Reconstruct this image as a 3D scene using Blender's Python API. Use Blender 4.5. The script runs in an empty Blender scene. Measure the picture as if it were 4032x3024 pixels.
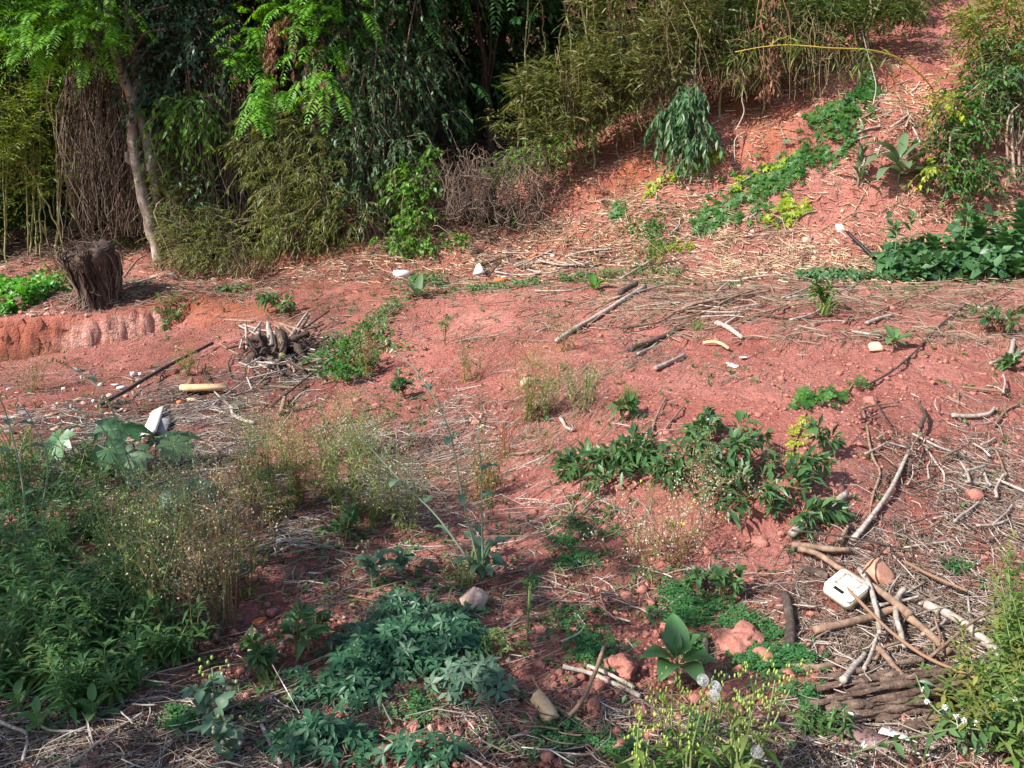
import bpy, math
import numpy as np
from mathutils import Vector
R = math.radians
C = bpy.context.scene.collection
scene = bpy.context.scene

# ------------------------------------------------------------------ camera
PITCH = R(-12.0)
FPX = 512 / math.tan(R(33.5))
CAMZ = 1.6
cam_d = bpy.data.cameras.new('camera')
cam_d.sensor_width = 36
cam_d.lens = 18 / math.tan(R(33.5))
cam_d.clip_start = 0.05
cam_d.clip_end = 500
cam = bpy.data.objects.new('camera', cam_d)
C.objects.link(cam)
cam.location = (0, 0, CAMZ)
cam.rotation_euler = (R(90) + PITCH, 0, 0)
scene.camera = cam

# ------------------------------------------------------------------ light
SUN = Vector((-0.72, -0.40, 0.68)).normalized()
elev = math.asin(SUN.z)
azim = math.atan2(SUN.x, SUN.y)
world = bpy.data.worlds.new('World')
scene.world = world
world.use_nodes = True
wn = world.node_tree
bg = wn.nodes['Background']
sky = wn.nodes.new('ShaderNodeTexSky')
sky.sky_type = 'NISHITA'
sky.sun_disc = False
sky.sun_elevation = elev
sky.sun_rotation = azim
wn.links.new(sky.outputs[0], bg.inputs[0])
bg.inputs[1].default_value = 0.12
sl = bpy.data.lights.new('sun', 'SUN')
sl.energy = 4.6
sl.angle = R(0.6)
sl.color = (1.0, 0.96, 0.91)
so = bpy.data.objects.new('sun', sl)
C.objects.link(so)
so.rotation_euler = SUN.to_track_quat('Z', 'Y').to_euler()
scene.view_settings.view_transform = 'Standard'
scene.view_settings.look = 'None'
scene.view_settings.exposure = 1.0
scene.view_settings.gamma = 1
scene.cycles.max_bounces = 6
scene.cycles.transparent_max_bounces = 4

# ------------------------------------------------------------------ maths
CP, SP = math.cos(PITCH), math.sin(PITCH)


def ray(px, py):
    a = (px - 512) / FPX
    b = (384 - py) / FPX
    return np.array([a, CP - b * SP, SP + b * CP])


def W(px, py, Y):
    d = ray(px, py)
    return np.array([0, 0, CAMZ]) + d * (Y / d[1])


def to_px(X, Y, Z):
    z = Z - CAMZ
    f = Y * CP + z * SP
    u = -Y * SP + z * CP
    return 512 + FPX * X / f, 384 - FPX * u / f


def _h(ix, iy, iz, seed):
    n = (ix * 374761393 + iy * 668265263 + iz * 2147483647 + seed * 1274126177) & 0xFFFFFFFF
    n = ((n ^ (n >> 13)) * 1274126177) & 0xFFFFFFFF
    n = ((n ^ (n >> 16)) * 2246822519) & 0xFFFFFFFF
    return ((n ^ (n >> 15)) & 0xFFFF) / 65535.0


def noise3(x, y, z, seed=0):
    x, y, z = np.broadcast_arrays(np.asarray(x, float), np.asarray(y, float), np.asarray(z, float))
    ix, iy, iz = np.floor(x).astype(np.int64), np.floor(y).astype(np.int64), np.floor(z).astype(np.int64)
    fx, fy, fz = x - ix, y - iy, z - iz
    fx, fy, fz = fx * fx * (3 - 2 * fx), fy * fy * (3 - 2 * fy), fz * fz * (3 - 2 * fz)
    r = 0
    for dx in (0, 1):
        for dy in (0, 1):
            for dz in (0, 1):
                w = (fx if dx else 1 - fx) * (fy if dy else 1 - fy) * (fz if dz else 1 - fz)
                r = r + w * _h(ix + dx, iy + dy, iz + dz, seed)
    return r * 2 - 1


def noise2(x, y, seed=0):
    return noise3(x, y, 0.5, seed)


def fbm2(x, y, oct=4, seed=0):
    r, a, f = 0, 1, 1
    for i in range(oct):
        r = r + a * noise2(x * f + 17.3 * i, y * f - 9.1 * i, seed + i)
        a *= 0.5
        f *= 2.03
    return r


def sstep(a, b, x):
    t = np.clip((x - a) / (b - a), 0, 1)
    return t * t * (3 - 2 * t)


def unit(v):
    return v / np.maximum(np.linalg.norm(v, axis=-1, keepdims=True), 1e-9)


# ------------------------------------------------------------------ terrain height
CTRL = [  # picture column, picture row, distance north
    (-80, 768, 2.0), (250, 768, 2.0), (512, 768, 2.0), (760, 768, 1.97), (1100, 768, 1.93),
    (-80, 680, 2.45), (300, 680, 2.42), (600, 680, 2.4), (850, 680, 2.35), (1100, 680, 2.3),
    (-80, 600, 3.05), (250, 600, 3.05), (500, 600, 3.0), (650, 562, 3.28), (760, 560, 3.18), (750, 600, 2.95), (930, 600, 2.9), (1100, 600, 2.85),
    (-80, 500, 4.3), (200, 500, 4.2), (400, 500, 4.1), (500, 500, 4.06), (600, 500, 3.80), (700, 500, 3.55), (800, 500, 3.5), (900, 500, 3.6), (1000, 500, 3.7),
    (-80, 440, 5.4), (200, 440, 5.3), (400, 440, 5.1), (500, 440, 4.95), (560, 440, 4.70), (640, 440, 4.35), (760, 440, 4.08), (860, 440, 4.1), (1000, 440, 4.35),
    (-80, 395, 6.7), (150, 385, 6.9), (330, 385, 6.6), (460, 380, 6.35), (540, 385, 5.75), (650, 380, 5.45), (780, 380, 5.05), (880, 380, 5.1), (1000, 380, 5.25),
    (-80, 368, 8.0), (0, 361, 8.2), (100, 346, 8.55), (200, 326, 9.0), (300, 340, 8.0), (420, 335, 7.75), (490, 330, 7.35), (560, 338, 7.0), (700, 340, 6.4), (850, 340, 6.15), (1100, 340, 6.2),
    (430, 303, 8.6), (520, 294, 8.5), (620, 288, 8.2), (720, 291, 7.9), (850, 296, 7.6), (1000, 296, 7.4), (1150, 296, 7.3),
    (-80, 330, 9.3), (0, 322, 9.3), (100, 318, 9.4), (160, 302, 9.6), (230, 300, 9.6), (310, 292, 9.6), (400, 281, 9.7),
    (90, 296, 9.9), (500, 273, 9.9), (600, 271, 9.6), (720, 272, 9.3), (850, 272, 9.0), (1000, 273, 8.8),
    (30, 268, 12.2), (170, 263, 11.6), (250, 264, 11.0), (330, 257, 10.7), (430, 245, 10.7), (520, 225, 10.9), (600, 225, 10.5), (700, 225, 10.2), (800, 225, 9.9), (950, 235, 9.6), (1060, 235, 9.4),
    (130, 228, 13.4), (450, 215, 11.3), (560, 188, 11.3), (640, 170, 11.1), (720, 165, 10.75), (800, 165, 10.45), (900, 165, 10.25), (1000, 165, 10.1),
    (760, 115, 11.35), (860, 95, 11.2), (950, 100, 10.95), (1040, 90, 11.0), (950, 48, 12.0), (1040, 30, 12.2),
]
FAR = [(-14, 14, 1.6), (-14, 9, .6), (-9, 17, 2.6), (-4, 15.5, 3.0), (0, 15, 3.4), (3, 15, 4.3), (6, 15.5, 5.4), (10, 15, 5.6), (14, 13, 5.0), (14, 8, 2.0),
       (-12, 24, 8.5), (-4, 24, 9.5), (4, 24, 11), (12, 24, 12), (-20, 40, 16), (0, 40, 20), (20, 40, 22), (22, 15, 7), (-22, 15, 2),
       (-3, .8, -.02), (0, .8, 0), (3, .8, .02), (-5, 3, -.02), (5, 3, .35), (-9, 4, 0), (9, 4, .9), (-9, -2, 0), (9, -2, .3)]
_pts = np.array([W(*c) for c in CTRL] + [np.array(f, float) for f in FAR])


def _phi(r2):
    return 0.5 * r2 * np.log(np.maximum(r2, 1e-12))


def _solve():
    n = len(_pts)
    xy = _pts[:, :2]
    d2 = ((xy[:, None] - xy[None]) ** 2).sum(-1)
    A = np.zeros((n + 3, n + 3))
    A[:n, :n] = _phi(d2) + np.eye(n) * 0.02
    A[:n, n] = 1
    A[:n, n + 1:] = xy
    A[n, :n] = 1
    A[n + 1:, :n] = xy.T
    b = np.zeros(n + 3)
    b[:n] = _pts[:, 2]
    return np.linalg.solve(A, b)


_coef = _solve()
_n = len(_pts)
PW = np.array([W(-80, 326, 9.35), W(0, 322, 9.3), W(60, 320, 9.35), W(105, 319, 9.4), W(150, 310, 9.5), W(210, 317, 9.6)])
PL = np.array([W(-80, 368, 8.1), W(0, 361, 8.2), W(60, 352, 8.4), W(105, 345, 8.55), W(150, 335, 8.8), W(210, 322, 9.1)])


def Hsmooth(x, y):
    x = np.asarray(x, float)
    y = np.asarray(y, float)
    sh = x.shape
    x = x.ravel()
    y = y.ravel()
    out = np.empty_like(x)
    for s in range(0, len(x), 20000):
        xs, ys = x[s:s + 20000], y[s:s + 20000]
        d2 = (xs[:, None] - _pts[None, :, 0]) ** 2 + (ys[:, None] - _pts[None, :, 1]) ** 2
        out[s:s + 20000] = _phi(d2) @ _coef[:_n] + _coef[_n] + _coef[_n + 1] * xs + _coef[_n + 2] * ys
    return out.reshape(sh)


def pitmask(x, y):
    """0..1 depth of the dug pit and u, the position across it"""
    yw = np.interp(x, PW[:, 0], PW[:, 1]) + 0.06 * noise2(x * 3.1, 7.7) + 0.03 * noise2(x * 9, 3.3)
    yl = np.interp(x, PL[:, 0], PL[:, 1])
    u = (y - yl) / np.maximum(yw - yl, 0.05)
    taper = 1 - sstep(-4.6, -3.75, x)
    prof = sstep(0.0, 0.45, u) * (1 - sstep(0.86, 1.0, u))
    return prof * taper, u, taper


def H(x, y):
    x = np.asarray(x, float)
    y = np.asarray(y, float)
    z = Hsmooth(x, y)
    pm, u, tp = pitmask(x, y)
    z = z - 0.55 * pm
    far = sstep(9.2, 11, y)
    amp = 1 + 1.2 * far
    z = z + 0.035 * amp * fbm2(x * 1.7, y * 1.7, 3, 5)
    ridg = 1 - np.abs(noise2(x * 6.2, y * 6.2, 31))
    z = z + 0.018 * amp * (ridg - 0.5) + 0.014 * amp * noise2(x * 11, y * 11, 40)
    cl = np.maximum(noise2(x * 24, y * 24, 51), 0) ** 1.5 * np.clip(noise2(x * 1.3, y * 1.3, 77) + .6, 0, 1)
    z = z + 0.020 * amp * cl + 0.009 * amp * noise2(x * 48, y * 48, 61) + .006 * amp * np.abs(noise2(x * 85, y * 85, 62))
    z = z + 0.05 * far * (1 - np.abs(noise2(x * 2.6 + y, y * 2.2, 33))) * noise2(x * 7, y * 7, 34)
    for (bx, by, sx, sy, am) in ((4.0, 10.75, .8, .3, .17), (1.55, 11.05, .5, .3, .14), (5.3, 11.5, .6, .3, .14), (-3.1, 10.7, .7, .3, .07)):
        g = np.exp(-((x - bx) / sx) ** 2 - ((y - by) / sy) ** 2)
        z = z + g * am * (sstep(-.35, .25, (y - by) / sy) - .5) * 2 + g * .08 * noise2(x * 9, y * 3, 71) + g * .04 * noise2(x * 22, y * 9, 72)
    # humps and gullies of the dumped earth mound
    mw = np.exp(-((x - 1.6) / 2.4) ** 2 - ((y - 5.3) / 2.2) ** 2)
    z = z + mw * .07 * noise2((x * .8 + y * .6) * 1.0, (y * .8 - x * .6) * .45 + 3, 81) + mw * .06 * (np.abs(noise2((x * .75 + y * .65) * 1.7, (y * .7 - x * .6) * .6, 82)) - .3)
    # rain runnels down the steep bank
    bank = sstep(10.0, 10.8, y) * (1 - sstep(13.5, 15, y))
    z = z + bank * 0.07 * noise2(x * 3.3 + y * .8, y * 0.9 - x * .3, 91)
    return z


_ys = np.exp(np.linspace(math.log(1.0), math.log(45), 900))


def G(px, py):
    d = ray(px, py)
    t = _ys / d[1]
    P = np.array([0, 0, CAMZ])[None] + d[None] * t[:, None]
    h = H(P[:, 0], P[:, 1])
    below = np.nonzero(P[:, 2] < h)[0]
    if len(below) == 0:
        return P[600]
    i = max(below[0], 1)
    a0 = P[i - 1, 2] - h[i - 1]
    a1 = h[i] - P[i, 2]
    f = a0 / max(a0 + a1, 1e-9)
    p = P[i - 1] * (1 - f) + P[i] * f
    p[2] = H(p[0:1], p[1:2])[0]
    return p


def NRM(x, y, e=0.06):
    x = np.asarray(x, float)
    y = np.asarray(y, float)
    gx = (H(x + e, y) - H(x - e, y)) / (2 * e)
    gy = (H(x, y + e) - H(x, y - e)) / (2 * e)
    return unit(np.stack([-gx, -gy, np.ones_like(gx)], -1))


# ------------------------------------------------------------------ mesh building
class MB:
    def __init__(self):
        self.v, self.f3, self.f4, self.n = [], [], [], 0

    def add(self, v, f3=None, f4=None):
        v = np.asarray(v, float).reshape(-1, 3)
        if f3 is not None and len(f3):
            self.f3.append(np.asarray(f3, np.int64).reshape(-1, 3) + self.n)
        if f4 is not None and len(f4):
            self.f4.append(np.asarray(f4, np.int64).reshape(-1, 4) + self.n)
        self.v.append(v)
        self.n += len(v)
        return self

    def tube(self, pts, rad, k=5, cap=True):
        pts = np.asarray(pts, float)
        n = len(pts)
        rad = np.broadcast_to(np.asarray(rad, float), (n,))
        t = unit(np.gradient(pts, axis=0))
        m = unit(t.mean(0))
        ref = np.array([0, 0, 1.0]) if abs(m[2]) < .8 else np.array([1.0, 0.2, 0])
        s = unit(np.cross(t, ref))
        u = np.cross(s, t)
        a = np.arange(k) * 2 * math.pi / k
        ring = pts[:, None] + rad[:, None, None] * (np.cos(a)[None, :, None] * s[:, None] + np.sin(a)[None, :, None] * u[:, None])
        v = ring.reshape(-1, 3)
        i = np.arange(n - 1)[:, None] * k
        j = np.arange(k)[None]
        j2 = (j + 1) % k
        q = np.stack([i + j, i + j2, i + k + j2, i + k + j], -1).reshape(-1, 4)
        f3 = []
        if cap:
            v = np.vstack([v, pts[0], pts[-1]])
            b = n * k
            f3 = [(b, (x + 1) % k, x) for x in range(k)] + [(b + 1, (n - 1) * k + x, (n - 1) * k + (x + 1) % k) for x in range(k)]
        return self.add(v, f3, q)

    def leaves(self, pos, d, up, L, Wd, fold=.18, droop=.15, wpos=.42):
        pos = np.asarray(pos, float).reshape(-1, 3)
        n = len(pos)
        if n == 0:
            return self
        d = unit(np.broadcast_to(np.asarray(d, float), (n, 3)))
        up = np.broadcast_to(np.asarray(up, float), (n, 3))
        L = np.broadcast_to(np.asarray(L, float), (n,))[:, None]
        Wd = np.broadcast_to(np.asarray(Wd, float), (n,))[:, None]
        s = unit(np.cross(d, up))
        u = np.cross(s, d)
        dn = np.array([0, 0, -1.0])
        base = pos
        mid = pos + d * L * wpos
        tip = pos + d * L + dn * L * droop
        l = mid + s * Wd * .5 + u * Wd * fold
        r = mid - s * Wd * .5 + u * Wd * fold
        v = np.stack([base, mid, tip, l, r], 1).reshape(-1, 3)
        b = (np.arange(n) * 5)[:, None]
        f = np.concatenate([b + [[0, 4, 1]], b + [[0, 1, 3]], b + [[1, 4, 2]], b + [[1, 2, 3]]], 1).reshape(-1, 3)
        return self.add(v, f)

    def straws(self, pos, d, up, L, w, bend):
        n = len(pos)
        d = unit(d)
        s = unit(np.cross(d, up))
        u = np.cross(s, d)
        L = L[:, None]
        p0 = pos - d * L / 2
        p2 = pos + d * L / 2
        p1 = pos + s * bend[:, None] * L + u * np.abs(bend[:, None]) * L * .3
        rings = []
        for p, k in ((p0, .8), (p1, 1), (p2, .6)):
            for a in (90, 210, 330):
                rings.append(p + w[:, None] * k * (math.cos(R(a)) * s + math.sin(R(a)) * u))
        v = np.stack(rings, 1).reshape(-1, 3)
        b = (np.arange(n) * 9)[:, None]
        qs = []
        for r in (0, 3):
            for j in range(3):
                j2 = (j + 1) % 3
                qs.append(b + [[r + j, r + j2, r + 3 + j2, r + 3 + j]])
        return self.add(v, None, np.concatenate(qs, 1).reshape(-1, 4))

    def blob(self, c, r, seed=0, rough=.25, sub=2, rot=0, freq=1.6, cut=0):
        v, f = ico(sub)
        rg = np.random.default_rng(seed)
        o = rg.uniform(0, 50, 3)
        k = 1 + rough * noise3(v[:, 0] * freq + o[0], v[:, 1] * freq + o[1], v[:, 2] * freq + o[2], seed) + rough * .5 * noise3(v[:, 0] * freq * 2.6 + o[0], v[:, 1] * freq * 2.6, v[:, 2] * freq * 2.6, seed + 1)
        p = v * k[:, None]
        for _ in range(cut):
            nn = unit(rg.normal(size=3))
            dd = p @ nn
            lim = rg.uniform(.45, .75)
            p = p - np.maximum(dd - lim, 0)[:, None] * nn
        p = p * np.asarray(r)
        c_, s_ = math.cos(rot), math.sin(rot)
        p = p @ np.array([[c_, s_, 0], [-s_, c_, 0], [0, 0, 1]])
        return self.add(p + np.asarray(c), f)

    def strip(self, pts, side, wid):
        """flat ribbon"""
        pts = np.asarray(pts, float)
        n = len(pts)
        side = np.broadcast_to(np.asarray(side, float), (n, 3))
        wid = np.asarray(wid)[:, None]
        v = np.stack([pts - side * wid / 2, pts + side * wid / 2], 1).reshape(-1, 3)
        i = np.arange(n - 1) * 2
        return self.add(v, None, np.stack([i, i + 1, i + 3, i + 2], -1))

    def prism(self, poly, h, M=None, loc=(0, 0, 0), tilt=None):
        """extruded polygon lying in xy, top at h; M 3x3 rows = axes"""
        poly = np.asarray(poly, float)
        n = len(poly)
        b = np.c_[poly, np.zeros(n)]
        t = np.c_[poly * .97, np.full(n, h)]
        v = np.vstack([b, t, [[*poly.mean(0), 0]], [[*(poly.mean(0)), h]]])
        if M is not None:
            v = v @ np.asarray(M)
        v = v + np.asarray(loc)
        f4 = [(i, (i + 1) % n, n + (i + 1) % n, n + i) for i in range(n)]
        f3 = [(2 * n, (i + 1) % n, i) for i in range(n)] + [(2 * n + 1, n + i, n + (i + 1) % n) for i in range(n)]
        return self.add(v, f3, f4)

    def build(self, name, mat, parent=None, smooth=False):
        v = np.vstack(self.v) if self.v else np.zeros((0, 3))
        if parent is not None:
            v = v - np.array(world_loc(parent))
        f3 = np.vstack(self.f3) if self.f3 else np.zeros((0, 3), np.int64)
        f4 = np.vstack(self.f4) if self.f4 else np.zeros((0, 4), np.int64)
        me = bpy.data.meshes.new(name)
        me.vertices.add(len(v))
        me.vertices.foreach_set('co', v.astype(np.float32).ravel())
        loops = np.concatenate([f3.ravel(), f4.ravel()]).astype(np.int32)
        me.loops.add(len(loops))
        me.loops.foreach_set('vertex_index', loops)
        tot = np.concatenate([np.full(len(f3), 3), np.full(len(f4), 4)]).astype(np.int32)
        st = np.concatenate([[0], np.cumsum(tot)[:-1]]).astype(np.int32) if len(tot) else np.zeros(0, np.int32)
        me.polygons.add(len(tot))
        me.polygons.foreach_set('loop_start', st)
        me.polygons.foreach_set('loop_total', tot)
        if smooth:
            me.polygons.foreach_set('use_smooth', np.ones(len(tot), bool))
        me.update(calc_edges=True)
        me.validate()
        me.materials.append(mat)
        o = bpy.data.objects.new(name, me)
        C.objects.link(o)
        if parent is not None:
            o.parent = parent
        return o


_ico = {}


def ico(sub):
    if sub not in _ico:
        import bmesh
        bm = bmesh.new()
        bmesh.ops.create_icosphere(bm, subdivisions=sub, radius=1)
        bm.verts.ensure_lookup_table()
        _ico[sub] = (np.array([v.co[:] for v in bm.verts]), np.array([[v.index for v in f.verts] for f in bm.faces]))
        bm.free()
    return _ico[sub]


_wl = {}


def world_loc(o):
    return _wl.get(o.name, (0, 0, 0))


def thing(name, label, cat, loc, group=None):
    o = bpy.data.objects.new(name, None)
    o.empty_display_size = .1
    C.objects.link(o)
    o.location = [float(c) for c in loc]
    _wl[o.name] = tuple(float(c) for c in loc)
    o['label'] = label
    o['category'] = cat
    if group:
        o['group'] = group
    return o


def tag(o, label, cat, group=None):
    o['label'] = label
    o['category'] = cat
    if group:
        o['group'] = group
    return o


def center(o):
    """move a lone mesh object's origin to its lowest middle point"""
    me = o.data
    co = np.empty(len(me.vertices) * 3, np.float32)
    me.vertices.foreach_get('co', co)
    co = co.reshape(-1, 3)
    c = np.array([*(co[:, :2].min(0) + co[:, :2].max(0)) / 2, co[:, 2].min()])
    me.vertices.foreach_set('co', (co - c).astype(np.float32).ravel())
    o.location = [float(t) for t in c]
    me.update()
    return o


def dup(src, loc, rz=0., s=1., label=None, group=None):
    c = src.copy()
    C.objects.link(c)
    c.location = [float(t) for t in loc]
    c.rotation_euler = (0, 0, rz)
    c.scale = (s, s, s)
    if label:
        c['label'] = label
    if group:
        c['group'] = group
    for ch in src.children:
        d = ch.copy()
        C.objects.link(d)
        d.parent = c
        for g in ch.children:
            e = g.copy()
            C.objects.link(e)
            e.parent = d
    return c


# ------------------------------------------------------------------ materials
def new_mat(name):
    m = bpy.data.materials.new(name)
    m.use_nodes = True
    nt = m.node_tree
    b = nt.nodes['Principled BSDF']
    b.inputs['Roughness'].default_value = .85
    b.inputs['Specular IOR Level'].default_value = .25
    return m, nt, b


def ramp(nt, fac, cols, pos=None):
    r = nt.nodes.new('ShaderNodeValToRGB')
    el = r.color_ramp.elements
    n = len(cols)
    pos = pos or [i / (n - 1) for i in range(n)]
    while len(el) < n:
        el.new(.5)
    for e, c, p in zip(el, cols, pos):
        e.position = p
        e.color = (*c, 1)
    nt.links.new(fac, r.inputs[0])
    return r.outputs[0]


def leaf_mat(name, cols, trans=.3, rough=.5, spec=.3):
    m, nt, b = new_mat(name)
    g = nt.nodes.new('ShaderNodeNewGeometry')
    c = ramp(nt, g.outputs['Random Per Island'], cols)
    nt.links.new(c, b.inputs['Base Color'])
    b.inputs['Roughness'].default_value = rough
    b.inputs['Specular IOR Level'].default_value = spec
    t = nt.nodes.new('ShaderNodeBsdfTranslucent')
    hs = nt.nodes.new('ShaderNodeHueSaturation')
    hs.inputs['Hue'].default_value = .48
    hs.inputs['Saturation'].default_value = 1.15
    hs.inputs['Value'].default_value = 1.5
    nt.links.new(c, hs.inputs['Color'])
    nt.links.new(hs.outputs[0], t.inputs[0])
    mx = nt.nodes.new('ShaderNodeMixShader')
    mx.inputs[0].default_value = trans
    nt.links.new(b.outputs[0], mx.inputs[1])
    nt.links.new(t.outputs[0], mx.inputs[2])
    nt.links.new(mx.outputs[0], nt.nodes['Material Output'].inputs[0])
    return m


def wood_mat(name, cols, scale=30, stretch=.12, bump=.5, island=False, rough=.9, dist=.004):
    m, nt, b = new_mat(name)
    tc = nt.nodes.new('ShaderNodeTexCoord')
    mp = nt.nodes.new('ShaderNodeMapping')
    mp.inputs['Scale'].default_value = (1, 1, stretch)
    nt.links.new(tc.outputs['Object'], mp.inputs[0])
    n = nt.nodes.new('ShaderNodeTexNoise')
    n.inputs['Scale'].default_value = scale
    n.inputs['Detail'].default_value = 6
    n.inputs['Roughness'].default_value = .7
    nt.links.new(mp.outputs[0], n.inputs[0])
    c = ramp(nt, n.outputs[0], cols, [.25 + .5 * i / (len(cols) - 1) for i in range(len(cols))])
    if island:
        g = nt.nodes.new('ShaderNodeNewGeometry')
        hs = nt.nodes.new('ShaderNodeHueSaturation')
        mr = nt.nodes.new('ShaderNodeMapRange')
        mr.inputs[3].default_value = .5
        mr.inputs[4].default_value = 1.35
        nt.links.new(g.outputs['Random Per Island'], mr.inputs[0])
        nt.links.new(mr.outputs[0], hs.inputs['Value'])
        nt.links.new(c, hs.inputs['Color'])
        c = hs.outputs[0]
    nt.links.new(c, b.inputs['Base Color'])
    b.inputs['Roughness'].default_value = rough
    bp = nt.nodes.new('ShaderNodeBump')
    bp.inputs['Strength'].default_value = bump
    bp.inputs['Distance'].default_value = dist
    nt.links.new(n.outputs[0], bp.inputs['Height'])
    nt.links.new(bp.outputs[0], b.inputs['Normal'])
    return m


def isl_mat(name, cols, rough=.85, spec=.2):
    m, nt, b = new_mat(name)
    g = nt.nodes.new('ShaderNodeNewGeometry')
    nt.links.new(ramp(nt, g.outputs['Random Per Island'], cols), b.inputs['Base Color'])
    b.inputs['Roughness'].default_value = rough
    b.inputs['Specular IOR Level'].default_value = spec
    return m


def soil_mat():
    m, nt, b = new_mat('red_soil')
    L = nt.links.new
    tc = nt.nodes.new('ShaderNodeTexCoord')

    def noise(scale, det=6, ro=.6):
        n = nt.nodes.new('ShaderNodeTexNoise')
        n.inputs['Scale'].default_value = scale
        n.inputs['Detail'].default_value = det
        n.inputs['Roughness'].default_value = ro
        L(tc.outputs['Object'], n.inputs[0])
        return n.outputs[0]

    def mix(f, a, c, t='MIX'):
        x = nt.nodes.new('ShaderNodeMix')
        x.data_type = 'RGBA'
        x.blend_type = t
        if isinstance(f, float):
            x.inputs[0].default_value = f
        else:
            L(f, x.inputs[0])
        for i, k in ((6, a), (7, c)):
            if isinstance(k, tuple):
                x.inputs[i].default_value = (*k, 1)
            else:
                L(k, x.inputs[i])
        return x.outputs[2]

    def attr(n):
        a = nt.nodes.new('ShaderNodeAttribute')
        a.attribute_name = n
        return a.outputs['Fac']
    n1 = noise(1.3)
    n2 = noise(14, 8, .7)
    n3 = noise(70, 6, .75)
    c = ramp(nt, n1, [(.38, .125, .095), (.47, .178, .138), (.54, .225, .18)], [.3, .5, .7])
    g = ramp(nt, n2, [(.55, .48, .45), (.95, .95, .95), (1.12, 1.1, 1.08)], [.25, .5, .72])
    c = mix(1.0, c, g, 'MULTIPLY')
    c = mix(attr('orange'), c, mix(n2, (.30, .070, .028), (.50, .16, .07)))
    c = mix(attr('pale'), c, mix(ramp(nt, n2, [(0, 0, 0), (1, 1, 1)], [.4, .6]), (.52, .21, .15), (.70, .44, .37)))
    c = mix(attr('humus_shade'), c, mix(n2, (.040, .022, .016), (.17, .078, .055)))  # dark humus, also the painted shade of the wood floor
    L(c, b.inputs['Base Color'])
    b.inputs['Roughness'].default_value = .95
    b.inputs['Specular IOR Level'].default_value = .1
    vo = nt.nodes.new('ShaderNodeTexVoronoi')
    vo.inputs['Scale'].default_value = 38
    L(tc.outputs['Object'], vo.inputs[0])
    ad = nt.nodes.new('ShaderNodeMath')
    ad.operation = 'MULTIPLY_ADD'
    L(vo.outputs['Distance'], ad.inputs[0])
    ad.inputs[1].default_value = -.6
    L(n3, ad.inputs[2])
    ad2 = nt.nodes.new('ShaderNodeMath')
    ad2.operation = 'ADD'
    L(ad.outputs[0], ad2.inputs[0])
    L(n2, ad2.inputs[1])
    bp = nt.nodes.new('ShaderNodeBump')
    bp.inputs['Strength'].default_value = .9
    bp.inputs['Distance'].default_value = .035
    L(ad2.outputs[0], bp.inputs['Height'])
    L(bp.outputs[0], b.inputs['Normal'])
    return m


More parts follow.
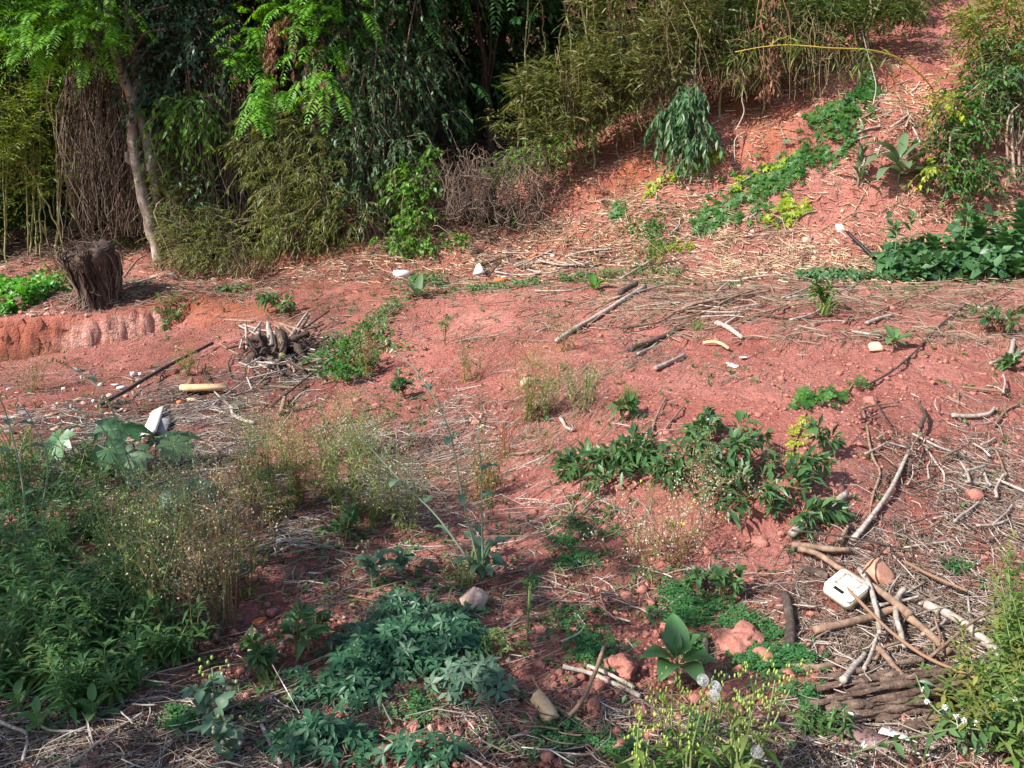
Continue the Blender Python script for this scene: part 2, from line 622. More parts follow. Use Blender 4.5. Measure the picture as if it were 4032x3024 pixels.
M = dict(
    soil=soil_mat(),
    straw=isl_mat('dry_straw', [(.045, .030, .024), (.15, .10, .078), (.33, .26, .205), (.085, .055, .042), (.22, .155, .125), (.50, .43, .365), (.10, .064, .05), (.62, .56, .49), (.17, .11, .085)]),
    straw_gold=isl_mat('golden_straw', [(.13, .075, .05), (.34, .235, .14), (.50, .38, .25), (.22, .12, .075), (.58, .47, .34), (.28, .17, .11)]),
    chips=isl_mat('wood_chips', [(.20, .11, .065), (.46, .30, .18), (.62, .46, .30), (.30, .15, .08), (.70, .56, .40)]),
    twig=isl_mat('dead_twig', [(.10, .065, .045), (.22, .155, .11), (.34, .25, .18), (.14, .08, .055)]),
    vinewood=isl_mat('dead_vine', [(.06, .040, .030), (.13, .09, .066), (.22, .16, .12), (.09, .055, .038)]),
    stumpfibre=isl_mat('stump_fibre', [(.018, .012, .010), (.05, .033, .025), (.11, .075, .055), (.03, .02, .016)]),
    drygrass=isl_mat('dry_grass', [(.13, .085, .045), (.25, .175, .09), (.09, .055, .032), (.20, .16, .065), (.30, .24, .14)]),
    bark_pale=wood_mat('pale_bark', [(.10, .065, .05), (.26, .19, .15), (.50, .43, .37)], 9, .5, .6),
    bark_dark=wood_mat('dark_bark', [(.02, .014, .012), (.07, .045, .035), (.15, .10, .075)], 16, .25, .8),
    stick_grey=wood_mat('grey_stick', [(.12, .09, .075), (.34, .28, .23), (.58, .52, .46)], 40, .4, .5),
    stick_brown=wood_mat('brown_stick', [(.09, .05, .033), (.24, .15, .10), (.40, .28, .20)], 36, .4, .5),
    stick_dark=wood_mat('dark_stick', [(.02, .015, .013), (.07, .05, .04), (.17, .12, .095)], 36, .4, .6),
    cutwood=wood_mat('cut_wood', [(.42, .24, .12), (.62, .40, .22), (.74, .54, .34)], 30, .6, .2),
    rotten=wood_mat('rotten_wood', [(.035, .022, .017), (.14, .09, .065), (.34, .24, .18)], 22, 1, 1.0, dist=.02),
    stone=wood_mat('pinkish_stone', [(.30, .15, .11), (.52, .36, .29), (.68, .56, .49)], 14, 1, .7, dist=.012),
    stone_white=wood_mat('white_stone', [(.45, .41, .38), (.66, .62, .58), (.80, .78, .75)], 12, 1, .4, dist=.008),
    stone_grey=wood_mat('grey_stone', [(.12, .10, .10), (.24, .21, .21), (.38, .35, .34)], 14, 1, .5, dist=.01),
    stone_buff=wood_mat('buff_stone', [(.34, .20, .13), (.52, .34, .24), (.66, .48, .37)], 14, 1, .6, dist=.01),
    clod=wood_mat('soil_clod', [(.24, .085, .06), (.42, .17, .125), (.54, .26, .20)], 60, 1, 1.0, dist=.012),
    brick=wood_mat('weathered_brick', [(.34, .15, .09), (.52, .25, .16), (.62, .36, .26)], 22, 1, .6, dist=.008),
    terra=wood_mat('terracotta', [(.42, .10, .035), (.58, .17, .065), (.66, .27, .14)], 12, 1, .3),
    plaster=wood_mat('pale_plaster', [(.50, .42, .34), (.68, .60, .52), (.78, .72, .66)], 12, 1, .3),
    sheet=wood_mat('rusty_sheet', [(.10, .055, .045), (.22, .13, .115), (.34, .24, .22)], 9, 1, .3, rough=.6),
    cream=wood_mat('cream_plastic', [(.62, .54, .38), (.78, .72, .56), (.80, .75, .60)], 7, 1, .05, rough=.45),
    grime=wood_mat('brown_grime', [(.20, .11, .075), (.34, .22, .16), (.48, .36, .27)], 40, 1, .2),
    black=wood_mat('black_plastic', [(.008, .008, .009), (.015, .015, .016), (.03, .03, .03)], 20, 1, .1, rough=.5),
    white=wood_mat('white_print', [(.70, .70, .70), (.78, .78, .77), (.82, .82, .82)], 20, 1, .0),
    paper=wood_mat('dirty_paper', [(.42, .35, .29), (.64, .59, .53), (.78, .75, .71)], 14, 1, .4),
    # foliage
    bamboo=leaf_mat('bamboo_leaf', [(.03, .045, .012), (.075, .10, .024), (.14, .17, .045), (.10, .12, .03), (.24, .25, .09), (.18, .15, .055)], .3, .42, .4),
    bamboo_green=leaf_mat('green_bamboo_leaf', [(.025, .05, .014), (.06, .11, .025), (.11, .17, .04), (.18, .22, .06)], .3, .42, .4),
    bamboo_lime=leaf_mat('lime_bamboo_leaf', [(.05, .09, .02), (.12, .19, .035), (.18, .25, .05), (.30, .30, .07)], .35, .5),
    culm=isl_mat('bamboo_culm', [(.16, .14, .06), (.28, .25, .11), (.22, .22, .09)], .5, .4),
    culm_yellow=isl_mat('yellow_cane', [(.52, .40, .05), (.60, .46, .08)], .5, .4),
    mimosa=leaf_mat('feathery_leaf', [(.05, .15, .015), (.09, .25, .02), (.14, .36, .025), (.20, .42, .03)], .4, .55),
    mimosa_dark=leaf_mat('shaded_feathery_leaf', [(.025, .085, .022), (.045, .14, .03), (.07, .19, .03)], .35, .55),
    vine=leaf_mat('glossy_vine_leaf', [(.016, .042, .018), (.03, .08, .028), (.06, .125, .038), (.04, .10, .035), (.09, .14, .04)], .22, .45, .35),
    vine_blue=leaf_mat('blue_green_vine_leaf', [(.022, .055, .032), (.045, .10, .055), (.08, .15, .075)], .22, .42, .45),
    vine_light=leaf_mat('light_vine_leaf', [(.05, .14, .025), (.09, .21, .03), (.15, .30, .04)], .35, .4),
    conifer=leaf_mat('yellow_green_shrub_leaf', [(.05, .075, .016), (.10, .13, .024), (.17, .19, .035), (.12, .17, .03)], .3, .5),
    deadleaf=leaf_mat('dead_leaf', [(.10, .045, .022), (.20, .09, .05), (.30, .16, .09), (.16, .07, .04)], .25, .8),
    creeper=leaf_mat('creeper_leaf', [(.025, .085, .016), (.042, .125, .02), (.07, .18, .025), (.035, .105, .02)], .3, .45),
    creeper_yellow=leaf_mat('yellow_creeper_leaf', [(.13, .21, .02), (.24, .32, .02), (.34, .38, .025)], .35, .45),
    broad=leaf_mat('broad_leaf', [(.035, .09, .035), (.055, .135, .045), (.08, .18, .06), (.045, .115, .045)], .25, .42, .4),
    broad_grey=leaf_mat('felted_leaf', [(.07, .12, .055), (.10, .165, .075), (.14, .21, .10)], .25, .6),
    bean=leaf_mat('bean_leaf', [(.05, .18, .02), (.08, .26, .028), (.12, .34, .04)], .35, .4, .4),
    lance=leaf_mat('lance_leaf', [(.03, .075, .028), (.05, .115, .036), (.075, .155, .05), (.09, .17, .05)], .25, .4, .4),
    weed=leaf_mat('weed_leaf', [(.045, .11, .034), (.07, .165, .048), (.11, .22, .065), (.06, .135, .045), (.16, .20, .06)], .3, .45, .35),
    weed_grey=leaf_mat('grey_weed_leaf', [(.065, .12, .075), (.10, .175, .105), (.15, .23, .145)], .25, .5, .3),
    bindweed=leaf_mat('bindweed_leaf', [(.026, .085, .042), (.045, .125, .06), (.07, .165, .075)], .25, .42, .35),
    clover=leaf_mat('clover_leaf', [(.03, .11, .036), (.05, .155, .045), (.075, .20, .055)], .3, .5),
    grass=leaf_mat('grass_blade', [(.055, .13, .028), (.10, .20, .04), (.16, .24, .06), (.22, .24, .09)], .35, .45),
    olive=leaf_mat('wispy_leaf', [(.10, .13, .025), (.17, .19, .04), (.24, .23, .06), (.14, .17, .035)], .3, .6),
    stemgreen=isl_mat('green_stem', [(.10, .16, .05), (.16, .22, .08), (.20, .22, .09)], .6, .3),
    stemgrey=isl_mat('grey_green_stem', [(.16, .20, .12), (.22, .25, .16)], .6, .3),
    stembrown=isl_mat('brown_stem', [(.14, .08, .04), (.24, .15, .07), (.30, .20, .09)], .8),
    stemred=isl_mat('red_stem', [(.20, .055, .03), (.30, .10, .05), (.24, .12, .05)], .8),
    white_seed=isl_mat('off_white_seed', [(.62, .60, .54), (.40, .36, .26), (.26, .24, .12), (.50, .46, .36), (.30, .22, .10)], .9),
    seed=isl_mat('buff_seed', [(.26, .22, .12), (.40, .36, .24), (.52, .48, .36), (.30, .30, .10)], .9),
    seed_yellow=isl_mat('yellow_bud', [(.20, .30, .06), (.32, .38, .08), (.16, .26, .06)], .7),
    petal=isl_mat('white_petal', [(.66, .64, .58), (.78, .77, .72)], .8),
    yellow=isl_mat('yellow_petal', [(.70, .50, .03), (.75, .58, .05)], .8),
    puff=isl_mat('seed_puff', [(.55, .54, .52), (.72, .71, .70)], .9),
)


def field(px, py, blobs):
    r = np.zeros_like(np.asarray(px, float))
    for x, y, sx, sy, ang, amp in blobs:
        c, s = math.cos(R(ang)), math.sin(R(ang))
        dx, dy = px - x, py - y
        u = (dx * c - dy * s) / sx
        v = (dx * s + dy * c) / sy
        r = np.maximum(r, amp * np.exp(-.5 * (u * u + v * v) ** 1.5))
    return r


# ------------------------------------------------------------------ the ground sheet
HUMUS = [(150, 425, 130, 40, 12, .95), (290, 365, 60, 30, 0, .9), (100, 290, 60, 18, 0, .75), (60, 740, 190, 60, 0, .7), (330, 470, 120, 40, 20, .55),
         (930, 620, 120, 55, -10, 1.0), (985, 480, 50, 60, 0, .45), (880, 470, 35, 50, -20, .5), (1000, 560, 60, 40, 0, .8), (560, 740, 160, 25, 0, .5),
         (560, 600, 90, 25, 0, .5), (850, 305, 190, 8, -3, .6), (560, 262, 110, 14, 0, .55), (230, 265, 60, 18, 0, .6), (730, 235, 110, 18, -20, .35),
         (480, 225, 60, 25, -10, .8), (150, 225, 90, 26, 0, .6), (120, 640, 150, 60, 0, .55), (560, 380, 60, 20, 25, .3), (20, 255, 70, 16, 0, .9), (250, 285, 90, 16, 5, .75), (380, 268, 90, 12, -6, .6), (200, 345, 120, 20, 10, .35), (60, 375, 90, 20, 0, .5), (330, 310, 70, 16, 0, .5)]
ORANGE = [(770, 120, 60, 35, 25, .7), (630, 165, 50, 28, 30, .6), (200, 300, 50, 10, 10, .8), (600, 185, 60, 22, 25, .5), (105, 325, 30, 6, 0, .6), (900, 100, 50, 30, 20, .4), (290, 255, 60, 14, 0, .8), (400, 255, 80, 18, -10, .75), (520, 225, 80, 24, -15, .7), (330, 285, 60, 12, 0, .5), (210, 310, 60, 10, 0, .8)]
PALE = [(105, 336, 38, 14, 14, 1.3), (76, 342, 16, 12, 0, 1.1), (140, 326, 26, 9, 15, 1.2)]


def make_ground():
    na, ny = 720, 760
    ys = np.concatenate([np.exp(np.linspace(math.log(.9), math.log(15), 900)), np.exp(np.linspace(math.log(15.2), math.log(60), 70))])
    # widen the far rows so the sheet runs well past the frame
    a = np.linspace(-1, 1, na)
    a = np.sign(a) * (np.abs(a) * .72 + np.abs(a) ** 5 * .55)
    X = a[None] * (ys[:, None] + .8)
    Y = np.repeat(ys[:, None], na, 1)
    near = np.linspace(-6, .85, 12)
    Xn = np.repeat((a * 2.5)[None], 12, 0) * np.linspace(2.2, .7, 12)[:, None]
    Xn[-1] = X[0]
    X = np.vstack([Xn[:-1], X])
    Y = np.vstack([np.repeat(near[:-1, None], na, 1), Y])
    Z = H(X, Y)
    # slab-like break up of the exposed pit wall
    pm, u, tp = pitmask(X, Y)
    wallz = np.exp(-((u - .93) / .08) ** 2) * tp
    Y = Y + wallz * (.05 * noise3(X * 4, Z * 8, 2.2, 3) + .05 * noise3(X * 12, Z * 15, 1.1, 4) + .03 * noise3(X * 27, Z * 33, 1.1, 9))
    n = X.shape[0]
    i = np.arange(n - 1)[:, None] * na
    j = np.arange(na - 1)[None]
    q = np.stack([i + j, i + j + 1, i + na + j + 1, i + na + j], -1).reshape(-1, 4)
    mb = MB().add(np.stack([X, Y, Z], -1), None, q)
    o = mb.build('ground', M['soil'], None, True)
    o['kind'] = 'structure'
    x, y, z = X.ravel(), Y.ravel(), Z.ravel()
    px, py = to_px(x, np.maximum(y, .5), z)
    wob = 22 * fbm2(x * 1.1, y * 1.1, 3, 8)
    wob2 = 14 * fbm2(x * 1.4 + 9, y * 1.4, 3, 9)
    brk = np.clip(.75 + .7 * fbm2(x * 2.6, y * 2.6, 4, 12), 0, 1.3)
    hum_shade = np.clip(field(px + wob, py + wob2 * .6, HUMUS) * brk * 1.1, 0, 1)
    hum_shade = np.maximum(hum_shade, sstep(12.0, 12.8, y + .9 * np.minimum(0, 1.6 - x)))  # ground behind the wood edge darkened too, the hollow's shade put into its colour
    ora = np.clip(field(px + wob, py + wob2 * .6, ORANGE) * brk, 0, 1)
    pal = np.clip(field(px + wob * .4, py + wob2 * .2, PALE) * np.clip(brk + .2, 0, 1), 0, 1) * np.clip(wallz.ravel() * 1.4, 0, 1)
    ora = np.maximum(ora, .55 * wallz.ravel())
    for nm, arr in (('humus_shade', hum_shade), ('orange', ora), ('pale', pal)):
        at = o.data.attributes.new(nm, 'FLOAT', 'POINT')
        at.data.foreach_set('value', arr.astype(np.float32))
    return o


make_ground()


BARE = [(800, 430, 80, 45, 0, 1.0), (870, 400, 55, 40, 0, .95), (745, 520, 70, 22, 0, .8), (620, 650, 45, 26, 0, .85), (600, 440, 45, 22, 0, .8), (520, 365, 45, 22, 25, .75), (640, 392, 45, 16, 25, .85), (470, 320, 34, 14, 15, .7), (700, 352, 40, 12, 25, .7),
        (810, 368, 70, 16, 0, .75), (300, 640, 50, 24, 0, .8), (250, 345, 60, 12, 10, .6), (160, 345, 90, 18, 10, .8), (1000, 560, 22, 40, 10, .7), (530, 485, 40, 16, 20, .8), (330, 300, 60, 12, 0, .5), (410, 745, 40, 20, 0, .5), (560, 710, 30, 12, 0, .4)]
BOX = [(844, 598, 26, 24, 0, 1.0), (880, 570, 18, 14, 0, .9)]


# ------------------------------------------------------------------ litter: straw, chips, twigs nobody could count
def scatter(n, blobs, seed, region=(-30, 1054, 60, 790), base=0., brk=(2.8, .45), face=False, bare=True):
    """random ground points with the density of the given patches"""
    rg = np.random.default_rng(seed)
    out = []
    tot = 0
    it = 0
    while tot < n and it < 90:
        it += 1
        m = 60000
        y = np.exp(rg.uniform(math.log(1.7), math.log(14.5), m))
        a = rg.uniform(-.78, .78, m)
        x = a * y
        # equal density per picture area: weight 1
        z = H(x, y)
        px, py = to_px(x, y, z)
        d = field(px, py, blobs) ** 1.4
        d = np.maximum(d * np.clip(brk[1] + brk[0] * .5 * fbm2(x * 2.6, y * 2.6, 3, seed), 0, 1), base)
        if bare:
            d = d * np.clip(1 - field(px + 16 * noise2(x * 3, y * 3, 5), py + 10 * noise2(x * 3 + 7, y * 3, 6), BARE), .03, 1) * (1 - field(px, py, BOX))
        if face:
            v = unit(np.stack([x, y, z - CAMZ], -1))
            d = d * np.clip(-(NRM(x, y, .15) * v).sum(-1), .03, 1)
        k = (rg.uniform(size=m) < d) & (py > region[2]) & (py < region[3])
        P = np.stack([x, y, z], -1)[k]
        out.append(P)
        tot += len(P)
    return np.vstack(out)[:n]


def litter(name, mat, n, blobs, seed, Lr, wr, ang=None, spread=180, lift=(.0, .02), steep=.12, base=0., bendr=.12, brk=(2.8, .45), face=False, region=(-30, 1054, 60, 790)):
    rg = np.random.default_rng(seed + 100)
    P = scatter(n, blobs, seed, region, base, brk, face)
    m = len(P)
    N = NRM(P[:, 0], P[:, 1], .12)
    th = (np.full(m, 0.) if ang is None else (ang(P) if callable(ang) else np.full(m, R(ang)))) + R(spread) * rg.uniform(-1, 1, m) * rg.uniform(.2, 1, m)
    d = np.stack([np.cos(th), np.sin(th), rg.normal(0, steep, m)], -1)
    d = d - (d * N).sum(-1, keepdims=True) * N * .93
    L = rg.uniform(*Lr, m) * np.exp(rg.normal(0, .3, m))
    w = rg.uniform(*wr, m)
    P = P + N * (w * .6 + rg.uniform(*lift, m) * rg.uniform(0, 1, m))[:, None]
    mb = MB().straws(P, d, N, L, w, rg.normal(0, bendr, m))
    o = mb.build(name, mat)
    o['kind'] = 'stuff'
    return o


def rake(P):
    """raked straw lies along the fall of the mound, swinging flat on its crest"""
    px, py = to_px(P[:, 0], P[:, 1], P[:, 2])
    t = sstep(290, 345, py)
    return R(8) + t * R(52) - sstep(420, 520, py) * R(20)


STRAW_MOUND = [(560, 330, 120, 32, 15, .9), (700, 318, 110, 24, 10, .9), (850, 305, 170, 14, 0, 1.0), (620, 385, 120, 36, 30, .85), (760, 350, 60, 26, 25, .7),
               (500, 440, 120, 40, 25, .8), (900, 340, 130, 22, 0, .7), (980, 390, 50, 40, 0, .5), (450, 350, 60, 35, 25, .5), (700, 300, 160, 10, 0, .9)]
litter('mound_straw', M['straw_gold'], 8500, STRAW_MOUND, 1, (.07, .26), (.0009, .0024), rake, 22, (0, .03), base=.03, bendr=.07)
STRAW_DEBRIS = [(170, 420, 140, 50, 10, 1.0), (290, 365, 75, 40, 0, 1.0), (380, 470, 120, 60, 20, .8), (230, 330, 110, 20, 10, .4), (60, 450, 90, 50, 0, .7), (560, 480, 120, 40, 20, .35)]
litter('debris_straw', M['straw'], 7500, STRAW_DEBRIS, 2, (.05, .22), (.0012, .0034), rake, 120, (0, .06), bendr=.12)
STRAW_NEAR = [(920, 610, 105, 62, -12, 2.2), (985, 500, 50, 70, 0, 1.4), (985, 480, 55, 70, 0, .85), (890, 455, 34, 40, -20, .8), (1010, 560, 50, 50, 0, .9), (780, 590, 70, 40, 0, .5), (860, 740, 150, 40, 0, .8),
              (560, 735, 190, 34, 0, .75), (640, 590, 130, 34, 0, .55), (450, 590, 150, 50, 0, .45), (110, 735, 210, 42, 0, .95), (330, 560, 90, 40, 0, .5), (840, 480, 60, 40, 0, .25), (610, 520, 60, 20, 0, .7)]
litter('near_straw', M['straw'], 11500, STRAW_NEAR, 3, (.03, .14), (.0010, .0024), rake, 180, (0, .03), base=.04, bendr=.14, brk=(1.5, .85))
litter('near_twigs', M['twig'], 8000, STRAW_NEAR, 4, (.02, .07), (.0012, .0030), rake, 180, (0, .03), base=.03, bendr=.2, brk=(1.5, .85))
litter('thick_straw', M['straw'], 420, STRAW_NEAR, 14, (.08, .22), (.0018, .0034), rake, 180, (.005, .05), bendr=.10, brk=(1.5, .85))
CHIPS_BANK = [(720, 240, 150, 34, -16, 1.0), (900, 110, 40, 40, 40, 1.0), (830, 265, 120, 16, 0, 1.0), (600, 240, 90, 22, -10, .8), (960, 200, 60, 30, 0, .8), (700, 170, 70, 20, 20, .6), (540, 262, 110, 14, 0, .7), (990, 150, 40, 25, 0, .5), (640, 190, 50, 20, 25, .6), (400, 255, 110, 16, -8, .5)]
litter('bank_chips', M['chips'], 10000, CHIPS_BANK, 5, (.04, .12), (.004, .010), None, 180, (0, .03), base=.22, bendr=.06, brk=(2.0, .8), face=True, region=(-30, 1054, 40, 284))
litter('bank_twigs', M['straw_gold'], 2600, CHIPS_BANK, 6, (.10, .4), (.002, .006), None, 180, (0, .06), base=.10, bendr=.12, face=True, region=(-30, 1054, 40, 290))
BROWN_FLAT = [(100, 290, 100, 18, 0, 1.0), (170, 240, 90, 30, 0, .9), (230, 300, 100, 14, 0, .8), (480, 220, 90, 30, -15, 1.0), (340, 270, 110, 16, -8, .7), (40, 262, 90, 14, 0, .7)]
litter('leaf_litter', M['twig'], 6500, BROWN_FLAT, 7, (.06, .3), (.0025, .007), None, 180, (0, .05), base=.12, bendr=.2, region=(-30, 560, 60, 345))


def crumbs(name, mat, n, blobs, seed, rr, base=0.):
    """loose soil crumbs and grit"""
    rg = np.random.default_rng(seed)
    P = scatter(n, blobs, seed, base=base, bare=False)
    v, f = ico(1)
    m = len(P)
    r = rg.uniform(*rr, m) * np.exp(rg.normal(0, .35, m))
    k = 1 + .3 * rg.normal(size=(m, len(v)))
    V = v[None] * k[..., None] * r[:, None, None] * np.array([1, 1, .75]) + P[:, None] + np.array([0, 0, 1]) * (r * .25)[:, None, None]
    F = f[None] + (np.arange(m) * len(v))[:, None, None]
    o = MB().add(V, F.reshape(-1, 3)).build(name, mat)
    o['kind'] = 'stuff'


SOILY = [(700, 470, 170, 90, 0, .8), (860, 420, 150, 60, 0, .8), (620, 660, 130, 60, 0, 1.0), (350, 640, 80, 50, 0, 1.0), (560, 380, 200, 50, 20, .5), (200, 350, 120, 30, 10, .7), (800, 150, 130, 60, 0, .5), (430, 740, 130, 30, 0, .8)]
crumbs('soil_crumbs', M['clod'], 14000, SOILY, 21, (.003, .009), base=.2)
crumbs('soil_lumps', M['clod'], 1500, SOILY, 23, (.008, .020), base=.12)
crumbs('pale_grit', M['stone_buff'], 1200, [(350, 690, 130, 60, 0, 1.0), (600, 640, 200, 80, 0, .6), (120, 410, 120, 40, 0, .8), (700, 250, 200, 40, 0, .8), (860, 420, 150, 60, 0, .25)], 22, (.003, .009), base=.08)


# ------------------------------------------------------------------ foliage generators
def crown_points(n, blobs, rg, shell=.45, clump=0., freq=1.2, seed=0):
    """points inside ellipsoids (picture column, row, distance, rx, ry, rz, weight)"""
    w = np.array([b[6] * (b[3] * b[5]) for b in blobs])
    idx = rg.choice(len(blobs), size=n * 3, p=w / w.sum())
    c = np.array([W(b[0], b[1], b[2]) for b in blobs])[idx]
    r = np.array([b[3:6] for b in blobs])[idx]
    d = unit(rg.normal(size=(n * 3, 3)))
    rad = rg.uniform(0, 1, n * 3) ** shell
    rad = rad * (1 + .28 * noise3(d[:, 0] * 2.2 + idx, d[:, 1] * 2.2, d[:, 2] * 2.2, 7))
    p = c + d * r * rad[:, None]
    if clump:
        k = noise3(p[:, 0] * freq, p[:, 1] * freq, p[:, 2] * freq, seed) + .5 * noise3(p[:, 0] * freq * 2.3, p[:, 1] * freq * 2.3, p[:, 2] * freq * 2.3, seed + 1)
        ok = k > (rg.uniform(-1, 1, n * 3) * .35 + clump - .35)
        p, d = p[ok], d[ok]
    h = H(p[:, 0], p[:, 1])
    ok = p[:, 2] > h + .03
    return p[ok][:n], d[ok][:n]


def sprays(mb, tw, P, D, rg, k=8, L=.5, leafL=.13, leafW=.02, droop=.4, side=.7, hang=.35, fold=.15, twig=True, tr=.003, face=None):
    """twigs with leaves down both sides"""
    n = len(P)
    D = unit(D)
    Ls = L * rg.uniform(.6, 1.3, n)
    t = np.linspace(.15, 1, k)
    dn = np.array([0, 0, -1.0])
    pos = P[:, None] + D[:, None] * (t[None, :, None] * Ls[:, None, None]) + dn * (droop * t[None, :, None] ** 2 * Ls[:, None, None])
    tang = unit(D[:, None] + dn * (2 * droop * t[None, :, None]))
    s = unit(np.cross(tang, np.array([0.05, 0.02, 1.0])))
    sg = np.where(np.arange(k) % 2 == 0, 1, -1)[None, :, None]
    ld = unit(tang * .8 + s * sg * side + dn * hang + rg.normal(0, .25, (n, k, 3)))
    up = unit(np.array([0, 0, 1.0]) + rg.normal(0, .45, (n, k, 3)) + (0 if face is None else np.array(face)))
    sz = rg.uniform(.65, 1.2, (n, k))
    mb.leaves(pos.reshape(-1, 3), ld.reshape(-1, 3), up.reshape(-1, 3), (leafL * sz).ravel(), (leafW * sz).ravel(), fold, .12)
    if twig and tw is not None:
        mid = .5
        p1 = P + D * (mid * Ls[:, None]) + dn * (droop * mid ** 2 * Ls[:, None])
        p2 = P + D * Ls[:, None] + dn * (droop * Ls[:, None])
        for a, b in ((P, p1), (p1, p2)):
            d = b - a
            tw.straws((a + b) / 2, d, np.broadcast_to([0.1, 0, 1.0], d.shape), np.linalg.norm(d, axis=1), np.full(n, tr), np.zeros(n))


def curve(pts, n=12):
    """smooth curve through points"""
    pts = np.asarray(pts, float)
    t = np.linspace(0, len(pts) - 1, n)
    out = []
    for x in t:
        i = min(int(x), len(pts) - 2)
        f = x - i
        p0, p1, p2, p3 = pts[max(i - 1, 0)], pts[i], pts[i + 1], pts[min(i + 2, len(pts) - 1)]
        out.append(.5 * (2 * p1 + (p2 - p0) * f + (2 * p0 - 5 * p1 + 4 * p2 - p3) * f * f + (3 * p1 - p0 - 3 * p2 + p3) * f ** 3))
    return np.array(out)


def wob(pts, amp, rg):
    p = np.array(pts)
    o = rg.uniform(0, 99)
    t = np.arange(len(p)) * .7
    p[:, 0] += amp * noise2(t + o, 1.5)
    p[:, 1] += amp * noise2(t + o, 7.5)
    return p


def gbase(px, py):
    return G(px, py)


def shrub(name, label, cat, base, blobs, n, mat, seed, leaf=(.13, .02), k=8, L=.45, droop=.4, outward=.7, group=None, stems=6, stem_mat=None, clump=0., freq=1.2,
          shell=.45, part='foliage', stem_part='stem', hang=.35, side=.7, stem_r=.02, fold=.15, extra=None, face=None):
    rg = np.random.default_rng(seed)
    base = np.asarray(base, float)
    t = thing(name, label, cat, base, group)
    P, D = crown_points(n, blobs, rg, shell, clump, freq, seed)
    D = unit(D * outward + rg.normal(0, .5, P.shape) + np.array([0, -.15, .15]))
    mb, tw = MB(), MB()
    sprays(mb, tw, P, D, rg, k, L, leaf[0], leaf[1], droop, side, hang, fold, True, .003, face)
    mb.build(part, mat, t)
    sm = stem_mat or M['twig']
    for i in range(stems):
        e = P[rg.integers(len(P))]
        b = base + np.array([rg.uniform(-.2, .2), rg.uniform(-.1, .2), -.05])
        mid = (b + e) / 2 + np.array([rg.normal(0, .12), rg.normal(0, .1), .25])
        tw.tube(wob(curve([b, mid, e], 9), .05, rg), np.linspace(stem_r, stem_r * .3, 9), 5)
    tw.build(stem_part, sm, t)
    return t


def frond_arrays(mb, st, P, D, rg, L=.55, pairs=14, pin=.13, pw=.03, droop=.5):
    L, pin, pw = L * .78, pin * .72, pw * .62
    """feathery compound leaves: paired pinnae along a drooping rachis, each pinna edged with fine leaflets"""
    for p, d in zip(P, D):
        l = L * rg.uniform(.7, 1.25)
        t = np.linspace(0, 1, pairs + 2)
        dn = np.array([0, 0, -1.0])
        d = unit(d)
        ax = p + d * (t[:, None] * l) + dn * (droop * t[:, None] ** 2 * l)
        st.tube(ax[::3], .0035, 3, False)
        tg = unit(np.gradient(ax, axis=0))
        s = unit(np.cross(tg, [0.02, .03, 1.0]))
        up = np.cross(s, tg)
        for sg in (1, -1):
            dirs = unit(tg[2:] * .55 + s[2:] * sg - up[2:] * .12 + rg.normal(0, .14, (pairs, 3)))
            sc = np.sin(np.linspace(.5, 2.9, pairs)) * .8 + .25
            mb.leaves(ax[2:], dirs, up[2:], pin * sc * rg.uniform(.85, 1.1, pairs), pw * np.ones(pairs), .04, .22, .5)


# ------------------------------------------------------------------ trees and thickets on the hillside
def forked_tree():
    rg = np.random.default_rng(11)
    Y = 11.75
    b = G(160, 262)
    t = thing('forked_tree', 'leaning pale barked tree forking into twin trunks, vines on its upper limbs', 'tree', b)
    tr = MB()
    d = b[1] - .25
    def P(l):
        return np.array([W(x, y, d) for x, y in l])
    a = P([(161, 262), (156, 243), (150, 222), (144, 196), (138, 172), (134, 152), (133, 132), (134, 112)])
    tr.tube(wob(curve(a, 30), .03, rg), np.linspace(.105, .06, 30), 10)
    a2 = P([(148, 176), (149, 160), (144, 140), (137, 120), (130, 100), (122, 82), (114, 58), (108, 34), (104, 4), (98, -60), (85, -140)])
    a2[:, 1] += .10
    tr.tube(wob(curve(a2, 40), .03, rg), np.linspace(.095, .05, 40), 10)
    a4 = P([(152, 228), (153, 205), (152, 185), (148, 172)])
    a4[:, 1] += .10
    tr.tube(curve(a4, 10), np.linspace(.06, .085, 10), 8)
    a3 = P([(136, 125), (130, 92), (126, 60), (122, 30), (118, -2), (120, -70), (130, -150)])
    a3[:, 1] += .28
    tr.tube(wob(curve(a3, 30), .03, rg), np.linspace(.07, .045, 30), 8)
    tr.tube(P([(135, 165), (128, 160), (127, 152)]), [.05, .045, .03], 7)
    tr.build('trunk', M['bark_pale'], t, True)
    br = MB()
    for l in ([(106, 20), (85, 35), (60, 48), (35, 60)], [(110, 40), (90, 20), (78, 8), (92, -4)], [(114, 62), (95, 52), (70, 60)], [(123, 40), (150, 20), (185, 15)], [(127, 64), (150, 40), (180, 38)], [(97, -70), (40, -90), (-10, -60)], [(122, -80), (190, -110), (240, -70)]):
        a = curve(P(l), 10)
        a[:, 1] += np.linspace(0, -.5, 10)
        br.tube(wob(a, .06, rg), np.linspace(.03, .01, 10), 6)
    br.build('limb', M['bark_dark'], t, True)
    blobs = [(60, -90, Y - .3, 2.0, 1.5, .8, 1), (180, -130, Y + .3, 2.0, 1.5, .9, 1), (120, -60, Y, 1.4, 1.2, .5, .6)]
    Pp, D = crown_points(1500, blobs, rg, .5, .1, 1, 3)
    mb, tw = MB(), MB()
    sprays(mb, tw, Pp, D, rg, 10, .6, .10, .045, .3)
    cr = mb.build('crown', M['vine'], t)
    return t


forked_tree()


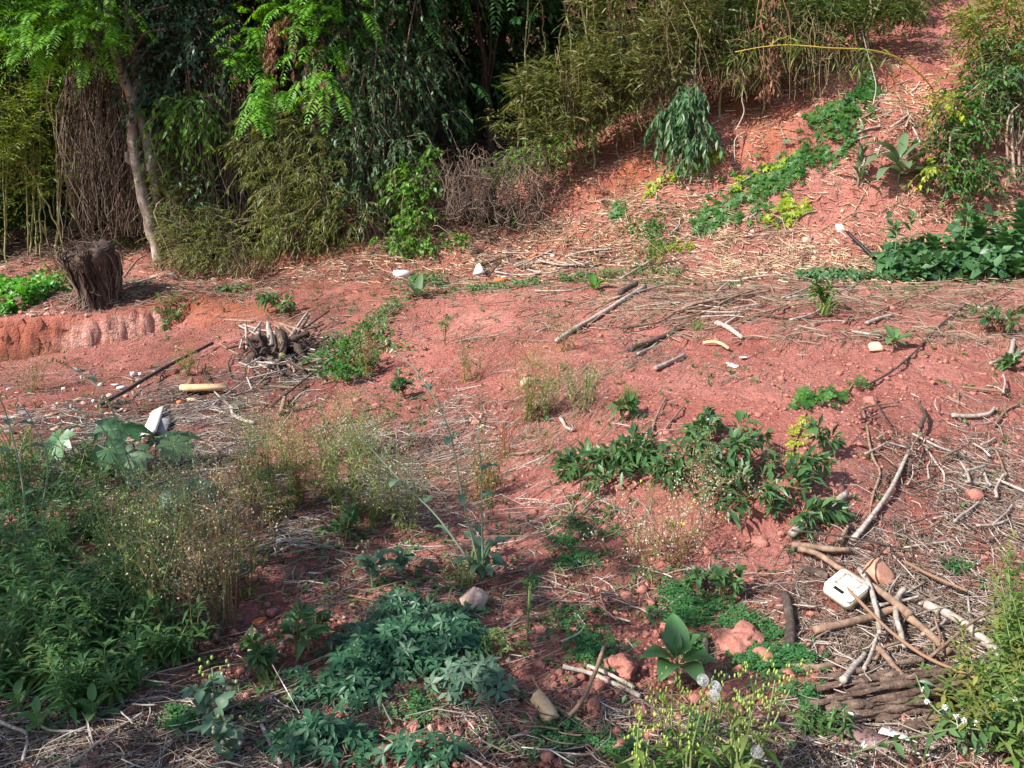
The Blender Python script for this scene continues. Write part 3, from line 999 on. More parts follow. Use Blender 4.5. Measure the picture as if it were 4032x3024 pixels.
def mimosa(name, label, base, blobs, n, mat, seed, trunk=None, L=.55, pin=.15, pw=.034, droop=.45, toward=(-.1, -.5, .1), group=None, limbs=6):
    rg = np.random.default_rng(seed)
    t = thing(name, label, 'tree', base, group)
    P, D = crown_points(n, blobs, rg, .5, .0, 1, seed)
    D = unit(D * .6 + rg.normal(0, .45, P.shape) + np.array(toward))
    mb, st = MB(), MB()
    frond_arrays(mb, st, P, D, rg, L, 14, pin, pw, droop)
    cr = mb.build('crown', mat, t)
    tr = MB()
    base = np.asarray(base, float)
    if trunk is not None:
        tk = curve(np.vstack([base - [0, 0, .1], trunk]), 20)
        tr.tube(wob(tk, .06, rg), np.linspace(.09, .03, 20), 7)
        for i in range(limbs):
            e = P[rg.integers(len(P))]
            s = tk[rg.integers(8, 19)]
            m = (s + e) / 2 + [0, 0, .25]
            tr.tube(wob(curve([s, m, e], 9), .05, rg), np.linspace(.025, .006, 9), 5)
    tr.build('trunk', M['bark_dark'], t, True)
    st.build('leaf_stalks', M['stemgreen'], cr)
    return t


# feathery tree whose crown reaches in over the bamboo at the picture's top corner
mimosa('feathery_tree', 'bright green feathery tree reaching in above the bamboo beside the forked tree', G(-90, 290), [(45, 12, 10.8, 1.15, .7, .42, 1), (10, -25, 10.8, 1.2, .8, .5, 1), (95, 45, 10.9, .5, .4, .35, 1), (40, 40, 10.6, .6, .4, .3, 1), (-60, -10, 10.6, .8, .8, .8, .8), (100, 10, 11, .5, .5, .4, .7)], 480, M['mimosa'], 31,
       [W(-100, 160, 11), W(-60, 30, 10.9), W(10, 0, 10.8)], .5, .14, .032, .5)
mimosa('feathery_tree', 'lime green feathery tree drooping fronds over the dark vines by the hollow', G(300, 262) + np.array([0, 1.3, .3]), [(252, 30, 11.4, .35, .3, .35, 1.0), (262, 62, 11.3, .4, .3, .25, .8), (275, 90, 11.2, .35, .25, .22, 1), (262, 108, 11.1, .25, .2, .12, .8), (310, 50, 11.2, .35, .3, .4, 1), (300, 15, 11.3, .4, .3, .35, 1), (325, 85, 11.0, .3, .25, .25, 1), (345, 20, 11.4, .35, .3, .4, .7), (300, -40, 11.5, 1.1, .8, .7, 1)],
       230, M['mimosa'], 32, [W(300, 150, 12.2), W(300, 50, 12), W(310, -30, 11.7)], .55, .16, .04, .6, (-.1, -.7, .05))
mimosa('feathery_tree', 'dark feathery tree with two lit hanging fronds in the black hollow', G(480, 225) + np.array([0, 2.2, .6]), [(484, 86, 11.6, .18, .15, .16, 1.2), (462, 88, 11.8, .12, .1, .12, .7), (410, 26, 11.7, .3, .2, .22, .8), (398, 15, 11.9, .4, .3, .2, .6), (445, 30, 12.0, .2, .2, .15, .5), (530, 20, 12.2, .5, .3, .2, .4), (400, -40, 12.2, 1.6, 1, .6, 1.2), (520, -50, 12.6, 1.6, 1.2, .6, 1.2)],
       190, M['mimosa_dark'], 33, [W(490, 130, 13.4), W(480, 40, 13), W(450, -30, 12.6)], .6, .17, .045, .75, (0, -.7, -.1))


def bamboo(name, label, base_px, culms, blobs, n, mat, seed, leaf=(.15, .019), k=9, L=.42, droop=.5, clump=.0, freq=1.6, culm_mat=None, cr=(.016, .007), shell=.5, group='bamboo clumps along the wood edge', toward=(-.1, -.35, .0)):
    rg = np.random.default_rng(seed)
    b = G(*base_px)
    t = thing(name, label, 'bamboo', b, group)
    P, D = crown_points(n, blobs, rg, shell, clump, freq, seed)
    D = unit(D * .7 + rg.normal(0, .6, P.shape) + np.array(toward) + np.array([0, 0, .15]))
    mb, tw = MB(), MB()
    sprays(mb, tw, P, D, rg, k, L, leaf[0], leaf[1], droop, 1.0, .12, .12, True, .0025)
    fo = mb.build('foliage', mat, t)
    tw.build('twigs', M['twig'], fo)
    for c in culms:
        pts = np.array([W(*q) for q in c])
        g = H(pts[0:1, 0], pts[0:1, 1])[0]
        pts[0, 2] = g - .05
        m = MB()
        n_ = 26
        cv = wob(curve(pts, n_), .04, rg)
        r = np.linspace(cr[0], cr[1], n_) * rg.uniform(.8, 1.2)
        r[::4] *= 1.22
        m.tube(cv, r, 6)
        m.build('culm', culm_mat or M['culm'], t, True)
    return t


rgc = np.random.default_rng(5)


def culmset(x0, x1, yb, Yd, ytop, n, lean=10, jitter=.4):
    out = []
    for i in range(n):
        x = rgc.uniform(x0, x1)
        Y = Yd + rgc.uniform(-jitter, jitter)
        l = rgc.normal(0, lean)
        yt = ytop + rgc.uniform(-25, 25)
        out.append([(x, yb, Y), (x + l * .3, yb * .6 + yt * .4, Y), (x + l, yt, Y - .1), (x + l * 2.2, yt - 40, Y - .35)])
    return out


bamboo('bamboo', 'soft yellowish bamboo clump with pale bare canes at the wood edge behind leafy patch', (20, 268), culmset(2, 72, 268, 12.7, 130, 11, 9) + [[(68, 255, 12.3), (55, 222, 12.2), (40, 190, 12.1), (25, 165, 12.0)]],
       [(30, 125, 12.3, .75, .6, .55, 1.1), (62, 105, 12.4, .5, .5, .45, 1), (12, 165, 12.2, .6, .5, .5, 1), (55, 165, 12.2, .5, .4, .45, 1), (25, 205, 12.6, .7, .4, .4, .7), (-30, 130, 12.2, .6, .6, .9, .8), (75, 80, 12.6, .35, .3, .3, .5), (15, 70, 13, .8, .5, .5, .6)],
       1000, M['bamboo_lime'], 41, (.12, .017), 10, .36, .2, .08, 1.8, toward=(-.15, -.4, .25))
# thickets above the bank
BB = [((560, 178), 'olive bamboo clump spilling over the edge of the black hollow', [(545, 92, 11.2, .38, .3, .26, 1), (590, 75, 11.3, .45, .4, .4, 1), (570, 108, 11.2, .42, .35, .28, 1), (612, 92, 11.1, .45, .35, .3, 1), (535, 128, 11.3, .25, .25, .2, .6), (550, 138, 11.1, .32, .25, .16, .7), (525, 86, 11.3, .16, .15, .14, .6), (512, 120, 11.6, .25, .2, .2, .4)], 620, 'bamboo', 42),
      ((640, 168), 'dense bamboo clump above the hanging leafy shrub, ashy olive leaves', [(620, 25, 11.4, .5, .4, .5, 1), (650, 55, 11.2, .5, .4, .4, 1), (690, 25, 11.3, .5, .4, .5, 1), (635, 80, 11.1, .4, .3, .24, .9), (600, 10, 11.5, .4, .4, .4, .8), (660, -40, 11.6, .8, .7, .6, .8), (665, 78, 11.2, .3, .25, .16, .5)], 700, 'bamboo', 43),
      ((745, 128), 'bamboo clump behind the arching yellow cane, deep green sprays', [(735, 25, 11.4, .5, .4, .5, 1), (770, 36, 11.4, .5, .4, .4, 1), (725, 58, 11.3, .4, .3, .24, .9), (790, 5, 11.6, .5, .4, .4, .9), (700, 48, 11.3, .3, .3, .3, .8), (780, 58, 11.3, .35, .3, .16, .6), (750, -40, 12, .8, .7, .6, .8)], 700, 'bamboo_green', 44),
      ((850, 95), 'dark bamboo clump with bare cane feet at the top of the red bank', [(830, 15, 11.7, .5, .4, .4, 1), (865, 12, 11.8, .5, .4, .4, 1), (845, 36, 11.6, .4, .35, .18, 1), (900, 0, 12.0, .5, .5, .35, .8), (810, 38, 11.5, .4, .3, .3, .9), (870, -40, 12.8, .8, .7, .6, .8), (925, -10, 13, .5, .5, .4, .6)], 640, 'bamboo_green', 45)]
for (bp, lab, bl, n, mt, sd) in BB:
    cs = culmset(bp[0] - 45, bp[0] + 45, bp[1] - 15, G(*bp)[1] + .5, 10, 9, 14)
    bamboo('bamboo', lab, bp, cs, bl, int(n * 1.55), M[mt], sd, (.145, .024), 7, .26, .18, .22, 2.6)
bamboo('bamboo', 'lime green bamboo hanging over the bank at the picture edge beside dark leaves', (1030, 105), culmset(985, 1050, 90, 11.3, 0, 6, 14),
       [(1000, 30, 11.0, .45, .4, .4, 1), (975, 60, 10.9, .3, .3, .28, .9), (1015, 75, 10.8, .3, .3, .3, 1), (990, 10, 11.2, .4, .4, .3, .9), (965, 30, 11.1, .2, .2, .25, .5), (1050, 30, 11, .5, .5, .6, .8), (985, 80, 10.7, .22, .2, .16, .6)], 620, M['bamboo_lime'], 46, (.14, .024), 7, .28, .2, .18, 2.4)

shrub('vine_tree', 'glossy blue green vine heaped over a tree beside the forked trunk', 'vine', G(190, 262) + np.array([0, .5, 0]),
      [(175, 45, 11.6, .7, .5, .45, 1), (200, 62, 11.4, .4, .3, .25, 1), (165, 72, 11.6, .4, .4, .4, 1), (160, 105, 11.6, .22, .22, .25, .8), (180, 10, 12.1, 1.0, .6, .5, .9), (165, 95, 11.5, .35, .25, .2, .7), (230, 20, 12.2, .6, .5, .6, .8), (140, 40, 12.1, .35, .3, .4, .5), (200, -60, 12.2, 1.2, .9, .8, .7)],
      950, M['vine_blue'], 51, (.10, .045), 9, .45, .5, clump=.05, freq=1.6, stems=7)
shrub('vine_tangle', 'pale hanging vine leaves in front of the dead brown thicket', 'vine', G(200, 262) + np.array([0, .3, 0]),
      [(190, 105, 11.2, .3, .2, .16, 1), (178, 122, 11.2, .1, .1, .25, .8), (205, 118, 11.2, .09, .1, .3, .8), (160, 120, 11.3, .2, .15, .2, .6), (170, 140, 11.2, .15, .1, .2, .5)],
      120, M['vine_light'], 52, (.12, .04), 7, .35, 1.0, stems=5)
shrub('yellow_green_shrub', 'yellow green fine leaved shrub at the foot of the forked tree', 'shrub', G(190, 266),
      [(170, 185, 11.4, .26, .2, .35, 1), (183, 215, 11.3, .34, .25, .4, 1), (205, 240, 11.0, .45, .3, .35, 1), (215, 255, 10.8, .4, .25, .2, .8), (180, 248, 11.1, .2, .2, .2, .8), (185, 165, 11.4, .25, .2, .2, .6), (225, 225, 11, .25, .25, .25, .6)],
      820, M['conifer'], 53, (.065, .015), 12, .34, .25, clump=.0, stems=12)
shrub('dark_shrub', 'dark green shrub leaning against the trunk beside yellow green shrub', 'shrub', G(215, 264) + np.array([0, .4, 0]),
      [(200, 190, 11.3, .25, .2, .3, 1), (190, 150, 11.5, .3, .2, .35, 1), (215, 215, 11.2, .2, .2, .3, 1)], 190, M['vine'], 54, (.075, .024), 9, .32, .4, stems=6)
shrub('brown_thicket', 'dead brown thicket of withered leaves behind the pale hanging vine', 'shrub', G(235, 262) + np.array([0, .9, 0]),
      [(225, 160, 11.9, .4, .3, .8, 1), (250, 110, 12.1, .35, .3, .6, .8), (210, 140, 12.0, .3, .3, .6, 1), (245, 215, 11.6, .4, .3, .4, .9), (200, 70, 12.4, .7, .4, .6, .5)],
      330, M['deadleaf'], 55, (.08, .02), 7, .4, 1.0, stems=34, stem_mat=M['vinewood'], stem_r=.016)
shrub('dark_shrub', 'broad dark shrub of olive sprays below the lime green feathery tree', 'shrub', G(290, 262) + np.array([0, .2, 0]),
      [(270, 140, 11.3, .42, .35, .4, 1), (310, 130, 11.2, .4, .35, .4, 1), (285, 185, 11.1, .45, .35, .4, 1), (325, 175, 11.0, .4, .3, .4, 1), (255, 150, 11.2, .25, .25, .2, .7), (300, 225, 10.9, .5, .3, .35, 1), (270, 232, 10.9, .3, .25, .3, .8), (345, 215, 10.8, .35, .25, .4, .8)],
      1150, M['conifer'], 56, (.10, .018), 9, .36, .45, clump=.1, freq=1.8, stems=16)
shrub('vine_tangle', 'dark glossy vine curtain between feathery tree and black hollow', 'vine', G(370, 252) + np.array([0, .5, 0]),
      [(350, 60, 11.5, .5, .4, .6, 1), (385, 100, 11.5, .45, .35, .6, 1), (355, 130, 11.3, .45, .35, .5, 1), (410, 60, 11.7, .3, .3, .6, 1), (400, 150, 11.2, .4, .3, .4, 1), (370, 190, 11.0, .45, .3, .4, 1), (435, 45, 11.8, .18, .2, .5, .8), (345, 0, 11.8, .5, .4, .5, 1), (440, 120, 11.6, .2, .2, .3, .5), (400, -40, 12, 1.2, .8, .7, 1)],
      1350, M['vine'], 57, (.085, .042), 8, .38, .9, clump=.08, freq=1.9, stems=18)
shrub('vine_tangle', 'light green leafy vine trailing down onto the soil below the glossy vine curtain', 'vine', G(415, 248),
      [(405, 175, 10.9, .22, .15, .16, 1), (418, 195, 10.8, .16, .12, .25, 1), (412, 225, 10.6, .15, .1, .25, 1), (430, 160, 11.0, .25, .15, .12, .7), (408, 245, 10.4, .32, .15, .1, 1), (395, 200, 10.8, .12, .1, .12, .5), (452, 238, 10.3, .15, .1, .06, .5), (385, 236, 10.4, .15, .1, .06, .4)],
      230, M['vine_light'], 58, (.075, .048), 7, .22, .7, stems=9, stem_r=.008)
shrub('vine_tangle', 'pale green creeping vine lapping over the earth edge under the olive bamboo', 'vine', G(520, 172),
      [(520, 160, 11.1, .35, .2, .12, 1), (545, 150, 11.1, .35, .2, .12, 1), (500, 172, 11.0, .2, .15, .1, 1), (575, 140, 11.1, .25, .2, .12, .8)], 240, M['vine_light'], 59, (.06, .026), 8, .22, .4, stems=6, stem_r=.006)
shrub('hanging_shrub', 'hanging dark green leafy shrub drooping at the bank edge under bamboo', 'shrub', W(690, 95, 11.0),
      [(690, 95, 10.9, .16, .14, .22, 1), (682, 112, 10.8, .28, .2, .25, 1), (692, 130, 10.7, .27, .2, .2, 1), (672, 120, 10.8, .12, .12, .15, .6), (686, 146, 10.6, .12, .1, .1, .5)], 210, M['broad'], 60, (.12, .04), 7, .24, 1.1, stems=7, stem_r=.01, hang=.8)
shrub('leafy_bush', 'mixed bright and dark leafy bush below the lime bamboo on the bank', 'shrub', G(955, 185),
      [(953, 105, 10.3, .2, .2, .15, 1), (968, 125, 10.1, .22, .2, .2, 1), (945, 148, 9.9, .16, .16, .16, 1), (955, 172, 9.75, .24, .15, .12, 1), (975, 168, 9.8, .2, .15, .14, .8), (990, 90, 10.5, .25, .25, .2, .7)], 300, M['creeper'], 61, (.085, .036), 8, .26, .5, stems=8)
shrub('leafy_bush', 'dark round leaved bush with white flowers at the picture edge under lime bamboo', 'shrub', G(1015, 180),
      [(1008, 85, 10.5, .3, .3, .25, 1), (1020, 110, 10.3, .3, .3, .2, 1), (1005, 172, 9.8, .35, .15, .08, .7), (1000, 60, 10.8, .3, .3, .3, .6)], 220, M['vine'], 62, (.075, .04), 7, .26, .6, stems=7)
shrub('yellow_shoots', 'yellow green young shoots sprouting from the leafy bush', 'shrub', G(945, 150),
      [(945, 103, 10.0, .14, .1, .08, 1), (936, 168, 9.6, .14, .1, .06, 1)], 36, M['creeper_yellow'], 63, (.07, .035), 7, .22, .3, stems=4, stem_r=.006)


def strands(name, label, cat, base, region, n, mat, seed, r=(.005, .014), part='strand', curl=.12, group=None, rows=(0, 1)):
    """hanging dead vines: one thing, strands gathered in a few bundles"""
    rg = np.random.default_rng(seed)
    t = thing(name, label, cat, base, group)
    (x0, x1, yt, yb, Y, dY) = region
    nb = 6
    for b in range(nb):
        m = MB()
        for i in range(n // nb):
            f = (b + rg.uniform(-.3, 1.3)) / nb
            x = x0 + (x1 - x0) * f
            Yy = Y + rg.uniform(-dY, dY)
            top = W(x + rg.normal(0, 6), yt + rg.uniform(-25, 60), Yy)
            xx = x + rg.normal(0, 10)
            bot = W(xx, yb + rg.uniform(-70, 8), Yy - rg.uniform(0, .3))
            bot[2] = max(bot[2], H(bot[0:1], bot[1:2])[0] - .03)
            mid = (top + bot) / 2 + rg.normal(0, curl, 3)
            pts = wob(curve([top, mid, bot], 14), curl * .5, rg)
            m.tube(pts, rg.uniform(*r), 4, False)
        m.build(part, mat, t)
    return t


strands('dead_vine_curtain', 'curtain of dead brown vines hanging beside the forked tree', 'vine', G(110, 245) + np.array([0, .3, 0]), (76, 148, 30, 232, 12.3, .4), 380, M['vinewood'], 71, (.0025, .008), curl=.17)
strands('dead_vine_curtain', 'tangle of dead brown vines hanging over the dark thicket beside yellow green shrub', 'vine', G(235, 255) + np.array([0, .5, 0]), (195, 262, 110, 262, 11.7, .3), 300, M['vinewood'], 72, (.003, .008), curl=.10)
strands('dry_root_fringe', 'fringe of dry roots and stems hanging over the black stump', 'roots', G(490, 205), (440, 545, 172, 226, 10.9, .35), 340, M['vinewood'], 73, (.002, .006), curl=.14)
strands('dry_root_fringe', 'dry grassy fringe hanging below the bamboo between shrub and creeper', 'roots', G(740, 120), (645, 840, 25, 96, 11.2, .3), 480, M['drygrass'], 74, (.0018, .0045), curl=.05)
strands('dry_root_fringe', 'dry stems hanging under the olive bamboo at the bank rim', 'roots', G(600, 160), (560, 660, 70, 142, 11.2, .2), 240, M['drygrass'], 75, (.0018, .0045), curl=.05)
strands('red_brown_vine', 'single red brown withered vine hanging down the bamboo thicket', 'vine', G(768, 120), (765, 772, 0, 90, 11.0, .05), 12, M['deadleaf'], 76, (.006, .012), curl=.05)


def leaf_tail(host_mb_name, label, pts, n, mat, seed, leaf):
    rg = np.random.default_rng(seed)
    p = curve(np.array([W(*q) for q in pts]), 40)
    t = thing(host_mb_name, label, 'vine', p[-1])
    P = p[rg.integers(0, 40, n)] + rg.normal(0, .06, (n, 3))
    mb = MB().leaves(P, unit(rg.normal(0, .5, (n, 3)) + [0, -.3, -.8]), rg.normal(0, 1, (n, 3)), leaf[0] * rg.uniform(.6, 1.2, n), leaf[1], .2, .2)
    mb.build('foliage', mat, t)
    MB().tube(p, .006, 4).build('stem', M['vinewood'], t)
    return t


leaf_tail('withered_vine', 'strip of red brown withered leaves dangling in front of the bamboo', [(772, -5, 11.0), (771, 40, 10.95), (768, 75, 10.9), (766, 95, 10.9)], 240, M['deadleaf'], 77, (.09, .03))
leaf_tail('withered_vine', 'orange brown withered vine among the lime green feathery fronds', [(285, 18, 11.1), (274, 40, 11.05), (268, 62, 11.0)], 220, M['deadleaf'], 78, (.10, .03))


def backwood():
    """the deep wood behind: trunks and crowns far in the shade"""
    rg = np.random.default_rng(81)
    for i, (px, Y) in enumerate([(-60, 15), (40, 15.5), (120, 14.8), (200, 14.6), (270, 14.2), (340, 14.5), (420, 15.2), (500, 15.0), (570, 14.6), (640, 14.0), (720, 14.0), (800, 14.6), (880, 15.2), (980, 15), (1070, 14.5)]):
        x = W(px, 200, Y)[0]
        b = np.array([x, Y, H(np.array([x]), np.array([Y]))[0]])
        t = thing('woodland_tree', 'dark leafy woodland tree deep in shade behind the vines and bamboo', 'tree', b, 'trees deep in the wood')
        h = rg.uniform(5.5, 7.5)
        top = b + [rg.normal(0, .5), rg.normal(0, .3), h]
        MB().tube(wob(curve([b - [0, 0, .2], (b + top) / 2 + rg.normal(0, .25, 3), top], 14), .08, rg), np.linspace(.13, .04, 14), 8).build('trunk', M['bark_dark'], t, True)
        n = 620
        d = unit(rg.normal(size=(n, 3)))
        c = b + [0, -.2, h * .62]
        P = c + d * np.array([1.7, 1.3, h * .42]) * (rg.uniform(0, 1, n) ** .45)[:, None] * (1 + .3 * noise3(d[:, 0] * 2 + i, d[:, 1] * 2, d[:, 2] * 2, 3))[:, None]
        hh = H(P[:, 0], P[:, 1])
        P, d = P[P[:, 2] > hh + .1], d[P[:, 2] > hh + .1]
        mb = MB()
        sprays(mb, None, P, unit(d + rg.normal(0, .4, P.shape)), rg, 10, .6, .13, .055, .5, twig=False)
        mb.build('crown', M['vine'], t)


backwood()


def shade_tree(x, y, h, r, seed, n, label):
    rg = np.random.default_rng(seed)
    b = np.array([x, y, H(np.array([x]), np.array([y]))[0]])
    t = thing('roadside_tree', label, 'tree', b, 'trees standing clear of the slope')
    top = b + [.1, .1, h + r[2]]
    MB().tube(wob(curve([b - [0, 0, .2], b + [.1, 0, h * .5], top], 14), .06, rg), np.linspace(.14, .04, 14), 8).build('trunk', M['bark_dark'], t, True)
    d = unit(rg.normal(size=(n, 3)))
    P = b + [0, 0, h] + d * np.array(r) * (rg.uniform(0, 1, n) ** .42)[:, None] * (1 + .3 * noise3(d[:, 0] * 2, d[:, 1] * 2, d[:, 2] * 2, seed))[:, None]
    mb = MB()
    sprays(mb, None, P, unit(d + rg.normal(0, .4, P.shape)), rg, 10, .5, .13, .06, .4, twig=False)
    mb.build('crown', M['vine'], t)


def canopy(px, py, Y, r, seed, n, label):
    rg = np.random.default_rng(seed)
    c = W(px, py, Y)
    b = np.array([c[0], Y + 1.2, H(c[0:1], np.array([Y + 1.2]))[0]])
    t = thing('woodland_tree', label, 'tree', b, 'trees deep in the wood')
    MB().tube(wob(curve([b - [0, 0, .2], (b + c) / 2 + [0, .3, 0], c], 14), .08, rg), np.linspace(.14, .05, 14), 8).build('trunk', M['bark_dark'], t, True)
    d = unit(rg.normal(size=(n, 3)))
    P = c + d * np.array(r) * (rg.uniform(0, 1, n) ** .42)[:, None] * (1 + .25 * noise3(d[:, 0] * 2, d[:, 1] * 2, d[:, 2] * 2, seed))[:, None]
    mb = MB()
    sprays(mb, None, P, unit(d + rg.normal(0, .4, P.shape)), rg, 10, .6, .14, .065, .5, twig=False)
    mb.build('crown', M['vine'], t)


for i, a in enumerate([(250, -170, 12.6, (1.9, 1.3, 1.3)), (390, -120, 12.4, (1.7, 1.2, 1.1)), (500, -90, 12.9, (1.6, 1.3, .8)), (330, -330, 12.6, (2.2, 1.5, 1.4)), (120, -160, 12.8, (1.7, 1.3, 1.3)), (470, 40, 14.0, (1.7, .6, 1.0)), (560, -120, 13.4, (1.8, 1.3, .9)), (0, -110, 12.4, (1.6, 1.1, 1.1)), (-130, -60, 12.6, (1.7, 1.2, 1.6)), (-160, 90, 13.0, (1.5, 1.0, 1.4)), (60, 60, 14.2, (2.2, .6, 1.8)), (-40, 140, 14.4, (1.8, .5, 1.2)), (130, 150, 14.6, (1.8, .5, 1.3))]):
    canopy(*a, 95 + i, 820, 'dark leafy woodland tree deep in shade behind the vines and bamboo')
shade_tree(-4.45, .45, 3.1, (1.75, 1.5, .9), 91, 430, 'tree beside the slope shading the tall weeds')
shade_tree(-5.9, 2.0, 3.2, (1.0, 1.1, .8), 92, 170, 'smaller tree beside the slope')


# ------------------------------------------------------------------ stones, rubble and offcuts
def mpp(px, py):
    """ground point and metres per picture pixel there"""
    g = G(px, py)
    f = g[1] * CP + (g[2] - CAMZ) * SP
    return g, f / FPX


def stone(name, label, cat, px, py, w, h, mat, seed, rough=.25, cut=4, deep=.8, group=None, smooth=False, sub=3):
    g, m = mpp(px, py + h * .5)
    rx, rz = w * m / 2, h * m / 2 * 1.1
    ry = rx * deep
    mb = MB().blob((0, 0, 0), (rx, ry, rz), seed, rough, sub, (seed * 1.7) % 6.28, 1.6, cut)
    mb.v[0] += g + np.array([0, ry * .3, rz * .55])
    o = mb.build(name, M[mat], None, smooth)
    center(o)
    return tag(o, label, cat, group)


def slab(name, label, cat, px, py, w, d, th, mat, rot, seed, tilt=.15, group=None, poly=None, lift=0., stand=None):
    """flat broken piece lying on the ground; w and d in picture pixels of width at that spot"""
    rg = np.random.default_rng(seed)
    g, m = mpp(px, py)
    if poly is None:
        k = rg.integers(4, 7)
        a = np.sort(rg.uniform(0, 2 * math.pi, k) * .35 + np.arange(k) * 2 * math.pi / k)
        poly = np.c_[np.cos(a), np.sin(a)] * rg.uniform(.75, 1.1, k)[:, None]
    poly = np.asarray(poly, float) * [w * m / 2, d * m / 2]
    n = NRM(g[0:1], g[1:2], .15)[0] + rg.normal(0, tilt, 3) * [1, 1, 0]
    if stand is not None:
        n = np.asarray(stand, float)
    n = unit(n)
    x = np.array([math.cos(rot), math.sin(rot), 0])
    x = unit(x - n * (x @ n))
    y = np.cross(n, x)
    hh = th * m
    mb = MB().prism(poly, hh, np.array([x, y, n]), g + n * (.004 + lift))
    if stand is not None:
        mb.v[0][:, 2] += g[2] - mb.v[0][:, 2].min() - .01
    o = mb.build(name, M[mat])
    center(o)
    return tag(o, label, cat, group)


def stick(name, label, cat, pts, w, mat, seed=0, taper=.7, lift=0., group=None, amp=.006, k=7, n=14, ends=None):
    """branch lying on the ground through the given points; w is its width in picture pixels at its first point"""
    rg = np.random.default_rng(seed)
    g0, m = mpp(*pts[0][:2])
    r = w * m / 2
    P = []
    for q in pts:
        g = G(q[0], q[1])
        P.append(g + np.array([0, 0, r * .75 + lift + (q[2] if len(q) > 2 else 0)]))
    c = curve(P, n) if len(P) > 2 else np.linspace(P[0], P[1], n)
    c = wob(c, amp, rg)
    h = H(c[:, 0], c[:, 1])
    c[:, 2] = np.maximum(c[:, 2], h + r * .4)
    rad = np.linspace(r, r * taper, n) * (1 + .08 * rg.normal(size=n))
    o = MB().tube(c, rad, k).build(name, M[mat], None, True)
    center(o)
    return tag(o, label, cat, group)


# cream box with its dark name tag
def cream_box():
    g, m = mpp(844, 601)
    t = thing('plastic_box', 'square cream plastic box with dark label lying among dry sticks', 'box', g)
    n = unit(np.array([-.10, -.42, 1.0]))
    # picture axes of its top: long edge runs down to the right
    x = unit(G(849, 579) - G(822, 594))
    x = unit(x - n * (x @ n))
    y = np.cross(n, x)
    A = np.array([x, y, n])
    s = .138

    def rr(w, d, r, k=5):
        out = []
        for cx, cy, a0 in ((w - r, d - r, 0), (-w + r, d - r, 90), (-w + r, -d + r, 180), (w - r, -d + r, 270)):
            for i in range(k):
                a = R(a0 + 90 * i / (k - 1))
                out.append((cx + r * math.cos(a), cy + r * math.sin(a)))
        return np.array(out)
    up = np.array([0, 0, .09])
    mb = MB().prism(rr(s * .5, s * .46, .022), .040, A, g + up * .4)
    mb.build('body', M['cream'], t)
    top = g + up * .4 + n * .0402
    MB().prism(rr(s * .497, s * .457, .021), .008, A, top).build('lid', M['cream'], t)
    top = top + n * .0082
    rg = np.random.default_rng(2)
    fr = MB()
    # grimy outline of the worn square on the lid
    w2 = .036
    pts = [(-w2, -w2), (w2, -w2 * 1.05), (w2 * 1.02, w2), (-w2 * .95, w2), (-w2, -w2)]
    for i in range(4):
        a, b = np.array(pts[i]), np.array(pts[i + 1])
        for f in np.arange(0, 1, .085):
            if rg.uniform() < .3:
                continue
            c = a + (b - a) * f + rg.normal(0, .0012, 2) + [.014, 0]
            th = rg.uniform(.0012, .003) * (2.0 if f < .12 else 1)
            fr.prism(np.array([[-.004, -th], [.004, -th * .7], [.004, th * .8], [-.004, th]]) @ np.array([[(b - a)[0], (b - a)[1]], [-(b - a)[1], (b - a)[0]]]) / np.linalg.norm(b - a) + c, .0006, A, top)
    fr.build('worn_outline', M['grime'], t)
    lb = np.array([[-.0075, -.022], [.0075, -.022], [.0075, .022], [-.0075, .022]])
    lo = np.array([-.046, .004])
    tg_ = MB().prism(lb + lo, .0012, A, top).build('label', M['black'], t)
    tx = MB()
    yy = -.018
    for w_ in (.004, .0032, .0042, .0034, .004, .003, .0036, .0040, .0018):
        hh = rg.uniform(.003, .0045)
        tx.prism(np.array([[-hh, -w_ / 2], [hh, -w_ / 2], [hh * .9, w_ / 2], [-hh, w_ / 2]]) + lo + [0, yy], .0008, A, top + n * .0013)
        yy += .0042
    tx.build('lettering', M['white'], tg_)
    return t


cream_box()
stone('brick_chunk', 'broken orange brick chunk propped behind the cream box', 'brick', 880, 568, 36, 26, 'brick', 101, .12, 6, .9)
stone('boulder', 'large pale pinkish stone lying alone beside the clover', 'stone', 471, 595, 34, 24, 'stone', 102, .2, 5, .9, smooth=False, sub=4)
stone('stone', 'smooth reddish brown stone below the dark upright log', 'stone', 764, 654, 24, 14, 'clod', 103, .08, 2, .9, smooth=True)
stone('soil_clod', 'big crumbly red clod between the broad leaved plant and the dark log', 'clod', 742, 639, 44, 20, 'clod', 104, .5, 0, .9, sub=4)
stone('soil_clod', 'crumbly red clod beside the broad leaved plant with clover on it', 'clod', 622, 666, 30, 20, 'clod', 105, .55, 0, .9, sub=4)
stone('soil_clod', 'red clod between fallen twig and flowering lettuce', 'clod', 594, 703, 15, 18, 'clod', 106, .3, 2, .9)
stone('soil_clod', 'red clod beside the stem feet of the flowering lettuce', 'clod', 617, 733, 15, 14, 'clod', 107, .3, 2, .9)
stone('soil_clod', 'dull red clod under the bindweed beside a small buff stone', 'clod', 412, 728, 18, 13, 'clod', 108, .3, 2, .9)
stone('stone', 'small buff stone between two dull red clods', 'stone', 432, 727, 9, 10, 'stone_buff', 109, .2, 3, .9)
stone('soil_clod', 'dull red clod just right of the small buff stone', 'clod', 441, 731, 14, 12, 'clod', 110, .3, 2, .9)
stone('stone', 'oval pink stone among shaded twigs below the thistle seedlings', 'stone', 239, 732, 12, 12, 'stone_buff', 111, .15, 2, .8)
stone('stone', 'white stone standing in straw beside the brown flower stalks', 'stone', 280, 540, 10, 8, 'stone_white', 112, .15, 4, .8)
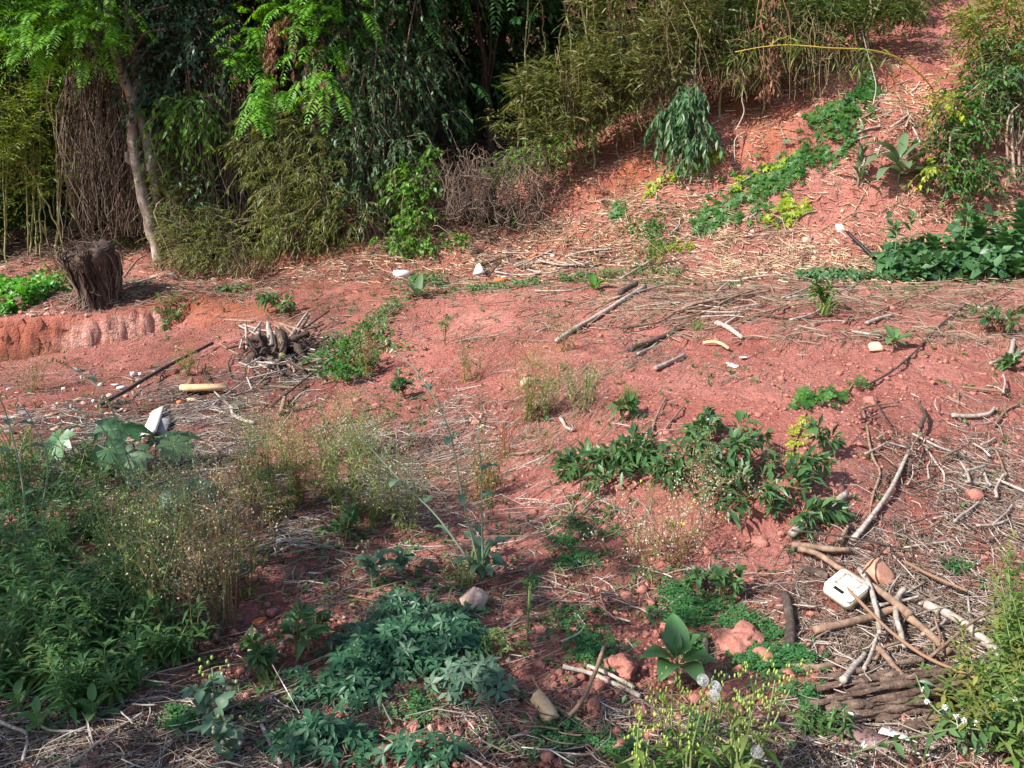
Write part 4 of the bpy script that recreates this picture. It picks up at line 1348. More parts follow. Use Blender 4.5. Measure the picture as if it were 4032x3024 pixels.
stone('stone', 'flat pale grey stone in the shade beside the big pinkish stone', 'stone', 411, 602, 15, 14, 'stone_grey', 113, .15, 5, .6)
stone('stone', 'pale stone half hidden under the leaf rosette on the mound', 'stone', 876, 346, 17, 13, 'stone_buff', 114, .15, 5, .8)
stone('stone', 'buff lump lodged in dry straw on the mound between weeds', 'stone', 530, 381, 24, 10, 'stone_buff', 115, .25, 3, .8)
stone('soil_clod', 'small pink clod on bare mound soil beside the root twigs', 'clod', 861, 444, 13, 6, 'clod', 116, .25, 3, .8)
stone('soil_clod', 'small red clod in clover above the bindweed', 'clod', 577, 535, 14, 9, 'clod', 117, .3, 2, .8)
stone('soil_clod', 'small red clod in clover beside a short pale stick', 'clod', 606, 528, 11, 8, 'clod', 118, .3, 2, .8)
# the broken tile and brick heap in the shade beside the stalks
for i, (x, y, w, h, mt, lab) in enumerate([
        (259, 621, 18, 9, 'terra', 'ribbed terracotta fragment topmost in the shaded rubble heap'), (252, 633, 15, 10, 'stone_buff', 'pink angular stone beneath the ribbed terracotta fragment'),
        (272, 611, 14, 10, 'clod', 'red clod behind the ribbed terracotta fragment'), (291, 635, 12, 9, 'stone_buff', 'pink chip in the middle of the shaded rubble heap'),
        (297, 651, 14, 9, 'terra', 'flat terracotta chip at the lower edge of the shaded rubble heap'), (252, 650, 10, 7, 'stone_buff', 'pink pebble at the lower edge of the shaded rubble heap'),
        (303, 622, 12, 9, 'clod', 'red clod beside the upright lance leaved seedling'), (320, 611, 16, 9, 'clod', 'red clod at the far end of the shaded rubble heap'), (281, 645, 9, 6, 'stone_white', 'pale pebble inside the shaded rubble heap')]):
    stone('rubble_piece', lab, 'rubble', x, y, w, h, mt, 130 + i, .2, 5, .8, 'shaded rubble heap')
for i, (x, y, w, h) in enumerate([(268, 604, 8, 5), (280, 622, 8, 5), (268, 641, 8, 6), (284, 656, 7, 4), (312, 634, 8, 6), (310, 644, 9, 5), (332, 620, 8, 5), (262, 612, 7, 5), (295, 612, 8, 5), (276, 630, 6, 5)]):
    stone('rubble_crumb', 'small red crumb in the shaded rubble heap', 'rubble', x, y, w, h, 'clod', 150 + i, .25, 3, .8, 'crumbs of the shaded rubble heap', sub=2)
# rubble on the debris flat
for i, (x, y, w, d, th, mt, rot, lab) in enumerate([
        (134, 376, 6, 8, 4, 'stone_white', .3, 'upright white chip on bare soil above the rubble flat'), (140, 376, 8, 7, 2, 'stone_white', -.3, 'white angled chip beside the upright white chip'),
        (117, 385, 14, 11, 1.5, 'stone_white', .2, 'broad white flake on the rubble flat'), (122, 389, 10, 8, 2, 'stone_white', .8, 'white flake tucked below the broad white flake'),
        (111, 397, 11, 9, 2, 'stone', .4, 'pinkish pale flake below the broad white flake'), (136, 387, 6, 6, 1.5, 'stone', 1.2, 'small pale flake beside the long pole'),
        (95, 421, 9, 7, 3, 'terra', .5, 'orange tile bit beside the tall leaning thistle'), (117, 412, 10, 14, 2, 'stone_buff', .7, 'buff flat stone beside the foot of the long pole'),
        (76, 433, 17, 14, 2, 'terra', .6, 'bright orange red tile shard on the rubble flat'), (26, 414, 14, 13, 2, 'stone_grey', .1, 'grey slate piece beside a red tile edge'),
        (12, 433, 15, 12, 2, 'stone_grey', .4, 'large grey slate piece above the tall weeds'), (50, 416, 14, 10, 2, 'stone_buff', .2, 'buff flat stone in the middle of the rubble flat'),
        (56, 430, 12, 8, 2, 'stone_buff', .9, 'narrow buff stone beside the orange red shard'), (15, 418, 18, 5, 2, 'terra', .05, 'red tile edge lying flat at the rubble edge'),
        (78, 371, 12, 8, 2, 'stone_grey', .0, 'dark slate scrap on bare soil below the pit'), (186, 372, 12, 7, 1.5, 'stone_grey', .5, 'blue grey slate beside the long pole'),
        (165, 414, 16, 6, 1.2, 'stone_grey', -.1, 'pale grey sheet beside the white plank'), (205, 435, 15, 16, 1.2, 'stone_grey', .9, 'dark square slate among sticks below the wood offcuts'),
        (70, 447, 12, 8, 2, 'stone_white', .4, 'whitish flat stone above the palmate leaved plant')]):
    slab('flat_stone', lab, 'rubble', x, y, w, d, th, mt, rot, 170 + i, .15, 'flat pieces on the rubble flat')
rgp = np.random.default_rng(77)
for i in range(60):
    x, y = rgp.normal(85, 42), rgp.normal(408, 20)
    if y < 376 or x < 0:
        continue
    stone('rubble_chip', 'small pale chip strewn over the rubble flat', 'rubble', x, y, rgp.uniform(3, 8), rgp.uniform(2, 4.5), ['stone_buff', 'stone', 'stone_white', 'stone_grey', 'stone_buff'][i % 5], 200 + i, .2, 5, .8, 'chips strewn over the rubble flat', sub=2)
for i in range(26):
    x, y = rgp.uniform(0, 92), rgp.normal(317, 5)
    y = max(306, min(321, y)) if x > 0 else y
    stone('pit_edge_stone', 'small stone on the rim above the red pit wall', 'stone', x, y - 6, rgp.uniform(4, 9), rgp.uniform(2, 5), ['stone_buff', 'stone', 'clod'][i % 3], 300 + i, .2, 5, .8, 'stones on the rim of the pit', sub=2)
for i in range(36):
    x = rgp.uniform(470, 700)
    y = rgp.normal(262 - (x - 470) * .03, 7)
    stone('bench_chip', 'small stone or tile chip on the ledge below the bank', 'rubble', x, y, rgp.uniform(3, 7), rgp.uniform(2, 4), ['stone_buff', 'stone_white', 'terra', 'stone'][i % 4], 340 + i, .2, 5, .8, 'chips on the ledge below the bank', sub=2)
for i in range(30):
    x = rgp.uniform(640, 1000)
    y = rgp.normal(235 - abs(x - 840) * .02, 22)
    stone('bank_stone', 'small pale stone stuck in the red bank', 'stone', x, y, rgp.uniform(3, 8), rgp.uniform(2, 5), ['stone_buff', 'stone', 'clod', 'stone_buff'][i % 4], 380 + i, .2, 4, .8, 'stones stuck in the bank', sub=2)
# bricks, tiles on the ledge
slab('brick', 'whitish brick lying on the ledge below the light green vine', 'brick', 402, 277, 17, 8, 6, 'plaster', .05, 401, .02, None, [(-1, -1), (1, -1), (1, 1), (-1, 1)])
slab('tile', 'upright white triangular tile shard on the ledge', 'tile', 479, 274, 12, 11, 2, 'plaster', .0, 402, 0, None, [(-1, -1), (1.1, -.8), (.2, 1.2), (-.3, .9)], 0, (-.25, -.9, .45))
slab('brick', 'terracotta brick piece on the ledge with white lump on top', 'brick', 501, 282, 13, 6, 4, 'terra', -.05, 403, .02, None, [(-1, -1), (1, -1), (1, 1), (-1, 1)])
stone('stone', 'white lump resting on the terracotta brick piece', 'stone', 503, 277, 10, 4, 'stone_white', 404, .2, 4, .8)
slab('tile', 'bright orange tile bit on the slope above the ledge', 'tile', 534, 257, 8, 5, 3, 'terra', .3, 405, .1)
slab('tile', 'faded orange tile piece beside the black root stick on the ledge', 'tile', 517, 268, 10, 7, 2, 'terra', .8, 406, .1)
slab('angular_stone', 'grey angular slab standing between orange tile bits', 'stone', 532, 264, 6, 9, 2, 'stone_grey', .6, 407, .1, None, None, 0, (-.5, -.7, .6))
slab('tile', 'small orange tile bit at the mound crest', 'tile', 547, 290, 8, 4, 2, 'terra', .1, 408, .1)
slab('plaster_piece', 'pale diamond shaped plaster piece lying on the red bank', 'plaster', 840, 229, 11, 13, 1.5, 'plaster', .7, 409, .05, None, [(-1, -.3), (.1, -1), (1, .4), (.1, 1)])
slab('flat_stone', 'pinkish flat stone above the wide leaved felted plant', 'stone', 879, 153, 14, 10, 2, 'stone', .2, 410, .05)
slab('flat_stone', 'flat buff stone on the bank below the plaster piece', 'stone', 807, 240, 15, 10, 1.5, 'stone_buff', .3, 411, .05)
slab('flat_stone', 'flat buff stone propped under the wide leaved felted plant', 'stone', 902, 188, 11, 10, 2, 'stone_buff', .5, 412, .05)
slab('paper_scrap', 'white crumpled paper on the slope beneath the black stump', 'paper', 519, 229, 9, 6, 1, 'paper', .4, 413, .2)
slab('paper_scrap', 'cream torn paper scrap on the mound below the pale grey stick', 'paper', 732, 366, 11, 16, 1.2, 'paper', .9, 414, .15, None, [(-1, -.8), (-.2, -1), (.4, -.2), (1, .5), (.7, 1), (-.1, .4), (-.5, .5)])
slab('paper_scrap', 'cream rag like scrap joined to the torn paper on the mound', 'paper', 744, 359, 13, 9, 1.5, 'paper', .2, 415, .25, None, [(-1, -.5), (0, -1), (1, -.3), (.6, .9), (-.3, .5)])
slab('tile', 'pinkish flat tile lying in straw near the picture edge on the mound', 'tile', 985, 309, 32, 16, 1.2, 'stone', .35, 416, .03, None, [(-1, -.7), (.3, -1), (1, .6), (-.1, 1)])
slab('tile', 'second pinkish tile beside the flat tile in straw', 'tile', 958, 315, 22, 8, 1.2, 'stone', .2, 417, .03)
slab('earth_cake', 'pinkish flat earth slab beside the leaf rosette', 'clod', 837, 340, 26, 9, 1.2, 'clod', .15, 418, .03)
# offcuts
def offcuts():
    g, m = mpp(205, 394)
    a, b = G(181, 394), G(229, 393)
    x = unit(b - a)
    n = unit(np.array([0, -.3, 1.0]))
    y = np.cross(n, x)
    l = np.linalg.norm(b - a)
    o = MB().prism(np.array([(-.5 * l, -.035), (.47 * l, -.035), (.5 * l, .0), (.48 * l, .035), (-.5 * l, .03), (-.53 * l, 0)]), .035, np.array([x, y, n]), (a + b) / 2 + [0, 0, .04]).build('wood_offcut', M['cutwood'])
    tag(center(o), 'long bright fresh cut wood board on the rubble flat', 'wood')
    c = G(189, 393) + np.array([0, .02, 0])
    tri = np.array([(-.05, 0), (.045, 0), (.04, .085), (.025, .10)])
    X = unit(np.array([1, .5, 0]))
    o = MB().prism(tri, .03, np.array([X, [0, -.15, 1.0], unit(np.cross(X, [0, -.15, 1]))]), c + [0, 0, .04]).build('wood_wedge', M['stick_brown'])
    tag(center(o), 'brown wooden wedge standing on end of the bright board', 'wood')
    slab('wood_chunk', 'rough pale wood chunk just below the bright board', 'wood', 193, 402, 16, 12, 3, 'cutwood', .6, 421, .1)
    slab('wood_chunk', 'dark orange wood chunk tucked beside the rough pale chunk', 'wood', 181, 404, 9, 8, 3, 'terra', .2, 422, .1)
    a, b = G(150, 443), G(160, 416)
    x = unit(b - a)
    n = unit(np.array([-.3, -.5, 1.0]))
    n = unit(n - x * (n @ x))
    y = np.cross(n, x)
    l = np.linalg.norm(b - a)
    o = MB().prism(np.array([(-.5 * l, -.05), (.5 * l, -.045), (.5 * l, .05), (.1 * l, .055), (-.5 * l, .06)]), .02, np.array([x, y, n]), (a + b) / 2 + [0, 0, .05]).build('white_plank', M['plaster'])
    tag(center(o), 'weathered white plank leaning behind the palmate leaves', 'plank')
    a, b = G(156, 440), G(171, 423)
    x = unit(b - a)
    n = unit(np.array([.2, -.5, 1.0]))
    n = unit(n - x * (n @ x))
    y = np.cross(n, x)
    l = np.linalg.norm(b - a)
    o = MB().prism(np.array([(-.5 * l, -.06), (.5 * l, -.01), (.4 * l, .05), (-.3 * l, .06)]), .015, np.array([x, y, n]), (a + b) / 2 + [0, 0, .03]).build('grey_board', M['stone_grey'])
    tag(center(o), 'grey board shard beside the weathered white plank', 'board')


offcuts()

# ------------------------------------------------------------------ sticks and logs one can point to
ST = [
    # name, label, category, points, width px, material, taper, lift
    ('log', 'dark weathered log lying upright in view beside the cream box', 'log', [(789, 651), (790, 630), (785, 600)], 11, 'stick_dark', .95, .01),
    ('branch', 'forked smooth brown branch bent below the cream box', 'branch', [(813, 640), (840, 634), (872, 626), (893, 619), (905, 625), (927, 643), (947, 663)], 8, 'stick_brown', 1.05, .03),
    ('branch', 'long brown branch running from the dark end past the brick', 'branch', [(797, 562), (816, 567), (838, 582), (866, 597), (880, 606), (900, 622), (908, 630)], 6, 'stick_brown', 1.3, .05),
    ('branch', 'thick brown branch with cut end lying above the cream box', 'branch', [(791, 556), (808, 557), (830, 560), (848, 561)], 7, 'stick_brown', .7, .04),
    ('branch', 'grey peeling branch slanting across the edge of the cream box', 'branch', [(858, 584), (867, 600), (873, 618), (877, 638), (877, 650)], 6, 'stick_grey', .6, .06),
    ('branch', 'curved bleached branch standing right of the grey peeling branch', 'branch', [(904, 600), (896, 612), (895, 628), (899, 645), (903, 660)], 5.5, 'stick_grey', .9, .045),
    ('branch', 'stout grey brown limb running towards the edge bushes', 'branch', [(924, 612), (945, 621), (968, 635), (985, 650), (1004, 668)], 9, 'stick_grey', .9, .02),
    ('branch', 'curved reddish stem arching above the stout grey limb', 'branch', [(925, 676), (950, 655), (975, 635), (1000, 624), (1022, 620)], 3, 'stick_brown', .8, .06),
    ('branch', 'thick bleached branch lying on bare red mound soil', 'branch', [(791, 540), (808, 526), (826, 516), (846, 498)], 9, 'stick_grey', .75, .01),
    ('branch', 'bleached forked root branch below the raked root crown', 'branch', [(852, 546), (866, 530), (884, 505), (897, 482), (909, 455)], 6, 'stick_grey', .6, .02),
    ('branch', 'grey twisted root standing up from the root crown', 'branch', [(919, 437), (924, 424), (918, 413), (920, 410)], 4, 'stick_dark', .6, .05),
    ('branch', 'reddish thin root trailing from the root crown down the mound', 'branch', [(862, 410), (868, 440), (873, 462), (880, 475), (872, 500), (868, 530)], 2.5, 'stick_brown', .7, .01),
    ('stick', 'straight pale stick crossing bare soil beside the root crown', 'stick', [(912, 438), (940, 452), (966, 461)], 2.6, 'stick_grey', .7, .02),
    ('stick', 'bleached thin root fork under the straight pale stick', 'stick', [(925, 450), (936, 466), (944, 478), (943, 492)], 2.6, 'stick_grey', .6, .01),
    ('branch', 'grey stick with flared end on the mound among grass blades', 'branch', [(716, 326), (728, 331), (742, 341)], 6, 'stick_grey', .7, .01),
    ('branch', 'long grey pole lying across the straw covered mound', 'branch', [(556, 345), (575, 332), (600, 318), (625, 302), (645, 290)], 5, 'stick_grey', 1.0, .02),
    ('branch', 'dark thick pole end topping the long grey pole', 'branch', [(620, 300), (636, 291)], 6, 'stick_dark', .9, .05),
    ('branch', 'black rotten branch half buried along the mound straw', 'branch', [(630, 352), (650, 345), (665, 338), (684, 330)], 7, 'stick_dark', .6, .0),
    ('stick', 'pale split stick at the end of the black rotten branch', 'stick', [(638, 356), (650, 350), (660, 341)], 3, 'stick_grey', .6, .01),
    ('branch', 'grey broken pole lower on the mound beside a fern tuft', 'branch', [(655, 372), (668, 366), (684, 358)], 5, 'stick_grey', .8, .01),
    ('branch', 'reddish brown long branch along the mound crest', 'branch', [(684, 309), (710, 304), (740, 299), (770, 294)], 3.5, 'stick_brown', .6, .02),
    ('branch', 'yellow knobbly root on the mound beside the torn paper', 'branch', [(703, 347), (714, 346), (722, 348), (728, 352)], 4, 'cutwood', .7, .02),
    ('stick', 'pale stick beside the leaf rosette pointing at its stone', 'stick', [(852, 336), (868, 339), (884, 341)], 3, 'stick_grey', .8, .03),
    ('stick', 'long thin grey stem running down behind the leaf rosette', 'stick', [(966, 307), (940, 328), (915, 355), (890, 376), (860, 392)], 2, 'stick_dark', .7, .02),
    ('stick', 'white bleached stick standing up near the picture edge', 'stick', [(1010, 362), (1013, 345)], 5, 'stick_grey', .8, .03),
    ('stick', 'long pale stick near the picture edge lying below the bleached stick', 'stick', [(990, 367), (1010, 360), (1030, 352)], 3, 'stick_grey', .9, .02),
    ('stick', 'straight pale stick beside the flat tile on the mound', 'stick', [(866, 326), (878, 321), (892, 317)], 4, 'stick_grey', .8, .01),
    ('stick', 'bent white branch lying near the picture edge above the sticks heap', 'stick', [(951, 419), (970, 420), (988, 418), (994, 412)], 4.5, 'stick_grey', .7, .015),
    ('stick', 'pale straight reed beside the sticks heap', 'stick', [(962, 391), (985, 394), (1006, 396)], 3, 'straw_gold', .8, .02),
    ('stick', 'thin curved cane across the bare mound below the yellow tuft', 'stick', [(698, 496), (720, 478), (745, 466), (770, 452), (794, 440)], 2, 'stick_brown', .6, .01),
    ('stick', 'thin bent root running down the bare mound above lance leaved shrub', 'stick', [(652, 432), (658, 415), (666, 400)], 3, 'stick_brown', .7, .01),
    ('stick', 'second thin root beside the thin bent root', 'stick', [(664, 433), (674, 420), (684, 408)], 2.5, 'stick_brown', .7, .01),
    ('stick', 'pale bone shaped stick on the mound among dry weeds', 'stick', [(561, 421), (566, 430), (573, 433)], 4, 'stick_grey', .6, .01),
    ('stick', 'pale reed lying on bare soil below the red stalks', 'stick', [(508, 457), (525, 456), (543, 452)], 3.5, 'straw_gold', .7, .01),
    ('rod', 'thin black rod leaning against the broad leaved patch', 'rod', [(893, 276), (880, 266), (846, 245, .12)], 4, 'black', .9, .02),
    ('pole', 'long dark wooden pole lying across the rubble flat', 'pole', [(100, 413), (125, 399), (150, 383), (180, 366), (213, 349)], 4.5, 'stick_dark', .9, .05),
    ('pole', 'thin brown pole running from the root heap down to the sticks', 'pole', [(275, 410), (300, 390), (330, 367)], 2.5, 'stick_dark', .8, .05),
    ('branch', 'bent grey branch lying beside the pale stub', 'branch', [(231, 410), (234, 419), (243, 424), (255, 427)], 4, 'stick_grey', .8, .02),
    ('log', 'short brown stub of wood standing among straw below the root heap', 'log', [(282, 417), (285, 402)], 5, 'stick_brown', .9, .03),
    ('stick', 'grey stick pointing up from the slate among sticks', 'stick', [(166, 452), (178, 444), (188, 438)], 3, 'stick_grey', .9, .02),
    ('branch', 'fallen twig crossing the pale stalks beside the bindweed', 'branch', [(569, 726), (586, 703), (604, 668, .05)], 5, 'stick_brown', .8, .03),
    ('stick', 'thick pale dry stalk lying towards the flowering lettuce', 'stick', [(563, 672), (590, 679), (615, 690), (640, 702)], 5, 'stick_grey', .9, .015),
    ('stick', 'pale dry stalk below the thick pale dry stalk', 'stick', [(588, 674), (610, 684), (634, 697)], 4, 'stick_grey', .9, .03),
    ('log', 'pale broken stump piece with splintered end beside a young leaf', 'log', [(536, 702), (545, 713), (552, 727)], 17, 'cutwood', 1.0, .0),
    ('branch', 'torn bark strip beside the pale broken stump piece', 'branch', [(553, 712), (570, 720), (593, 734)], 6, 'stick_brown', .5, .01),
    ('cable', 'thin black cable lying across the twigs at the picture bottom', 'cable', [(495, 766), (520, 762), (550, 757), (580, 753), (612, 749)], 3, 'black', .9, .01),
    ('branch', 'bleached bent branch among the shaded bindweed leaves', 'branch', [(262, 730), (266, 738), (272, 750), (284, 772)], 4.5, 'stick_grey', .9, .01),
    ('branch', 'mossy grey bark piece standing at the foot of the brown flower stalks', 'branch', [(217, 651), (219, 640), (223, 627)], 7, 'stick_dark', .7, .03),
    ('stick', 'long pale stalk slanting across the shaded twigs', 'stick', [(75, 770), (105, 744), (145, 718)], 3, 'stick_grey', .9, .02),
    ('branch', 'bent pale branch among shaded twigs at the picture corner', 'branch', [(33, 722), (42, 732), (55, 738), (84, 738)], 3.5, 'stick_grey', .6, .02),
    ('branch', 'forked pale branch in the shaded picture corner', 'branch', [(0, 728), (16, 735), (28, 742), (24, 768)], 4, 'stick_grey', .8, .02),
    ('stick', 'long thin reed lying straight from the shaded soil past the big pinkish stone', 'stick', [(340, 597), (372, 604), (410, 613)], 2.2, 'straw_gold', .8, .015),
    ('branch', 'short dark log under the clover beside the broad leaved plant', 'branch', [(704, 640), (706, 660)], 7, 'stick_dark', .8, .01),
    ('branch', 'curved brown bark covered stick below the dark upright log', 'branch', [(792, 670), (815, 672), (838, 666), (852, 660)], 9, 'stick_brown', .8, .0),
    ('branch', 'smooth brown stick sticking out of the rotten plank', 'branch', [(877, 660), (890, 676), (905, 694)], 7, 'stick_brown', .7, .04),
    ('branch', 'grey stick beside smooth brown stick leaning over the rotten plank', 'branch', [(842, 691), (855, 675), (864, 664)], 8, 'stick_grey', .7, .03),
    ('branch', 'bleached thin stick crossing the grey stick by the rotten plank', 'branch', [(863, 684), (871, 665), (876, 648)], 4.5, 'stick_grey', .7, .05),
    ('stick', 'long straight golden reed slanting down to the picture corner', 'stick', [(840, 602), (880, 645), (915, 674), (950, 692), (985, 706)], 3.5, 'straw_gold', .8, .08),
    ('stick', 'golden reed lying past the brick chunk', 'stick', [(903, 576), (930, 590), (966, 606)], 3.5, 'straw_gold', .8, .06),
    ('stick', 'bleached stub below the rotten plank', 'stick', [(937, 710), (943, 692)], 7, 'stick_grey', .8, .02),
    ('branch', 'brown bark piece below the yellow cable and rusty sheet', 'branch', [(825, 738), (845, 748), (862, 758)], 8, 'stick_brown', .7, .01),
    ('branch', 'thin dark thorny stem crossing the sticks above the brick chunk', 'branch', [(790, 548), (830, 553), (870, 560), (910, 570), (950, 578)], 2.2, 'stick_dark', .7, .08),
    ('branch', 'dark thin twig standing beside the brick chunk', 'branch', [(860, 597), (872, 582), (888, 566)], 2, 'stick_dark', .7, .10),
    ('stick', 'short grey stick at the bare patch above the sticks heap', 'stick', [(839, 549), (848, 532)], 4, 'stick_brown', .8, .03),
    ('branch', 'dark decayed branch under the brown branch with cut end', 'branch', [(800, 572), (815, 575), (828, 580)], 9, 'stick_dark', .8, .0),
]
for i, (nm, lab, cat, pts, w, mt, tp, lf) in enumerate(ST):
    mt2 = mt if mt in ('straw_gold', 'black') else mt
    stick(nm, lab, cat, pts, w, mt2, 500 + i, tp, lf, amp=.004)
# more loose sticks, alike enough to share a description
rgs = np.random.default_rng(9)


def loose(n, cx, cy, sx, sy, label, group, ln, w, mats, seed, ang=None):
    rg = np.random.default_rng(seed)
    for i in range(n):
        x, y = rg.normal(cx, sx), rg.normal(cy, sy)
        if abs(x - 848) < 42 and abs(y - 598) < 34:
            y += 62
        a = rg.uniform(0, math.pi) if ang is None else rg.normal(ang[0], ang[1])
        l = rg.uniform(*ln) / 2
        dx, dy = math.cos(a) * l, -math.sin(a) * l * .6
        stick('loose_stick', label, 'stick', [(x - dx, y - dy), (x + rg.normal(0, l * .12), y + rg.normal(0, l * .1)), (x + dx, y + dy)], rg.uniform(*w), mats[rg.integers(len(mats))], seed * 100 + i, rg.uniform(.5, .9), rg.uniform(.0, .05), group, .004, 6, 9)


loose(46, 925, 640, 52, 42, 'loose dry stick in the heap around the cream box', 'sticks heaped around the cream box', (20, 58), (1.6, 3.6), ['stick_grey', 'stick_brown', 'stick_brown', 'stick_grey', 'stick_dark'], 61)
loose(22, 985, 470, 28, 45, 'loose pale stick at the picture edge above the sticks heap', 'sticks at the picture edge', (16, 46), (1.8, 3.6), ['stick_grey', 'stick_grey', 'stick_brown'], 62)
loose(30, 900, 455, 26, 32, 'thin dry root of the raked root crown on the mound', 'roots raked into a tuft on the mound', (14, 40), (1.4, 2.6), ['stick_dark', 'stick_brown', 'stick_grey'], 63)
loose(26, 560, 268, 70, 9, 'thin dry stick strewn along the ledge below the bank', 'sticks along the ledge', (20, 60), (1.4, 2.6), ['stick_grey', 'stick_brown', 'stick_dark'], 64, (.15, .35))
loose(34, 740, 305, 120, 12, 'long dry stem in the raked straw on the mound crest', 'stems raked along the mound crest', (30, 80), (1.4, 2.6), ['stick_grey', 'stick_brown', 'stick_dark', 'stick_grey'], 65, (.3, .3))
loose(30, 210, 415, 75, 28, 'loose stick in the debris around the fresh cut board', 'sticks in the debris flat', (18, 50), (1.4, 2.8), ['stick_grey', 'stick_brown', 'stick_dark'], 66)
loose(24, 600, 590, 80, 30, 'short pale straw stalk among the clover', 'stalks among the clover', (16, 46), (1.2, 2.2), ['stick_grey', 'stick_grey', 'stick_brown'], 67)
loose(20, 110, 735, 80, 22, 'pale dry stalk on the shaded ground under the tall weeds', 'stalks on the shaded ground', (20, 50), (1.2, 2.2), ['stick_grey', 'stick_grey', 'stick_brown'], 68)
loose(20, 480, 745, 110, 14, 'dry stalk lying among the twigs below the bindweed', 'stalks below the bindweed', (18, 50), (1.2, 2.2), ['stick_grey', 'stick_brown', 'stick_brown'], 69)
loose(26, 880, 120, 28, 22, 'dead bamboo cane lying on the upper bank', 'dead canes on the upper bank', (10, 34), (1.4, 2.6), ['stick_grey', 'stick_brown', 'stick_grey'], 70, (.9, .4))
loose(26, 740, 215, 90, 32, 'dry stick lying on the red bank', 'sticks on the red bank', (10, 30), (1.3, 2.4), ['stick_grey', 'stick_brown', 'stick_grey'], 71, (.7, .5))


def rotten_plank():
    a, b = G(833, 716), G(975, 690)
    c = (a + b) / 2
    t = thing('rotten_log', 'long rotten splintered log below the sticks heap', 'log', c)
    rg = np.random.default_rng(3)
    for i in range(3):
        m = MB()
        for j in range(26):
            o = rg.normal(0, .028, 3) * [1, 1.5, .7] + np.array([0, (i - 1) * .035, .03 + .01 * (1 - abs(i - 1))])
            f0, f1 = sorted(rg.uniform(-.05, 1.05, 2))
            if f1 - f0 < .4:
                f0, f1 = max(0, f0 - .3), min(1, f1 + .3)
            p = np.linspace(a + (b - a) * f0, a + (b - a) * f1, 9) + o
            m.tube(wob(p, .012, rg), np.clip(.0085 + .005 * rg.normal(size=9), .002, .02), 4)
        m.build('bark_layer', M['rotten'], t)
    return t


rotten_plank()
slab('metal_sheet', 'rusty brown metal sheet lying below the rotten log', 'sheet', 866, 744, 52, 34, 1.5, 'sheet', -.75, 431, .02, None, [(-1, -.5), (-.7, .9), (1, .6), (.8, -.9)], .02)
slab('paper_scrap', 'torn white paper flap beside the rusty metal sheet', 'paper', 893, 744, 24, 26, 1.2, 'paper', .5, 432, .1, None, [(-1, .8), (-.3, 1), (.9, -.3), (.6, -1), (.1, -.4)], .03)
slab('paper_scrap', 'cream cardboard corner above the rusty metal sheet', 'paper', 852, 724, 22, 9, 1.2, 'paper', -.6, 433, .1, None, [(-1, -1), (1, -.6), (.8, 1), (-.9, .5)], .03)
slab('plastic_clip', 'small grey plastic clip beside the rusty metal sheet', 'clip', 808, 743, 9, 10, 5, 'stone_grey', .3, 434, .1, None, [(-1, -1), (1, -1), (1, 1), (-1, 1)])


